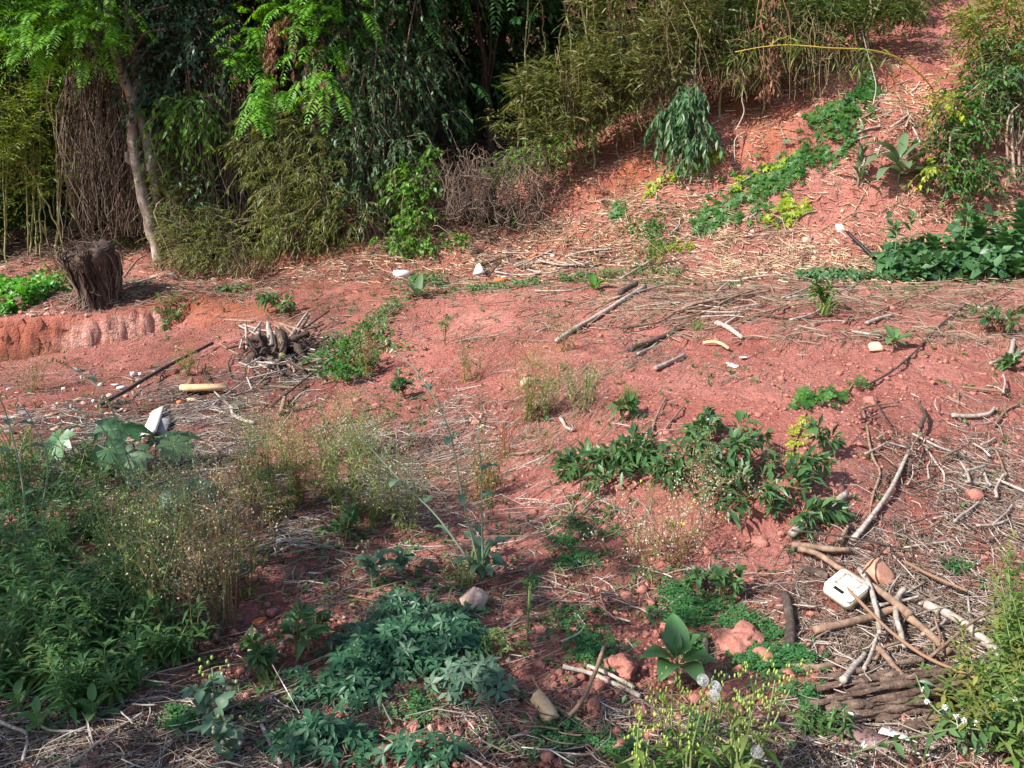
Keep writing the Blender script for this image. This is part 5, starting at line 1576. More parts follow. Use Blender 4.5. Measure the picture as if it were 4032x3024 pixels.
# ------------------------------------------------------------------ stumps
def big_stump():
    rg = np.random.default_rng(4)
    b = G(96, 303)
    Y = b[1]
    t = thing('tree_stump', 'dark fibrous tree stump leaning over the pit rim', 'stump', b)
    top = W(86, 250, Y - .05)
    axis = curve(np.array([b + [.04, 0, -.12], W(98, 288, Y), W(92, 266, Y), top]), 16)
    r = np.interp(np.linspace(0, 1, 16), [0, .1, .3, .6, .9, 1], [.22, .18, .22, .29, .32, .24])
    mb = MB().tube(axis, r, 22)
    v = mb.v[0]
    tz = np.clip((v[:, 2] - top[2] + .12) / .12, 0, 1)
    v[:, 2] += tz * (.10 * noise2(v[:, 0] * 14, v[:, 1] * 14, 6) + .03)
    ang = np.arctan2(v[:, 1] - Y, v[:, 0] - b[0])
    k = .10 * noise3(np.cos(ang) * 3.5, np.sin(ang) * 3.5, v[:, 2] * 1.0, 2) + .05 * noise3(np.cos(ang) * 9, np.sin(ang) * 9, v[:, 2] * 2, 3)
    cx = np.interp(v[:, 2], axis[:, 2], axis[:, 0])
    cy = np.interp(v[:, 2], axis[:, 2], axis[:, 1])
    v[:, 0] = cx + (v[:, 0] - cx) * (1 + k * 1.4)
    v[:, 1] = cy + (v[:, 1] - cy) * (1 + k * 1.4)
    mb.build('trunk', M['bark_dark'], t)
    for side in range(4):
        m = MB()
        for i in range(34):
            a = side * math.pi / 2 + rg.uniform(0, math.pi / 2) + math.pi * .75
            f0, f1 = rg.uniform(-.05, .7), rg.uniform(.5, 1.05)
            if f1 < f0:
                f0, f1 = f1, f0
            ts = np.linspace(f0, f1, 9)
            ax = np.stack([np.interp(ts, np.linspace(0, 1, 16), axis[:, q]) for q in range(3)], -1)
            rr = np.interp(ts, np.linspace(0, 1, 16), r) * rg.uniform(.98, 1.12)
            aa = a + .25 * np.sin(ts * 4 + rg.uniform(0, 6))
            p = ax + np.stack([np.cos(aa) * rr, np.sin(aa) * rr, 0 * rr], -1)
            m.tube(wob(p, .025, rg), rg.uniform(.005, .013), 4, False)
        m.build('fibre_coat', M['stumpfibre'] if side % 2 else M['vinewood'], t)
    m = MB()
    for i in range(90):
        a = rg.uniform(0, 6.28)
        q = rg.uniform(0, .33)
        p = top + np.array([math.cos(a) * q, math.sin(a) * q, -.03])
        m.tube(wob(curve([p, p + rg.normal(0, .06, 3) + [0, 0, .05], p + rg.normal(0, .14, 3) + [0, 0, rg.uniform(-.05, .06)]], 7), .02, rg), rg.uniform(.003, .007), 4, False)
    m.build('frayed_top', M['stumpfibre'], t)
    m = MB()
    for i in range(26):
        p = W(rg.normal(78, 8), rg.normal(298, 5), Y - .2)
        p[2] = H(p[0:1], p[1:2])[0]
        q = p + np.array([rg.normal(.12, .1), .1, rg.uniform(.1, .35)])
        m.tube(wob(curve([p, (p + q) / 2 + rg.normal(0, .03, 3), q], 7), .02, rg), rg.uniform(.003, .007), 4, False)
    m.build('root_tangle', M['twig'], t)


big_stump()


def black_stump():
    rg = np.random.default_rng(6)
    b = G(485, 226)
    t = thing('black_stump', 'black old stump under the dry root fringe with vine over it', 'stump', b)
    m = MB().tube(wob(curve([W(489, 218, b[1] - .05), W(487, 200, b[1]), W(489, 186, b[1] + .1)], 10), .03, rg), [.16, .15, .13, .12, .12, .13, .13, .13, .12, .10], 12)
    m.build('trunk', M['bark_dark'], t, True)
    MB().tube(wob(curve([W(468, 219, b[1] - .1), W(464, 207, b[1]), W(469, 196, b[1] + .1)], 8), .03, rg), [.07, .12, .13, .12, .11, .10, .09, .08], 10).build('root', M['bark_dark'], t, True)
    MB().tube(wob(curve([W(503, 222, b[1] - .2), W(496, 212, b[1] - .1), W(490, 206, b[1])], 8), .03, rg), np.linspace(.05, .1, 8), 9).build('root', M['bark_dark'], t, True)


black_stump()


def root_heap():
    rg = np.random.default_rng(7)
    g, m = mpp(276, 357)
    t = thing('uprooted_stump', 'charred uprooted stump with pale splinter standing in a heap of sticks', 'stump', g)
    Y = g[1]
    def P(l):
        return np.array([W(x, y, Y + dy) for x, y, dy in l])
    MB().tube(wob(curve(P([(272, 345, 0), (270, 333, .02), (267, 321, .05)]), 9), .008, rg), [.045, .045, .04, .038, .036, .03, .026, .018, .006], 6).build('splinter', M['stick_grey'], t)
    for j in range(16):
        a = rg.uniform(0, 6.28)
        b0 = g + np.array([math.cos(a) * .10, math.sin(a) * .10, -.03])
        b1 = b0 + np.array([math.cos(a) * rg.uniform(.0, .28), math.sin(a) * rg.uniform(.0, .25), rg.uniform(.08, .34)])
        c = wob(curve([b0, (b0 + b1) / 2 + rg.normal(0, .04, 3), b1], 10), .035, rg)
        MB().tube(c, np.linspace(rg.uniform(.022, .04), .008, 10) * (1 + .25 * rg.normal(size=10)).clip(.5, 1.5), 6).build('root', M['bark_dark'] if j % 3 else M['stick_dark'], t)
    for l, r in (([(246, 368, -.2), (256, 352, -.1), (266, 345, 0), (276, 350, .0)], .04), ([(306, 366, -.2), (300, 352, -.1), (292, 345, 0), (280, 350, 0)], .04), ([(262, 376, -.3), (268, 366, -.2), (274, 358, -.1)], .05), ([(290, 374, -.3), (286, 364, -.2), (280, 356, -.1)], .045), ([(250, 340, .0), (262, 338, 0), (274, 344, 0)], .035), ([(308, 334, .1), (296, 338, .05), (282, 344, 0)], .03), ([(276, 366, -.12), (280, 352, -.05), (283, 340, 0), (279, 330, .05)], .06), ([(268, 360, -.08), (272, 350, 0), (276, 342, .05), (284, 334, .1)], .04), ([(262, 352, 0), (268, 344, .02), (276, 336, .05)], .03), ([(284, 362, -.1), (284, 350, 0), (290, 341, .05)], .03), ([(270, 362, -.12), (274, 362, -.14), (279, 363, -.15)], .035)):
        c = wob(curve(P(l), 12), .02, rg)
        MB().tube(c, r * (1 + .25 * rg.normal(size=12)).clip(.5, 1.5), 7).build('root', M['bark_dark'], t)
    MB().tube(wob(curve(P([(281, 358, -.16), (284, 348, -.12), (281, 338, -.1), (278, 336, -.1)]), 10), .012, rg), .026, 7).build('root', M['stick_brown'], t)
    for i, (x0, y0, x1, y1, w) in enumerate([(291, 350, 309, 326, 3), (296, 352, 310, 331, 3), (281, 337, 306, 347, 3.5), (248, 362, 247, 340, 3), (282, 366, 285, 358, 4), (225, 332, 256, 336, 2.5), (255, 345, 262, 338, 3), (300, 345, 325, 340, 2.5), (286, 340, 297, 352, 2.5), (240, 338, 258, 350, 2), (303, 343, 330, 325, 2.2), (290, 332, 318, 322, 2), (262, 372, 246, 384, 2), (300, 368, 330, 352, 2)]):
        stick('heap_stick', 'dry stick leaning on the charred uprooted stump', 'stick', [(x0, y0, .1), (x1, y1, .12)], w, ['stick_grey', 'stick_dark', 'stick_brown'][i % 3], 700 + i, .8, .03, 'sticks leaning on the charred stump', .006, 6, 8)
    loose(60, 278, 358, 26, 13, 'short dry stick in the heap round the charred stump', 'sticks heaped round the charred stump', (14, 44), (1.3, 3.0), ['stick_grey', 'stick_dark', 'stick_dark', 'stick_brown'], 72)


root_heap()


# arching yellow cane and other single canes
def cane(name, label, pts, r, mat, leaf_mat_=None, nl=0, seed=0, cat='cane'):
    rg = np.random.default_rng(seed)
    P = curve(np.array([W(*q) for q in pts]), 26)
    t = thing(name, label, cat, P[0])
    rad = np.linspace(r, r * .35, 26)
    rad[::4] *= 1.25
    MB().tube(P, rad, 6).build('culm', M[mat], t, True)
    if nl:
        k = rg.integers(9, 25, nl)
        mb = MB()
        sprays(mb, None, P[k], unit(rg.normal(0, .6, (nl, 3)) + [-.3, -.3, -.3]), rg, 6, .3, .15, .02, .6, twig=False)
        mb.build('foliage', M[leaf_mat_], t)
    return t


g0 = G(932, 88)
cane('arching_cane', 'single bright yellow bamboo cane arching out over the red bank', [(932, 88, g0[1]), (921, 75, g0[1] - .3), (900, 59, g0[1] - .6), (870, 50, g0[1] - .9), (830, 48, g0[1] - 1.1), (790, 45, g0[1] - 1.2), (762, 47, g0[1] - 1.2), (735, 52, g0[1] - 1.2)], .0115, 'culm_yellow', 'bamboo_lime', 26, 12)
for i, (l, lab) in enumerate([([(892, 145, 10.9), (880, 125, 10.9), (873, 108, 11), (876, 85, 11.1), (868, 55, 11.2), (862, 30, 11.3)], 'thin wavy dead vine rising past the creeper strip'), ([(700, 160, 11.0), (696, 130, 11.0), (692, 108, 11.0), (695, 80, 11), (696, 40, 11)], 'thin straight dead stem behind the hanging leafy shrub'),
                             ([(736, 130, 11.0), (744, 112, 11), (742, 95, 11), (750, 60, 11.2), (746, 20, 11.4)], 'thin dead stem hanging over the bank under bamboo'), ([(745, 132, 11.0), (735, 140, 10.8), (735, 162, 10.6)], 'bent dry stem hanging down the bare red bank'),
                             ([(985, 140, 10.2), (983, 110, 10.3), (986, 90, 10.4)], 'dead pale stalk hanging in front of the mixed leafy bush')]):
    cane('hanging_vine', lab, l, .010, 'straw', None, 0, 20 + i, 'stem')
g1 = G(82, 252)
cane('leaning_cane', 'bare pale cane leaning from behind the dark stump towards the bamboo', [(84, 240, g1[1]), (76, 215, g1[1]), (62, 190, g1[1] - .1), (48, 172, g1[1] - .2)], .016, 'culm', None, 0, 30)
cane('broken_cane', 'short broken cane standing beside the dark fibrous stump', [(122, 289, G(122, 289)[1]), (117, 272, G(122, 289)[1]), (114, 255, G(122, 289)[1])], .014, 'straw', None, 0, 31)
stick('pole', 'long pole lying on dark soil between stump and pale barked tree', 'pole', [(122, 291), (150, 282), (176, 276)], 2.6, 'stick_grey', 900, .7, .03)
stick('pole', 'thin dark pole lying below the long pole by the stump', 'pole', [(125, 288, .1), (138, 279, .2), (147, 273, .2)], 2.2, 'stick_brown', 901, .7, .03)


# ------------------------------------------------------------------ low plants
def creeper(name, label, path, width, n, mat, seed, leaf=(.075, .034), h=.06, group=None, five=True):
    """creeping leafy runner lying over the bank along a path of picture points"""
    rg = np.random.default_rng(seed)
    K = np.array([G(*p[:2]) for p in path])
    c = curve(K, 60)
    wv = np.interp(np.linspace(0, 1, 60), np.linspace(0, 1, len(path)), [p[2] if len(p) > 2 else 1 for p in path]) * width
    i = rg.integers(0, 60, n)
    off = rg.normal(0, .5, n) * wv[i]
    tg = unit(np.gradient(c, axis=0))[i]
    s = unit(np.cross(tg, [0, 0, 1.0]))
    P = c[i] + s * off[:, None] + rg.normal(0, .02, (n, 3))
    P[:, 2] = H(P[:, 0], P[:, 1])
    N = NRM(P[:, 0], P[:, 1], .1)
    P = P + N * (rg.uniform(.2, 1.3, n) * h)[:, None]
    t = thing(name, label, 'creeper', K[len(K) // 2], group)
    out = unit(N * .9 + np.array([-.2, -.5, .1]) + rg.normal(0, .35, (n, 3)))
    mb = MB()
    if five:
        a = unit(np.cross(out, rg.normal(0, 1, (n, 3))))
        b = np.cross(out, a)
        for k in range(5):
            th = (k - 2) * .62
            d = a * math.cos(th) + b * math.sin(th) - out * .1
            sz = rg.uniform(.7, 1.2, n) * (1 - .12 * abs(k - 2))
            mb.leaves(P + d * .01, d, out, leaf[0] * sz, leaf[1] * sz, .1, .1, .5)
    else:
        for k in range(3):
            d = unit(rg.normal(0, 1, (n, 3)) + out * .2)
            mb.leaves(P, d, out, leaf[0] * rg.uniform(.6, 1.2, n), leaf[1], .12, .15)
    mb.build('foliage', mat, t)
    rn = c.copy()
    rn[:, 2] = H(rn[:, 0], rn[:, 1]) + .015
    MB().tube(rn[::3], .006, 4).build('stem', M['stembrown'], t)
    return t


creeper('creeper', 'broad green five leaved creeper running down the red bank from the bamboo', [(872, 82, .6), (862, 98, 1), (850, 114, 1.0), (836, 130, 1.3), (820, 146, 1.3), (802, 160, 1.1)], .17, 420, M['creeper'], 801)
creeper('creeper', 'dense green five leaved creeper patch at the middle of the red bank', [(798, 164, .7), (782, 176, 1.1), (762, 190, 1.5), (742, 204, 1.5), (718, 214, 1.0), (695, 226, .6)], .20, 380, M['creeper'], 802)
creeper('creeper', 'thin yellow green creeper runner below the hanging leafy shrub', [(722, 158, 1), (705, 164, 1), (690, 172, 1), (668, 182, .8), (645, 194, .5)], .06, 70, M['creeper_yellow'], 803)
creeper('creeper', 'thin yellow green runner beside the dense creeper patch', [(790, 162, .8), (770, 170, 1), (752, 178, 1), (735, 190, .8)], .05, 40, M['creeper_yellow'], 804)
creeper('creeper', 'yellow green creeper tip hanging below the dense creeper patch', [(790, 205, .6), (778, 212, 1), (765, 225, 1)], .06, 30, M['creeper_yellow'], 805)
creeper('creeper', 'short yellow runner below the creeper tip pointing at the plaster piece', [(806, 208, .8), (795, 215, 1), (782, 222, .8)], .05, 30, M['creeper_yellow'], 806)
creeper('creeper', 'small dark green creeper tuft on the bank beside the orange cut', [(622, 205, 1), (620, 214, 1), (616, 222, .7)], .10, 34, M['creeper'], 807)
creeper('creeper', 'fine leaved green creeper mat spread low on the bank foot', [(632, 236, 1), (645, 224, 1.3), (665, 226, 1.2), (650, 245, 1.0), (660, 254, .8)], .30, 330, M['creeper'], 808, (.045, .02), .05, None, False)
creeper('creeper', 'yellowish fine mat at the lower edge of the fine leaved creeper', [(652, 256, 1), (670, 250, 1), (690, 246, .8)], .12, 110, M['creeper_yellow'], 809, (.04, .018), .04, None, False)
creeper('creeper', 'green creeper shoots on the slope below light green vine', [(385, 250, 1), (410, 252, 1.2), (440, 250, 1), (462, 244, .8)], .12, 90, M['vine_light'], 810, (.06, .04), .06, None, False)
creeper('creeper', 'vivid bean leaved patch at the picture edge beside the stump', [(-8, 300, 1.6), (12, 292, 1.8), (28, 297, 1.5), (40, 302, .8)], .42, 360, M['bean'], 811, (.09, .065), .16, None, False)
creeper('creeper', 'bean leaves spilling at the rim below the vivid bean patch', [(-4, 312, 1), (6, 315, 1), (14, 312, .8)], .18, 70, M['bean'], 812, (.07, .05), .08, None, False)
creeper('creeper', 'low green weed mat in front of the white brick', [(412, 284, 1), (424, 284, 1.2), (440, 285, 1)], .12, 110, M['weed'], 813, (.06, .02), .09, None, False)
creeper('creeper', 'low green weed mat along the ledge beside terracotta brick', [(470, 292, 1), (490, 290, 1), (515, 288, 1), (540, 284, 1)], .10, 150, M['weed'], 814, (.05, .02), .06, None, False)
creeper('creeper', 'low green weed strip along the ledge between mound and bank', [(560, 282, 1), (600, 278, 1.1), (640, 274, 1.2), (680, 276, 1)], .14, 230, M['weed'], 815, (.05, .018), .07, None, False)
creeper('creeper', 'dense ground of broad leaves filling the patch on the ledge at the picture edge', [(890, 276, .6), (920, 272, 1.2), (960, 268, 1.6), (1000, 266, 1.8), (1030, 262, 1.8)], .40, 420, M['broad'], 824, (.16, .09), .16, None, False)
creeper('creeper', 'low leafy strip along the ledge joining the broad leaved patch', [(800, 280, 1), (830, 279, 1.2), (870, 279, 1.3), (920, 281, 1.2)], .14, 230, M['broad'], 816, (.07, .032), .06, None, False)
creeper('creeper', 'dark green weed patch between the root heap and the straw mound', [(372, 335, .5), (362, 345, 1), (352, 358, 1.4), (345, 372, 1.2), (350, 385, .6)], .30, 430, M['creeper'], 817, (.055, .03), .12, None, False)
creeper('creeper', 'light weed strip climbing above the dark green weed patch', [(400, 305, .8), (385, 315, 1), (372, 328, .9)], .2, 160, M['weed'], 818, (.045, .018), .06, None, False)
creeper('creeper', 'bright yellow green creeping tuft on the bare mound', [(792, 402, .8), (806, 404, 1.4), (820, 402, 1.3), (834, 396, .8)], .075, 46, M['creeper'], 819, (.05, .024), .05)
creeper('creeper', 'thin runner with paired leaves beyond the bright creeping tuft', [(836, 400, .6), (850, 390, 1), (868, 382, 1)], .05, 24, M['creeper'], 820, (.035, .016), .03)
creeper('creeper', 'yellow green seedling runner below the bright creeping tuft', [(806, 415, .6), (800, 432, .5), (795, 445, .7), (791, 458, 1)], .025, 22, M['creeper_yellow'], 821, (.036, .015), .03)
creeper('creeper', 'green vine leaves sprouting over the black stump', [(500, 216, .6), (497, 224, 1), (512, 222, .8), (470, 214, .6)], .10, 40, M['vine_light'], 822, (.09, .05), .08, None, False)
creeper('creeper', 'dark leaf mat on the far ground by the dry grass below yellow green shrub', [(218, 290, .8), (232, 292, 1), (250, 290, .8)], .08, 50, M['weed'], 823, (.06, .03), .05, None, False)


def big_leaf(L, Wd, arch, lobes=0, wave=.04, seed=0, fold=.25, nseg=13):
    """one large leaf along +x, base at origin: (verts, quads)"""
    rg = np.random.default_rng(seed)
    t = np.linspace(0, 1, nseg)
    prof = np.sin(np.pi * t ** .85) ** .62 * (1 - .15 * t) + .015
    if lobes:
        prof = prof * (.38 + .62 * np.abs(np.sin(t * math.pi * lobes)) ** .8)
    z = arch * np.sin(t * math.pi * .75) * L - arch * .9 * t ** 2.2 * L
    rows = []
    ph = rg.uniform(0, 6, 2)
    for s in (-1, -.5, 0, .5, 1):
        y = s * prof * Wd / 2
        zz = z + fold * np.abs(y) + wave * L * np.sin(t * 9 + ph[0] + s * 2) * abs(s) * .5
        rows.append(np.stack([t * L, y, zz], -1))
    v = np.stack(rows, 1).reshape(-1, 3)
    i = np.arange(nseg - 1)[:, None] * 5
    j = np.arange(4)[None]
    q = np.stack([i + j, i + 5 + j, i + 6 + j, i + 1 + j], -1).reshape(-1, 4)
    return v, q


def rosette(name, label, cat, base, leaves, mat, stem_mat, seed, stem_h=.0, lobes=0, group=None, stem_r=.008):
    """plant of few large leaves, each a part. leaves: (height, turn deg, rise deg, length, width, arch)"""
    rg = np.random.default_rng(seed)
    t = thing(name, label, cat, base, group)
    base = np.asarray(base, float)
    for i, (h, az, el, L, Wd, ar) in enumerate(leaves):
        v, q = big_leaf(L, Wd, ar, lobes, .03, seed + i)
        e, a = R(el), R(az)
        Ry = np.array([[math.cos(e), 0, math.sin(e)], [0, 1, 0], [-math.sin(e), 0, math.cos(e)]])
        Rz = np.array([[math.cos(a), math.sin(a), 0], [-math.sin(a), math.cos(a), 0], [0, 0, 1]])
        v = v @ Ry @ Rz + base + [0, 0, h] + np.array([math.cos(a), math.sin(a), 0]) * stem_r
        m = MB().add(v, None, q)
        lf = m.build('leaf', M[mat], t, True)
    if stem_h > 0:
        MB().tube(wob(np.linspace(base - [0, 0, .02], base + [0, 0, stem_h], 6), .004, rg), np.linspace(stem_r, stem_r * .6, 6), 6).build('stem', M[stem_mat], t, True)
    return t


def rleaves(n, h0, h1, L, Wd, el, ar, seed, az0=0):
    rg = np.random.default_rng(seed)
    out = []
    for i in range(n):
        f = i / max(n - 1, 1)
        out.append((h0 + (h1 - h0) * f, az0 + i * 137.5 + rg.uniform(-15, 15), el[0] + (el[1] - el[0]) * f + rg.uniform(-8, 8), L * rg.uniform(.8, 1.15) * (1 - .25 * f), Wd * rg.uniform(.85, 1.1) * (1 - .2 * f), ar))
    return out


rosette('wide_leaved_plant', 'wide leaved felted plant with long drooping leaves on the red bank', 'plant', G(898, 184), [(.30, 185, 12, .62, .17, .28), (.32, 5, 16, .62, .17, .22), (.34, 60, 45, .45, .13, .1), (.22, 200, 0, .55, .19, .3), (.25, 340, 5, .5, .16, .25), (.12, 215, -8, .48, .18, .3), (.10, 320, 0, .42, .19, .25), (.15, 260, 5, .38, .16, .3), (.08, 20, 5, .35, .15, .2), (.32, 130, 30, .4, .12, .15)], 'broad_grey', 'stemgrey', 831, .36, 0, None, .014)
rosette('wide_leaved_plant', 'smaller felted plant with upright tip beside the wide leaved one', 'plant', G(858, 186), rleaves(13, .04, .36, .27, .075, (0, 60), .25, 832), 'broad_grey', 'stemgrey', 832, .36, 0, None, .010)
rosette('leaf_rosette', 'low fresh green leaf rosette on the mound beside a pale stone', 'plant', G(893, 347), [(.03, 175, 18, .20, .085, .2), (.04, 350, 10, .20, .09, .2), (.05, 110, 45, .16, .07, .1), (.03, 230, 5, .18, .075, .3), (.04, 60, 40, .15, .065, .1), (.02, 300, 5, .10, .05, .2), (.03, 20, 10, .19, .05, .2)], 'weed', 'stemgreen', 833, .05)
rosette('leaf_rosette', 'grey green leaf rosette at the edge of the ledge below the white brick', 'plant', G(418, 299), [(.03, 170, 25, .34, .12, .25), (.03, 10, 25, .34, .13, .25), (.05, 80, 55, .28, .1, .1), (.03, 290, 20, .26, .12, .2), (.03, 130, 40, .25, .09, .2), (.02, 220, 10, .24, .1, .2)], 'broad_grey', 'stemgreen', 834, .05)
rosette('leaf_rosette', 'light green leaf rosette at the mound crest near the dark pole end', 'plant', G(593, 290), [(.02, 175, 12, .24, .11, .2), (.02, 5, 12, .24, .11, .2), (.03, 90, 45, .18, .09, .1), (.02, 280, 10, .16, .09, .2), (.02, 40, 25, .2, .09, .2)], 'creeper', 'stemgreen', 835, .03)
b_ = G(676, 682)
rosette('broad_leaved_plant', 'young plant with very large oval leaves beside the flowering lettuce', 'plant', b_, [(.10, 95, 62, .135, .095, .08), (.08, 195, 15, .13, .085, .22), (.07, 235, 5, .13, .085, .25), (.07, 340, 15, .13, .075, .25), (.06, 300, 0, .125, .085, .3), (.10, 20, 38, .10, .06, .15), (.09, 140, 50, .10, .065, .1), (.10, 70, 75, .07, .03, .05), (.10, 270, 60, .06, .028, .05)], 'broad', 'stemgreen', 836, .12, 0, None, .007)
def palmate(name, label, cat, base, leaves, mat, seed, h, group=None):
    rg = np.random.default_rng(seed)
    t = thing(name, label, cat, base, group)
    base = np.asarray(base, float)
    for (az, el, r, L) in leaves:
        a, e = R(az), R(el)
        out = np.array([math.cos(a), math.sin(a), 0])
        c = base + out * r + [0, 0, h * rg.uniform(.8, 1.1)]
        n = unit(np.array([0, 0, 1.0]) + out * math.sin(e) + np.array([-.15, -.35, 0]))
        u = unit(out - n * (out @ n))
        w = np.cross(n, u)
        m = MB()
        for k, th in enumerate((-2.3, -1.55, -.8, 0, .8, 1.55, 2.3)):
            d = u * math.cos(th) + w * math.sin(th)
            l = L * (1 - .10 * abs(k - 3)) * rg.uniform(.9, 1.1)
            m.leaves(c[None], (d - n * .08)[None], n[None], l, l * .62, .07, .2, .55)
        m.build('leaf', M[mat], t)
        MB().tube(curve([base + out * .01, (base + c) / 2 + out * r * .2, c], 7), .005, 5).build('leaf_stalk', M['stemgreen'], t, True)
    return t


# palmate castor like plants at the head of the weed patch
palmate('palmate_plant', 'lobed pale green leaves of a large weed behind the tall thistle', 'plant', G(100, 482), [(170, 30, .20, .17), (20, 20, .16, .17), (240, 60, .22, .16), (320, 40, .18, .16), (90, -20, .15, .15)], 'broad', 837, .30)
palmate('palmate_plant', 'lobed grey green leaves of a large weed below the weathered white plank', 'plant', G(152, 480), [(30, 20, .14, .18), (150, 30, .16, .16), (265, 70, .18, .17), (340, 40, .20, .15), (90, 0, .1, .14)], 'broad_grey', 838, .24)
palmate('palmate_plant', 'pale silvery lobed leaves low beside the airy weeds', 'plant', G(182, 502), [(0, 30, .12, .12), (150, 30, .12, .11), (270, 60, .10, .12), (70, 0, .08, .1)], 'weed_grey', 839, .10)
# broad leaved patch on the ledge at the picture edge
for i, (x, y, h, L, n, lab) in enumerate([
        (905, 272, .25, .20, 12, 'broad leaved weed behind the foot of the black rod'), (930, 268, .30, .22, 14, 'broad leaved weed in the patch next to the black rod'), (955, 272, .26, .22, 14, 'low broad leaved weed in the middle of the patch'),
        (975, 258, .40, .24, 16, 'tall broad leaved weed rising in the middle of the patch'), (1000, 268, .34, .24, 14, 'broad leaved weed towards the picture edge in the patch'), (1018, 258, .55, .30, 16, 'tallest large leaved weed at the picture edge of the patch'),
        (940, 279, .14, .18, 12, 'low broad leaved weed at the front of the patch'), (985, 280, .16, .18, 12, 'low broad leaved weed at the front edge near the wire hoop'), (1015, 281, .2, .2, 12, 'low broad leaved weed at the very edge of the patch'), (915, 282, .12, .16, 10, 'smallest broad leaved weed at the patch tip')]):
    rosette('broad_leaved_weed', lab, 'plant', G(x, y), rleaves(int(n * 1.7), .05, h, L * 1.15, L * .62, (5, 35), .25, 850 + i), 'broad', 'stemgreen', 850 + i, h, 0, 'broad leaved patch on the ledge', .006)
for i, (x, y, h, lab) in enumerate([(893, 270, .50, 'tall slender weed with two big leaves above the black rod'), (906, 272, .62, 'tallest slender weed with bud top above the broad leaved patch'), (962, 262, .6, 'slender stalk with few dark leaves over the broad leaved patch')]):
    b = G(x, y)
    rosette('slender_weed', lab, 'plant', b, [(h * .75, 185, 15, .22, .10, .3), (h * .6, 350, -5, .22, .11, .4), (h * .95, 20, 40, .12, .05, .2), (h * .9, 200, 40, .12, .05, .2), (h, 90, 60, .09, .04, .1), (h * .85, 280, 20, .12, .05, .3)], 'broad', 'stemgreen', 870 + i, h, 0, 'slender weeds over the broad leaved patch', .006)


# ------------------------------------------------------------------ weeds
def lance_shrub(name, label, px, py, n, spread, h, seed, mat='lance', leaf=(.095, .027), group=None, lean=(0, 0), stem='stembrown'):
    rg = np.random.default_rng(seed)
    b = G(px, py)
    t = thing(name, label, 'shrub', b, group)
    mb, st = MB(), MB()
    for i in range(n):
        a = rg.uniform(0, 6.28)
        e = b + np.array([math.cos(a) * spread * rg.uniform(.4, 1) + lean[0], math.sin(a) * spread * rg.uniform(.3, .9) + lean[1], 0])
        e[2] = H(e[0:1], e[1:2])[0] + h * rg.uniform(.5, 1.1)
        mid = (b + e) / 2 + [0, 0, h * .35]
        c = curve([b, mid, e], 11)
        m_ = MB().tube(c, np.linspace(.0035, .0018, 11), 4, False)
        st.add(np.vstack(m_.v), None, np.vstack(m_.f4))
        tg = unit(np.gradient(c, axis=0))
        for k in range(3, 11):
            s = unit(np.cross(tg[k], [0, 0, 1.0]))
            u = np.cross(s, tg[k])
            sc = rg.uniform(.75, 1.15) * (1 if k < 10 else .7)
            ph = rg.uniform(0, 3.14)
            w_ = s * math.cos(ph) + u * math.sin(ph)
            for sg in (1, -1):
                d = w_ * sg + tg[k] * .55 + np.array([0, 0, .12]) + rg.normal(0, .12, 3)
                mb.leaves(c[k], d, unit(np.array([0, -.2, 1]) + rg.normal(0, .3, 3)), leaf[0] * sc, leaf[1] * sc, .16, .22, .45)
        mb.leaves(np.repeat(c[-1:], 3, 0), unit(tg[-1] + rg.normal(0, .4, (3, 3))), unit(rg.normal(0, 1, (3, 3)) + [0, 0, .5]), leaf[0] * .6, leaf[1] * .6, .2, .1)
    mb.build('foliage', M[mat], t)
    st.build('stem', M[stem], t)
    return t


GL = 'lance leaved shrubs sprawling on the mound'
for i, a in enumerate([
        ('lance leaved shrub sprawling left of the bare soil strip beneath the thin roots', 610, 484, 13, .26, .13), ('dense lance leaved clump just above the yellow flowered dry weed', 628, 468, 11, .22, .15),
        ('lance leaved shrub in the middle of the mound between two dry weeds', 690, 478, 11, .26, .13), ('dark lance leaved shrub with tall shoots up the mound', 725, 466, 9, .24, .2),
        ('lance leaved shrub spreading over bare soil below the seedling runner', 752, 500, 12, .28, .12), ('lance leaved shoots hanging over the crack in bare soil', 790, 478, 6, .2, .14),
        ('lance leaved runner reaching the thick bleached branch', 800, 516, 7, .22, .08), ('small lance leaved shoot at the upper shrub edge above the clump', 700, 440, 6, .16, .14),
        ('lone lance leaved sprout standing on bare soil above thick branch', 822, 455, 3, .10, .16), ('small lance leaved shoots below the fern tuft', 622, 420, 4, .10, .12),
        ('lance leaved fringe beside the pale straw at the shrub foot', 578, 470, 5, .16, .1)]):
    lance_shrub('lance_leaved_shrub', a[0], a[1], a[2], a[3], a[4], a[5], 900 + i, group=GL)
lance_shrub('lance_leaved_shrub', 'lance leaved sapling in the straw at the picture edge beside the flat tiles', 1000, 335, 8, .26, .22, 921, leaf=(.10, .028), stem='stemred', group=GL)
lance_shrub('lance_leaved_shrub', 'small leafy weed at the picture edge below the flat tiles', 1018, 372, 4, .14, .08, 922, group=GL)
lance_shrub('seedling', 'upright lance leaved seedling in the shaded rubble heap', 297, 660, 3, .05, .17, 923, leaf=(.085, .026))
lance_shrub('seedling', 'upright narrow seedling with dark leaves below the big pinkish stone', 527, 642, 2, .03, .26, 924, leaf=(.05, .018), stem='stemgreen')
lance_shrub('seedling', 'lance leaved seedling beside the clover and dark upright log', 720, 600, 4, .09, .13, 925, leaf=(.06, .024))
lance_shrub('seedling', 'pale budded seedling at the clover edge under the dry flower weed', 700, 592, 4, .08, .10, 926, leaf=(.05, .02))
lance_shrub('seedling', 'leafy seedling beside the rubble heap in the shade', 318, 640, 3, .07, .10, 927, leaf=(.06, .02))
lance_shrub('seedling', 'dark leafy seedling standing under the bindweed edge', 260, 668, 4, .09, .09, 928, leaf=(.065, .026))
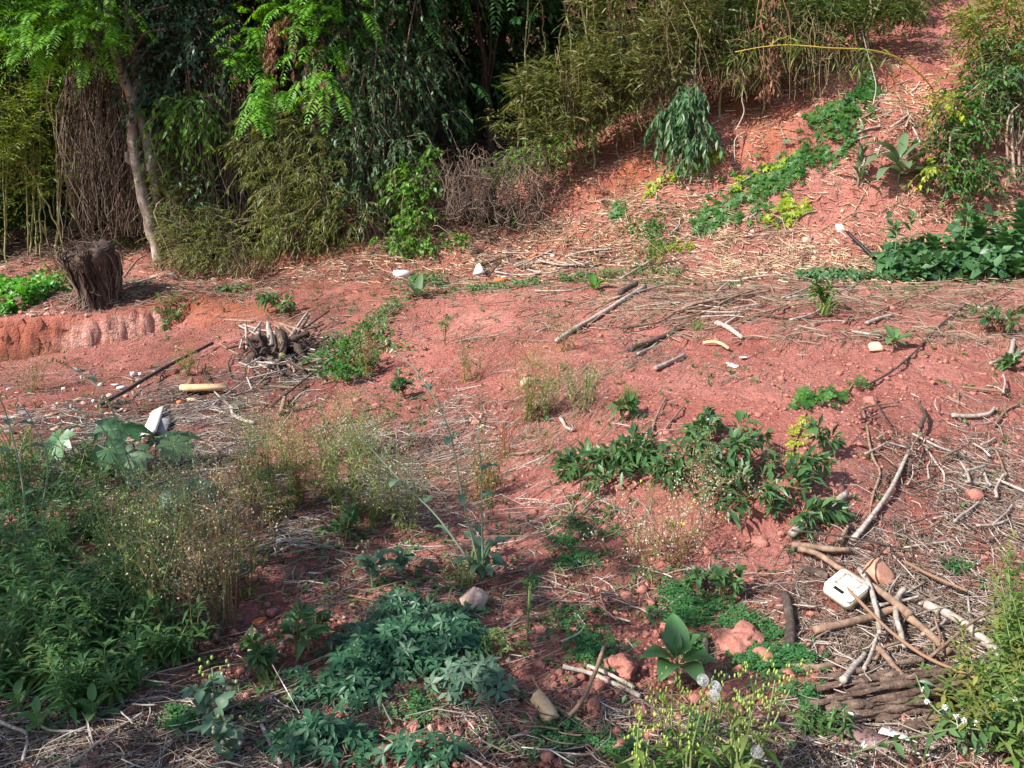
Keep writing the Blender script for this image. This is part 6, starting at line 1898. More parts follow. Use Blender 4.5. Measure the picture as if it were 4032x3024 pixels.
lance_shrub('seedling', 'low green seedling among straw above the bindweed', 345, 545, 5, .14, .14, 929, leaf=(.06, .024))
lance_shrub('seedling', 'green weed on the straw left of the red stalks', 405, 400, 6, .14, .18, 930, leaf=(.08, .03))
lance_shrub('seedling', 'leafy weed beside the root heap in the straw', 280, 315, 7, .24, .22, 931, leaf=(.11, .05), mat='weed')
lance_shrub('seedling', 'dark little shrub on the soil rim right of the pink pit wall', 170, 327, 9, .18, .16, 932, leaf=(.10, .03), mat='weed')
lance_shrub('seedling', 'green tuft in straw on the mound crest beside long grass blades', 822, 312, 4, .1, .2, 933, leaf=(.12, .035), mat='creeper')
lance_shrub('seedling', 'weed seedling among straw above the dark weed patch', 445, 345, 5, .12, .25, 934, leaf=(.06, .014), mat='weed')
lance_shrub('seedling', 'grey weed on the bank rim beside dry roots', 846, 108, 3, .1, .1, 935, leaf=(.08, .04), mat='weed_grey')


def fleabane(px, py, h, n, label, seed, mat='weed', leaf=(.10, .014), group='tall narrow leaved weeds', spread=.10, name='tall_weed'):
    rg = np.random.default_rng(seed)
    b = G(px, py)
    t = thing(name, label, 'weed', b, group)
    mb, st = MB(), MB()
    for i in range(n):
        p = b + np.array([*rg.normal(0, spread * .5, 2), 0])
        p[2] = H(p[0:1], p[1:2])[0] - .01
        hh = h * rg.uniform(.6, 1.1)
        top = p + np.array([*rg.normal(0, spread, 2), hh])
        c = curve([p, (p + top) / 2 + [*rg.normal(0, .02, 2), .0], top], 24)
        st.tube(c[::3], np.linspace(.004, .0015, 8), 4, False)
        k = np.arange(3, 24)
        k = np.repeat(k, 2)
        az = rg.uniform(0, 6.28) + np.arange(len(k)) * 2.4
        f = k / 24
        el = -.25 + 1.1 * f ** 1.5 + rg.normal(0, .15, len(k))
        d = np.stack([np.cos(az) * np.cos(el), np.sin(az) * np.cos(el), np.sin(el)], -1)
        sz = (1.1 - .5 * f) * rg.uniform(.7, 1.15, len(k))
        mb.leaves(c[k], d, [0, 0, 1.0], leaf[0] * sz, leaf[1] * sz, .12, .28, .45)
    mb.build('foliage', M[mat], t)
    st.build('stem', M['stemgreen'], t)
    return t


FB = [(30, 640, .30, 8, 'tall narrow leaved weed in the heart of the shaded patch'), (62, 625, .36, 8, 'tall bushy narrow leaved weed with bright top'), (95, 655, .30, 7, 'narrow leaved weed in front of the bright topped one'), (10, 690, .30, 7, 'narrow leaved weed leaning in at the picture edge'),
      (55, 690, .22, 7, 'low narrow leaved weed at the shaded foot of the patch'), (120, 630, .32, 7, 'narrow leaved weed beside the airy flower weeds'), (20, 590, .36, 8, 'narrow leaved weed behind the heart of the shaded patch'), (70, 580, .36, 8, 'narrow leaved weed below the palmate leaves'),
      (120, 580, .32, 7, 'narrow leaved weed between palmate plant and airy weeds'), (-10, 560, .46, 8, 'tall narrow leaved weed cut by the picture edge'), (40, 540, .45, 8, 'tall dark narrow leaved weed under the leaning thistles'), (90, 535, .36, 8, 'dark narrow leaved weed just below the palmate plant'),
      (5, 505, .42, 8, 'dark narrow leaved weed farthest up at the picture edge'), (60, 500, .36, 7, 'dark narrow leaved weed farthest up beside the palmate plant'), (150, 600, .26, 6, 'narrow leaved weed among the airy flower weeds'), (85, 700, .18, 6, 'yellowing narrow leaved weed at the front of the patch'), (150, 660, .18, 6, 'low narrow leaved weed beneath the brown flower stalks'),
      (30, 660, .26, 8, 'narrow leaved weed in front of the heart of the patch'), (110, 690, .16, 6, 'low leafy weed beside the shaded twigs'), (0, 620, .36, 8, 'narrow leaved weed beside the heart of the patch at the picture edge')]
for i, a in enumerate(FB):
    fleabane(a[0], a[1], a[2] * 1.12, a[3] + 1, a[4], 1000 + i, 'weed', (.105, .020), spread=.10)
# broad dark leaves at the foot of the weeds
for i, (x, y, lab) in enumerate([(20, 715, 'broad dark seedling at the shaded picture edge'), (95, 722, 'broad oval leaved seedling in the shade below tall weeds'), (140, 690, 'oval leaved seedling beneath the yellowed leaf'), (40, 735, 'two leaved seedling over the forked pale branch'), (70, 712, 'oval leaved seedling at the foot of the narrow leaved weeds')]):
    rosette('oval_leaved_seedling', lab, 'plant', G(x, y), rleaves(7, .01, .07, .075, .036, (10, 45), .2, 1040 + i), 'weed', 'stemgreen', 1040 + i, .07, 0, 'oval leaved seedlings under the tall weeds', .003)


def airy(px, py, h, n, label, seed, stem='stemgreen', seedm='seed', leafm=None, spread=.10, nb=7, ns=7, group='airy flower weeds', name='airy_weed', nl=10, sw=.007, fill=.5):
    """wispy weed: many thin stems ending in clouds of tiny heads"""
    rg = np.random.default_rng(seed)
    b = G(px, py)
    t = thing(name, label, 'weed', b, group)
    st, sd, lf = MB(), MB(), MB()
    for i in range(n):
        p = b + np.array([*rg.normal(0, spread * .4, 2), 0])
        p[2] = H(p[0:1], p[1:2])[0] - .01
        hh = h * rg.uniform(.6, 1.1)
        top = p + np.array([*rg.normal(0, spread, 2), hh])
        c = curve([p, (p + top) / 2 + [*rg.normal(0, .015, 2), 0], top], 10)
        st.tube(c[::3], [.002, .0017, .0014, .001], 3, False)
        S, D = [], []
        for k in range(nb):
            q = c[rg.integers(int(10 * fill), 10)]
            e = q + unit(np.array([*rg.normal(0, 1, 2), rg.uniform(.3, 1.6)])) * hh * rg.uniform(.12, .3)
            st.straws(((q + e) / 2)[None], (e - q)[None], np.array([[.1, .2, 1.0]]), np.array([np.linalg.norm(e - q)]), np.array([.0008]), np.array([.03]))
            pts = e + rg.normal(0, hh * .06, (ns, 3))
            S.append(pts)
            for z in pts[::2]:
                d = z - e
                st.straws(((z + e) / 2)[None], d[None], np.array([[.1, .2, 1.0]]), np.array([np.linalg.norm(d)]), np.array([.0006]), np.array([.0]))
        S = np.vstack(S)
        m = len(S)
        dd = unit(rg.normal(0, .5, (m, 3)) + [0, 0, .8])
        s_ = sw * rg.uniform(.6, 1.3, m)
        sd.leaves(S, dd, unit(rg.normal(0, 1, (m, 3))), s_ * 1.4, s_, .3, 0, .6)
        if leafm:
            k = rg.integers(1, 7, nl)
            lf.leaves(c[k], unit(rg.normal(0, 1, (nl, 3)) + [0, 0, .3]), [0, 0, 1.0], .05 * rg.uniform(.6, 1.2, nl), .010, .1, .25)
    st.build('stem', M[stem], t)
    sd.build('panicle', M[seedm], t)
    if leafm:
        lf.build('foliage', M[leafm], t)
    return t


AW = [(150, 640, .42, 12, 'airy flower weed with yellow heads over the narrow leaved weeds', 'stemgreen', 'seed_yellow', 'weed'), (185, 640, .42, 12, 'airy buff headed weed beside the tall brown stalks', 'stembrown', 'seed', 'weed'), (215, 630, .46, 12, 'airy weed rising around the tall brown stalks', 'stembrown', 'seed', 'weed'),
      (125, 600, .40, 11, 'airy weed with yellow specks behind the narrow leaved weeds', 'stemgreen', 'seed_yellow', 'weed'), (165, 590, .42, 12, 'airy green weed in the middle of the weed patch', 'stemgreen', 'seed', 'weed'), (205, 580, .40, 12, 'airy weed behind the tall brown stalks', 'stemgreen', 'seed', 'olive'),
      (240, 600, .36, 11, 'airy weed at the sunny edge of the weed patch', 'stembrown', 'seed', 'olive'), (150, 545, .36, 11, 'airy pale weed below the silvery lobed leaves', 'stemgreen', 'seed', 'weed'), (190, 535, .36, 12, 'airy pale weed at the top of the weed patch', 'stemgreen', 'seed', 'olive'), (230, 545, .36, 11, 'airy brownish weed beside the olive wisps', 'stembrown', 'seed', 'olive'),
      (110, 560, .34, 9, 'airy yellow specked weed near the palmate plant', 'stemgreen', 'seed_yellow', 'weed')]
for i, a in enumerate(AW):
    airy(a[0], a[1], a[2] * 1.15, a[3] + 2, a[4], 1100 + i, a[5], a[6], a[7], .09, 7, 6, nl=9, sw=.0065)
OW = [(275, 520, .50, 17, 'olive green wispy weed tall beside the airy weeds', 'stemgreen', 'seed_yellow'), (300, 505, .42, 13, 'olive wispy weed next to the tall olive one', 'stembrown', 'seed_yellow'), (255, 500, .40, 12, 'olive brown wispy weed above the airy weeds', 'stembrown', 'seed'), (350, 520, .52, 18, 'tall olive wispy weed in the middle of the straw', 'stemgreen', 'seed_yellow'), (378, 525, .44, 14, 'olive wispy weed beside the leaning thistle stem', 'stemgreen', 'seed'),
      (330, 500, .36, 10, 'thin olive wisps behind the tall middle wispy weed', 'stembrown', 'seed'), (405, 530, .34, 9, 'thin olive wisps around the leaning thistle stem', 'stemgreen', 'seed'), (360, 455, .34, 10, 'brownish wisps above the tall middle wispy weed', 'stembrown', 'seed'), (330, 460, .3, 8, 'thin brown wisps on the straw below the dark weed patch', 'stembrown', 'seed'), (290, 470, .34, 9, 'thin brown wisps on the straw above the olive weeds', 'stembrown', 'seed'),
      (525, 425, .42, 12, 'dry green wispy weed with brown foot on the mound', 'stembrown', 'seed_yellow'), (545, 420, .34, 9, 'dry wispy weed beside the brown footed one on the mound', 'stemgreen', 'seed_yellow'), (580, 410, .36, 7, 'green wispy weed below the rotten branch', 'stemgreen', 'seed'), (567, 350, .3, 7, 'brown wispy weed beside the long grey pole', 'stembrown', 'seed'), (370, 375, .36, 14, 'reddish brown wispy weed at the edge of the dark weed patch', 'stemred', 'seed'),
      (470, 380, .3, 8, 'dead brown wispy weed on the mound above thistle head', 'stembrown', 'seed'), (190, 375, .26, 8, 'small brown wispy weed beside the long pole', 'stembrown', 'seed_yellow'), (35, 390, .34, 8, 'dry brown wispy weed on bare soil below the pit', 'stembrown', 'seed'), (480, 500, .30, 8, 'thin reddish wisps on the bare soil left of the stalks', 'stemred', 'seed')]
for i, a in enumerate(OW):
    airy(a[0], a[1], a[2] * 1.1, a[3] + 2, a[4], 1150 + i, a[5], a[6], 'olive', .08, 8, 6, 'wispy olive weeds on the straw', 'wispy_weed', 14, .006, .35)
# dry white flowered weeds on the mound
airy(665, 560, .36, 16, 'dry weed clouded with tiny white heads and yellow flowers', 1201, 'stembrown', 'white_seed', 'olive', .14, 9, 8, None, 'dry_flower_weed', 8, .0065, .35)
airy(668, 556, .34, 5, 'few yellow flower heads rising inside the dry white weed', 1202, 'stembrown', 'yellow', None, .13, 3, 2, None, 'yellow_flower_weed', 0, .010, .4)
airy(708, 520, .30, 9, 'smaller dry weed with tiny white heads up the mound', 1203, 'stembrown', 'white_seed', None, .08, 6, 7, None, 'dry_flower_weed', 0, .006, .5)
airy(490, 500, .34, 12, 'dense upright green brown weed stems beside the thistle', 1204, 'stembrown', 'seed_yellow', 'olive', .04, 3, 4, None, 'stalky_weed', 8, .006, .6)


def stalks(px, py, h, n, label, seed, mat, spread=.03, r=.003, name='dry_stalks'):
    rg = np.random.default_rng(seed)
    b = G(px, py)
    t = thing(name, label, 'stalks', b)
    for i in range(n):
        p = b + np.array([*rg.normal(0, spread, 2), -.01])
        top = p + np.array([*rg.normal(0, spread * 1.6, 2), h * rg.uniform(.7, 1.1)])
        MB().tube(wob(curve([p, (p + top) / 2 + [*rg.normal(0, .01, 2), 0], top], 9), .006, rg), np.linspace(r, r * .5, 9), 5).build('stalk', M[mat], t, True)
    return t


stalks(222, 625, .46, 9, 'tall bare brown stalks rising out of the weed patch', 1301, 'stembrown', .022)
stalks(505, 458, .30, 12, 'tuft of thin red stalks on the bare mound', 1302, 'stemred', .02, .0022)
stalks(590, 455, .22, 10, 'tuft of dead reddish stalks beside the lance leaved shrub', 1303, 'stemred', .03, .0022)
stalks(545, 455, .2, 8, 'dead brown foot of a withered weed on the mound', 1304, 'stembrown', .03, .003)


def thistle(px, py, stems, label, seed, leaves=8, group='sow thistles', lw=.15, ll=.17, mat='weed_grey'):
    """sow thistle: bare stems with bud clusters, lobed leaves at the foot. stems: lists of picture offsets with rise"""
    rg = np.random.default_rng(seed)
    b = G(px, py)
    t = thing('sow_thistle', label, 'thistle', b, group)
    for pts in stems:
        P = [b] + [W(x, y, b[1] + dy) for x, y, dy in pts]
        c = curve(P, 16)
        s = MB().tube(c, np.linspace(.0055, .0022, 16), 6).build('stem', M['stemgrey'], t, True)
        bd, pt = MB(), MB()
        tg = unit(c[-1] - c[-2])
        for k in range(6):
            q = c[-1] + rg.normal(0, .022, 3) + tg * .01
            bd.blob(q, (.006, .006, .009), k, .1, 1)
            pt.straws(((q + c[-2]) / 2)[None], (q - c[-2])[None], np.array([[.1, .2, 1.0]]), np.array([np.linalg.norm(q - c[-2])]), np.array([.001]), np.array([0.]))
        for k in range(4):
            q = c[rg.integers(9, 15)]
            e = q + unit(rg.normal(0, 1, 3) + [0, 0, .8]) * .05
            bd.blob(e, (.005, .005, .008), k, .1, 1)
            pt.straws(((q + e) / 2)[None], (e - q)[None], np.array([[.1, .2, 1.0]]), np.array([np.linalg.norm(e - q)]), np.array([.001]), np.array([0.]))
        bd.build('bud_cluster', M['seed_yellow'] if rg.uniform() < .5 else M['seed'], t)
        pt.build('bud_stalks', M['stemgrey'], s)
        for k in (4, 7, 10):
            v, q = big_leaf(ll * .55, lw * .4, .2, 3, .05, seed + k)
            a = rg.uniform(0, 6.28)
            Rz = np.array([[math.cos(a), math.sin(a), 0], [-math.sin(a), math.cos(a), 0], [0, 0, 1]])
            MB().add(v @ Rz + c[k], None, q).build('leaf', M[mat], t, True)
    for i in range(leaves):
        v, q = big_leaf(ll * rg.uniform(.7, 1.1), lw * rg.uniform(.4, .6), .3, 3, .06, seed + 20 + i)
        e = R(rg.uniform(5, 55))
        a = i * 2.4 + rg.uniform(-.3, .3)
        Ry = np.array([[math.cos(e), 0, math.sin(e)], [0, 1, 0], [-math.sin(e), 0, math.cos(e)]])
        Rz = np.array([[math.cos(a), math.sin(a), 0], [-math.sin(a), math.cos(a), 0], [0, 0, 1]])
        MB().add(v @ Ry @ Rz + b + [0, 0, rg.uniform(.01, .12)], None, q).build('leaf', M[mat], t, True)
    return t


thistle(483, 582, [[(463, 500, 0), (449, 430, 0), (420, 375, .05), (392, 350, .1)], [(482, 520, 0), (481, 470, 0), (478, 428, 0)], [(440, 520, .05), (400, 480, .1), (350, 425, .15)]], 'tall sow thistle with long leaning bare stems in the middle', 1401, 10)
thistle(373, 588, [[(370, 565, 0), (366, 545, 0)]], 'short grey sow thistle above the shaded soil edge', 1402, 8, ll=.11, lw=.12)
thistle(402, 580, [[(403, 562, 0), (405, 548, 0)]], 'short grey sow thistle right beside its neighbour near the big stone', 1403, 8, ll=.12, lw=.12)
thistle(30, 560, [[(22, 480, 0), (8, 420, .1), (-2, 395, .1)], [(48, 470, .05), (34, 425, .1), (22, 405, .1)]], 'leaning sow thistle stems over the rubble at the picture edge', 1404, 4)
thistle(160, 545, [[(130, 480, 0), (100, 425, 0), (72, 410, 0)], [(128, 460, .05), (108, 400, .05), (78, 372, .1), (58, 362, .1)], [(140, 475, 0), (118, 440, 0), (100, 408, .1)]], 'big sow thistle leaning over the rubble with pale buds', 1405, 5)
thistle(205, 720, [[(214, 690, 0), (212, 668, 0)], [(222, 700, 0), (228, 680, 0)]], 'grey green sow thistle in the shade above twigs', 1406, 8, ll=.10, lw=.12)
thistle(222, 755, [[(225, 735, 0)]], 'leafy sow thistle rosette in the shade at the picture bottom', 1407, 10, ll=.10, lw=.13)


def palm5(px, py, rx, ry, n, label, seed, mat='bindweed', L=(.040, .065), h=(.02, .11), group='bindweed mats', name='bindweed'):
    """mat of hand shaped five leaflet leaves"""
    rg = np.random.default_rng(seed)
    t = thing(name, label, 'bindweed', G(px, py), group)
    a = rg.uniform(0, 6.28, n)
    r = np.sqrt(rg.uniform(0, 1, n)) * (1 + .2 * rg.normal(size=n))
    P = np.array([G(px + rx * math.cos(a_) * r_, py + ry * math.sin(a_) * r_) for a_, r_ in zip(a, r)])
    g = P.copy()
    P[:, 2] += rg.uniform(*h, n) * (1.15 - .6 * np.minimum(r, 1))
    up = unit(rg.normal(0, .4, (n, 3)) + [-.1, -.35, 1.0])
    u = unit(np.cross(up, rg.normal(0, 1, (n, 3))))
    w = np.cross(up, u)
    mb, st = MB(), MB()
    for k in range(5):
        th = (k - 2) * 1.05
        d = u * math.cos(th) + w * math.sin(th) - up * .05
        sz = rg.uniform(*L, n) * (1 - .13 * abs(k - 2))
        mb.leaves(P, d, up, sz, sz * .36, .22, .16, .45)
    mb.build('foliage', M[mat], t)
    d = P - g
    l = np.linalg.norm(d, axis=1) + 1e-4
    st.straws((P + g) / 2, d + [.001, 0, .001], np.broadcast_to([1.0, .2, .1], d.shape), l, np.full(n, .0011), rg.normal(0, .1, n))
    st.build('stem', M['stemgreen'], t)
    return t


palm5(395, 658, 55, 26, 260, 'dense dark bindweed mat with hand shaped leaves', 1501)
palm5(350, 690, 30, 24, 90, 'bindweed trailing from the dense mat into the shade', 1502)
palm5(450, 650, 34, 28, 90, 'looser bindweed beside the bright pale leaves', 1503)
palm5(470, 690, 34, 18, 46, 'bindweed with pale silvery leaves at the soil edge', 1504, 'weed_grey', (.045, .07), (.03, .09))
palm5(320, 752, 50, 18, 80, 'bindweed at the picture bottom beside a bleached branch', 1505)
palm5(440, 615, 40, 8, 50, 'bindweed runner below the big pinkish stone', 1506, 'bindweed', (.035, .05), (.01, .05))
palm5(400, 612, 26, 12, 36, 'bindweed sprouts around the pale grey stone', 1507, 'bindweed', (.035, .05), (.02, .07))
palm5(420, 762, 40, 8, 24, 'bindweed at the picture bottom below the dull red clods', 1508)
palm5(300, 690, 24, 18, 22, 'thin bindweed sprouts on shaded red soil', 1509, 'bindweed', (.035, .05), (.01, .05))
palm5(500, 655, 30, 16, 26, 'wiry yellow green bindweed stems at the mat edge', 1510, 'grass', (.02, .035), (.02, .09))


def clover_field():
    rg = np.random.default_rng(15)
    CL = [(650, 575, 22, 9, 0, .8), (690, 600, 40, 11, -12, 1.0), (570, 565, 24, 10, 0, 1.0), (555, 545, 18, 8, 0, .8), (600, 590, 22, 9, 0, .9), (640, 600, 26, 10, 0, 1.0), (585, 610, 30, 9, 0, .6), (680, 620, 30, 9, 0, .8), (600, 655, 26, 15, -20, .9),
          (555, 735, 22, 14, -30, .9), (775, 662, 30, 12, 0, 1.0), (740, 625, 22, 6, 0, .8), (770, 640, 12, 10, 0, .7), (610, 535, 14, 7, 0, .6), (410, 710, 34, 12, 0, .7), (580, 530, 20, 9, 0, .6), (545, 625, 30, 8, 0, .6), (960, 570, 14, 6, 0, .6), (965, 690, 18, 20, 0, .4), (180, 725, 14, 9, 0, .9),
          (720, 560, 18, 7, 0, .5), (675, 560, 14, 8, 0, .5), (800, 700, 20, 12, 0, .5), (610, 750, 30, 8, -15, .5), (500, 700, 16, 8, 0, .4), (690, 650, 14, 12, 0, .5)]
    P = scatter(4600, CL, 16, brk=(2.6, .5))
    n = len(P)
    P[:, 2] += rg.uniform(.008, .035, n)
    up = unit(rg.normal(0, .3, (n, 3)) + [0, -.15, 1])
    u = unit(np.cross(up, rg.normal(0, 1, (n, 3))))
    w = np.cross(up, u)
    mb = MB()
    L = rg.uniform(.008, .015, n)
    for k in range(3):
        th = k * 2.094
        mb.leaves(P, u * math.cos(th) + w * math.sin(th), up, L, L * .95, .18, .05, .68)
    o = mb.build('clover', M['clover'])
    o['kind'] = 'stuff'


clover_field()


def weeds_scatter():
    """seedlings too small and many to count"""
    rg = np.random.default_rng(17)
    BL = [(330, 560, 110, 40, 0, .6), (560, 500, 80, 60, 0, .4), (450, 590, 80, 24, 0, .6), (260, 690, 60, 40, 0, .5), (120, 600, 90, 60, 0, .7), (760, 660, 60, 40, 0, .3), (640, 280, 140, 8, 0, .6), (440, 290, 60, 10, 0, .7), (350, 300, 60, 14, 0, .5), (300, 480, 90, 40, 0, .35), (900, 290, 120, 8, 0, .5), (720, 300, 120, 10, 0, .25), (860, 310, 80, 10, 0, .3), (400, 420, 60, 40, 0, .35), (520, 740, 140, 24, 0, .25), (240, 330, 90, 14, 0, .3), (960, 250, 60, 14, 0, .6), (470, 250, 60, 14, 0, .4), (690, 235, 60, 14, 0, .4)]
    P = scatter(2600, BL, 18, base=.02)
    n = len(P)
    mb = MB()
    for k in range(6):
        az = rg.uniform(0, 6.28, n)
        el = rg.uniform(.1, 1.1, n)
        d = np.stack([np.cos(az) * np.cos(el), np.sin(az) * np.cos(el), np.sin(el)], -1)
        s = rg.uniform(.02, .055, n) * (.6 + P[:, 1] * .09)
        mb.leaves(P + [0, 0, .005], d, [0, 0, 1.0], s, s * .34, .15, .2, .5)
    o = mb.build('seedlings', M['weed'])
    o['kind'] = 'stuff'


weeds_scatter()


def tuft(px, py, n, L, w, label, seed, mat='grass', spread=.05, flop=.5, group='grass tufts', name='grass_tuft'):
    rg = np.random.default_rng(seed)
    b = G(px, py)
    mb = MB()
    for i in range(n):
        a = rg.uniform(0, 6.28)
        p = b + np.array([*rg.normal(0, spread * .5, 2), -.005])
        l = L * rg.uniform(.6, 1.15)
        o = np.array([math.cos(a), math.sin(a), 0])
        f = flop * rg.uniform(.4, 1.4)
        t = np.linspace(0, 1, 6)
        c = p + o * (t[:, None] * l * f * .8) + np.array([0, 0, 1.0]) * (l * (t - f * .75 * t ** 2.2))[:, None]
        s = np.array([-math.sin(a), math.cos(a), 0])
        mb.strip(c, s, w * np.array([.7, 1, 1, .8, .5, .08]))
    o = mb.build(name, M[mat])
    center(o)
    return tag(o, label, 'grass', group)


tuft(628, 402, 70, .17, .005, 'spiky green grass tuft on the bare mound', 1601, 'grass', .05, .5)
tuft(822, 316, 16, .42, .012, 'long flat grass blades lying over straw on the mound crest', 1602, 'grass', .04, 1.0)
tuft(465, 590, 12, .30, .009, 'bright arching grass blades beside the tall sow thistle', 1603, 'grass', .03, .9)
tuft(697, 330, 26, .16, .006, 'green grass tuft beside the flared grey stick', 1604, 'grass', .04, .7)
tuft(70, 275, 90, .55, .010, 'dry pale grass tuft hanging beside the dark fibrous stump', 1605, 'drygrass', .22, .9)
tuft(75, 262, 40, .5, .010, 'upright grassy tuft behind the dark fibrous stump', 1606, 'olive', .15, .8)
tuft(250, 276, 120, .6, .010, 'dry straw coloured grass tuft under the yellow green shrub', 1607, 'drygrass', .25, .9)
tuft(262, 262, 60, .4, .010, 'olive grass clump on the slope above the dry tuft', 1608, 'olive', .2, .8)
tuft(272, 250, 50, .35, .012, 'green bushy grass clump at the thicket foot', 1609, 'conifer', .16, .6)
tuft(120, 243, 50, .22, .010, 'small green grass tuft on dark soil behind the stump', 1610, 'grass', .14, .7)
tuft(132, 248, 34, .16, .010, 'tiny bright grass tuft beside the small green one', 1611, 'grass', .1, .7)
tuft(590, 388, 22, .26, .004, 'thin upright grass beside the wispy weed on the mound', 1612, 'grass', .03, .4)
tuft(820, 735, 26, .12, .007, 'leafy weed tuft beside the rotten log foot', 1613, 'weed', .03, .6)
tuft(90, 480, 40, .45, .007, 'grass blades among palmate leaves above the weed patch', 1614, 'grass', .12, .7)
tuft(20, 470, 60, .5, .007, 'tall grass blades at the picture edge above the weed patch', 1615, 'grass', .16, .7)
tuft(270, 690, 18, .16, .005, 'fine grass blades beside the bindweed sprouts', 1616, 'grass', .03, .8)
tuft(740, 318, 18, .3, .004, 'dry yellow grass wisps on the mound under the flared stick', 1617, 'drygrass', .06, 1.1)
tuft(520, 700, 10, .06, .012, 'young pointed leaf beside the pale broken stump piece', 1618, 'broad', .01, .5)
tuft(655, 262, 50, .4, .005, 'thin yellowish grass at the bank foot', 1619, 'olive', .2, .5)
tuft(175, 270, 60, .5, .008, 'dry grass hanging from the bank behind the poles', 1620, 'drygrass', .25, 1.0)


def lettuce(px, py, tops, label, seed, puffs=()):
    """flowering wild lettuce: branching green stems with many upright buds, some seed puffs"""
    rg = np.random.default_rng(seed)
    b = G(px, py)
    t = thing('flowering_lettuce', label, 'weed', b)
    lf = MB()
    for (x, y, dy) in tops:
        top = W(x, y, b[1] + dy)
        c = curve([b + rg.normal(0, .012, 3) * [1, 1, 0], (b + top) / 2 + [*rg.normal(0, .012, 2), .01], top], 14)
        s = MB().tube(c, np.linspace(.0042, .0016, 14), 6).build('stem', M['stemgreen'], t, True)
        bd, br = MB(), MB()
        for k in range(15):
            q = c[rg.integers(6, 14)]
            e = q + unit(np.array([*rg.normal(0, .7, 2), rg.uniform(.5, 1.5)])) * rg.uniform(.02, .075)
            br.straws(((q + e) / 2)[None], (e - q)[None], np.array([[.3, .2, .4]]), np.array([np.linalg.norm(e - q)]), np.array([.0010]), np.array([.04]))
            bd.blob(e + [0, 0, .005], (.0032, .0032, .0075), k, .08, 1)
            e2 = e + rg.normal(0, .008, 3)
            bd.blob(e2 + [0, 0, .006], (.0026, .0026, .006), k + 50, .08, 1)
        br.build('bud_branch', M['stemgreen'], s)
        bd.build('bud_spray', M['seed_yellow'], t)
        k = rg.integers(1, 11, 9)
        lf.leaves(c[k], unit(rg.normal(0, 1, (9, 3)) * [1, 1, .4] + [0, 0, .35]), [0, 0, 1.0], rg.uniform(.05, .10, 9), .017, .15, .3)
    n = 46
    a = rg.uniform(0, 6.28, n)
    lf.leaves(b + np.stack([np.cos(a) * .03, np.sin(a) * .03, rg.uniform(0, .1, n)], -1), np.stack([np.cos(a), np.sin(a), rg.uniform(.1, 1.0, n)], -1), [0, 0, 1.0], rg.uniform(.06, .14, n), rg.uniform(.014, .028, n), .15, .3)
    lf.build('foliage', M['grass'], t)
    for (x, y, dy) in puffs:
        c = W(x, y, b[1] + dy)
        MB().tube(curve([b + [0, 0, .1], (b + c) / 2 + [.01, 0, .03], c], 8), .0012, 4).build('puff_stalk', M['stemgreen'], t)
        d = unit(rg.normal(size=(130, 3)))
        m = MB()
        m.straws(c + d * .008, d, np.broadcast_to([.3, .5, .2], d.shape), np.full(130, .016), np.full(130, .0002), np.zeros(130))
        s_ = unit(np.cross(d, [.2, .3, .9]))
        u_ = np.cross(s_, d)
        for q in range(3):
            th = q * 1.05
            e = s_ * math.cos(th) + u_ * math.sin(th)
            m.straws(c + d * .0155, e + d * .05, d, np.full(130, .008), np.full(130, .00022), np.zeros(130))
        pf = m.build('seed_puff', M['puff'], t)
        MB().blob(c, (.004, .004, .004), 3, .1, 1).build('seed_core', M['stembrown'], pf)
    return t


lettuce(690, 800, [(655, 700, .0), (668, 720, -.05), (672, 690, .05), (690, 705, .0), (700, 715, -.05), (712, 700, 0), (722, 690, .05)], 'flowering wild lettuce with two fluffy seed heads at the picture bottom', 1701, [(703, 680, 0), (715, 687, 0), (714, 696, -.03)])
lettuce(735, 800, [(740, 690, 0), (758, 670, 0), (775, 680, 0), (790, 690, 0), (752, 712, -.05), (728, 715, 0)], 'spreading flowering wild lettuce next to the soil at the picture bottom', 1702, [(757, 752, -.05)])
lettuce(640, 815, [(640, 712, 0), (650, 735, 0), (632, 728, .03)], 'upright flowering wild lettuce with dense buds', 1703)


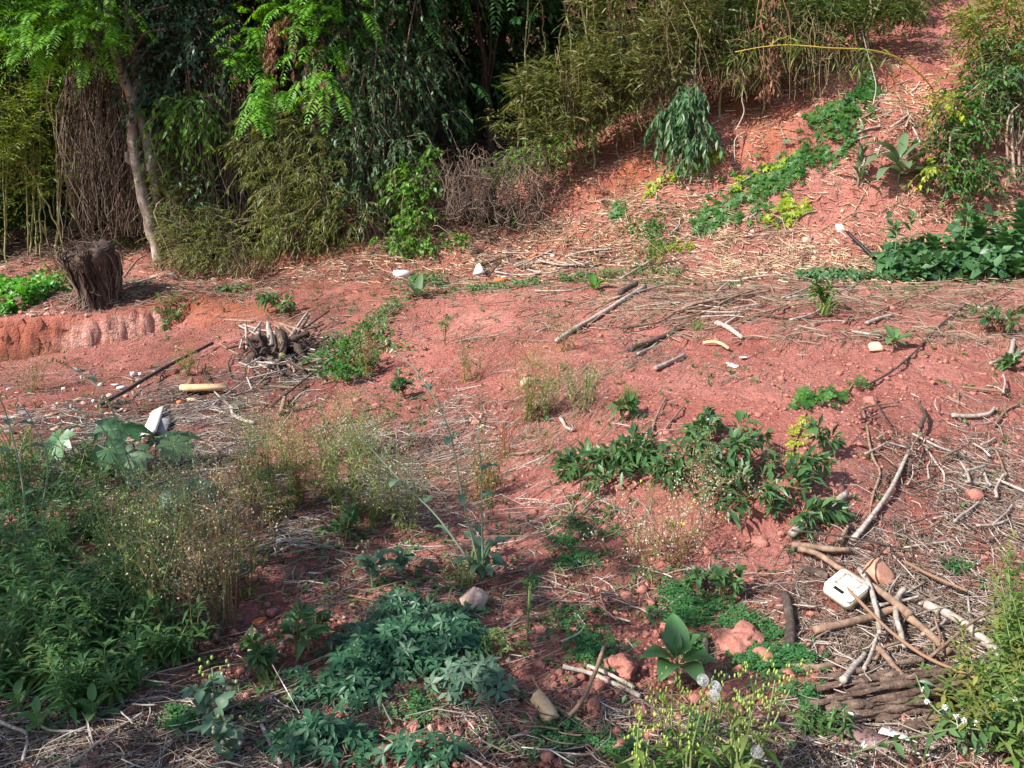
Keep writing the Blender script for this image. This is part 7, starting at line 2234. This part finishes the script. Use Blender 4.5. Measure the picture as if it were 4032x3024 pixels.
def white_vine():
    rg = np.random.default_rng(19)
    runs = [[(840, 770), (880, 758), (930, 747), (985, 737), (1030, 728)], [(905, 690), (915, 715), (935, 735), (960, 745), (1030, 752)], [(1030, 700), (1000, 720), (975, 742), (960, 768)]]
    b = G(940, 752)
    t = thing('white_flowered_weed', 'trailing weed with small white flower heads over the metal sheet', 'weed', b)
    lf = MB()
    for r in runs:
        P = np.array([G(*q) for q in r]) + [0, -.05, .09]
        c = curve(P, 24)
        s = MB().tube(c, .0026, 5).build('stem', M['stemgreen'], t, True)
        k = np.repeat(np.arange(2, 24, 2), 2)
        lf.leaves(c[k], unit(rg.normal(0, 1, (len(k), 3)) + [0, -.2, .2]), unit(rg.normal(0, .4, (len(k), 3)) + [0, -.3, 1]), rg.uniform(.04, .075, len(k)), rg.uniform(.016, .028, len(k)), .15, .25)
        for j in rg.integers(2, 24, 4):
            f = MB()
            q = c[j] + rg.normal(0, .015, 3) + [0, -.01, .03]
            f.straws(((q + c[j]) / 2)[None], (q - c[j])[None], np.array([[.1, .9, .1]]), np.array([np.linalg.norm(q - c[j])]), np.array([.001]), np.array([0.]))
            n = 26
            d = unit(rg.normal(size=(n, 3)))
            f.leaves(q + d * .002, d, [0, 0, 1.0], .008, .004, .2, 0)
            f.build('flower_head', M['petal'], t)
    lf.build('foliage', M['lance'], t)


white_vine()
# bushes along the picture edge at the bottom
for i, (x, y, h, n, lab) in enumerate([(1005, 690, .24, 8, 'feathery green bush at the picture edge beside the sticks heap'), (1020, 650, .28, 8, 'yellow green feathery bush rising at the picture edge'), (1012, 740, .18, 8, 'yellow flowered leafy bush at the picture corner'), (985, 722, .14, 7, 'low pale leafy bush beside the rotten log end'), (1035, 700, .30, 8, 'dense leafy bush cut by the picture edge')]):
    fleabane(x, y, h * 1.5, n + 4, lab, 1801 + i, 'olive' if i % 2 else 'grass', (.07, .018), 'bushes at the picture edge', .09, 'edge_bush')
fleabane(822, 735, .10, 4, 'small leafy weed standing beside the metal sheet', 1810, 'weed', (.06, .014), None, .03)
fleabane(700, 740, .06, 3, 'narrow leaved sprig between the wild lettuces', 1811, 'weed', (.07, .012), None, .03)
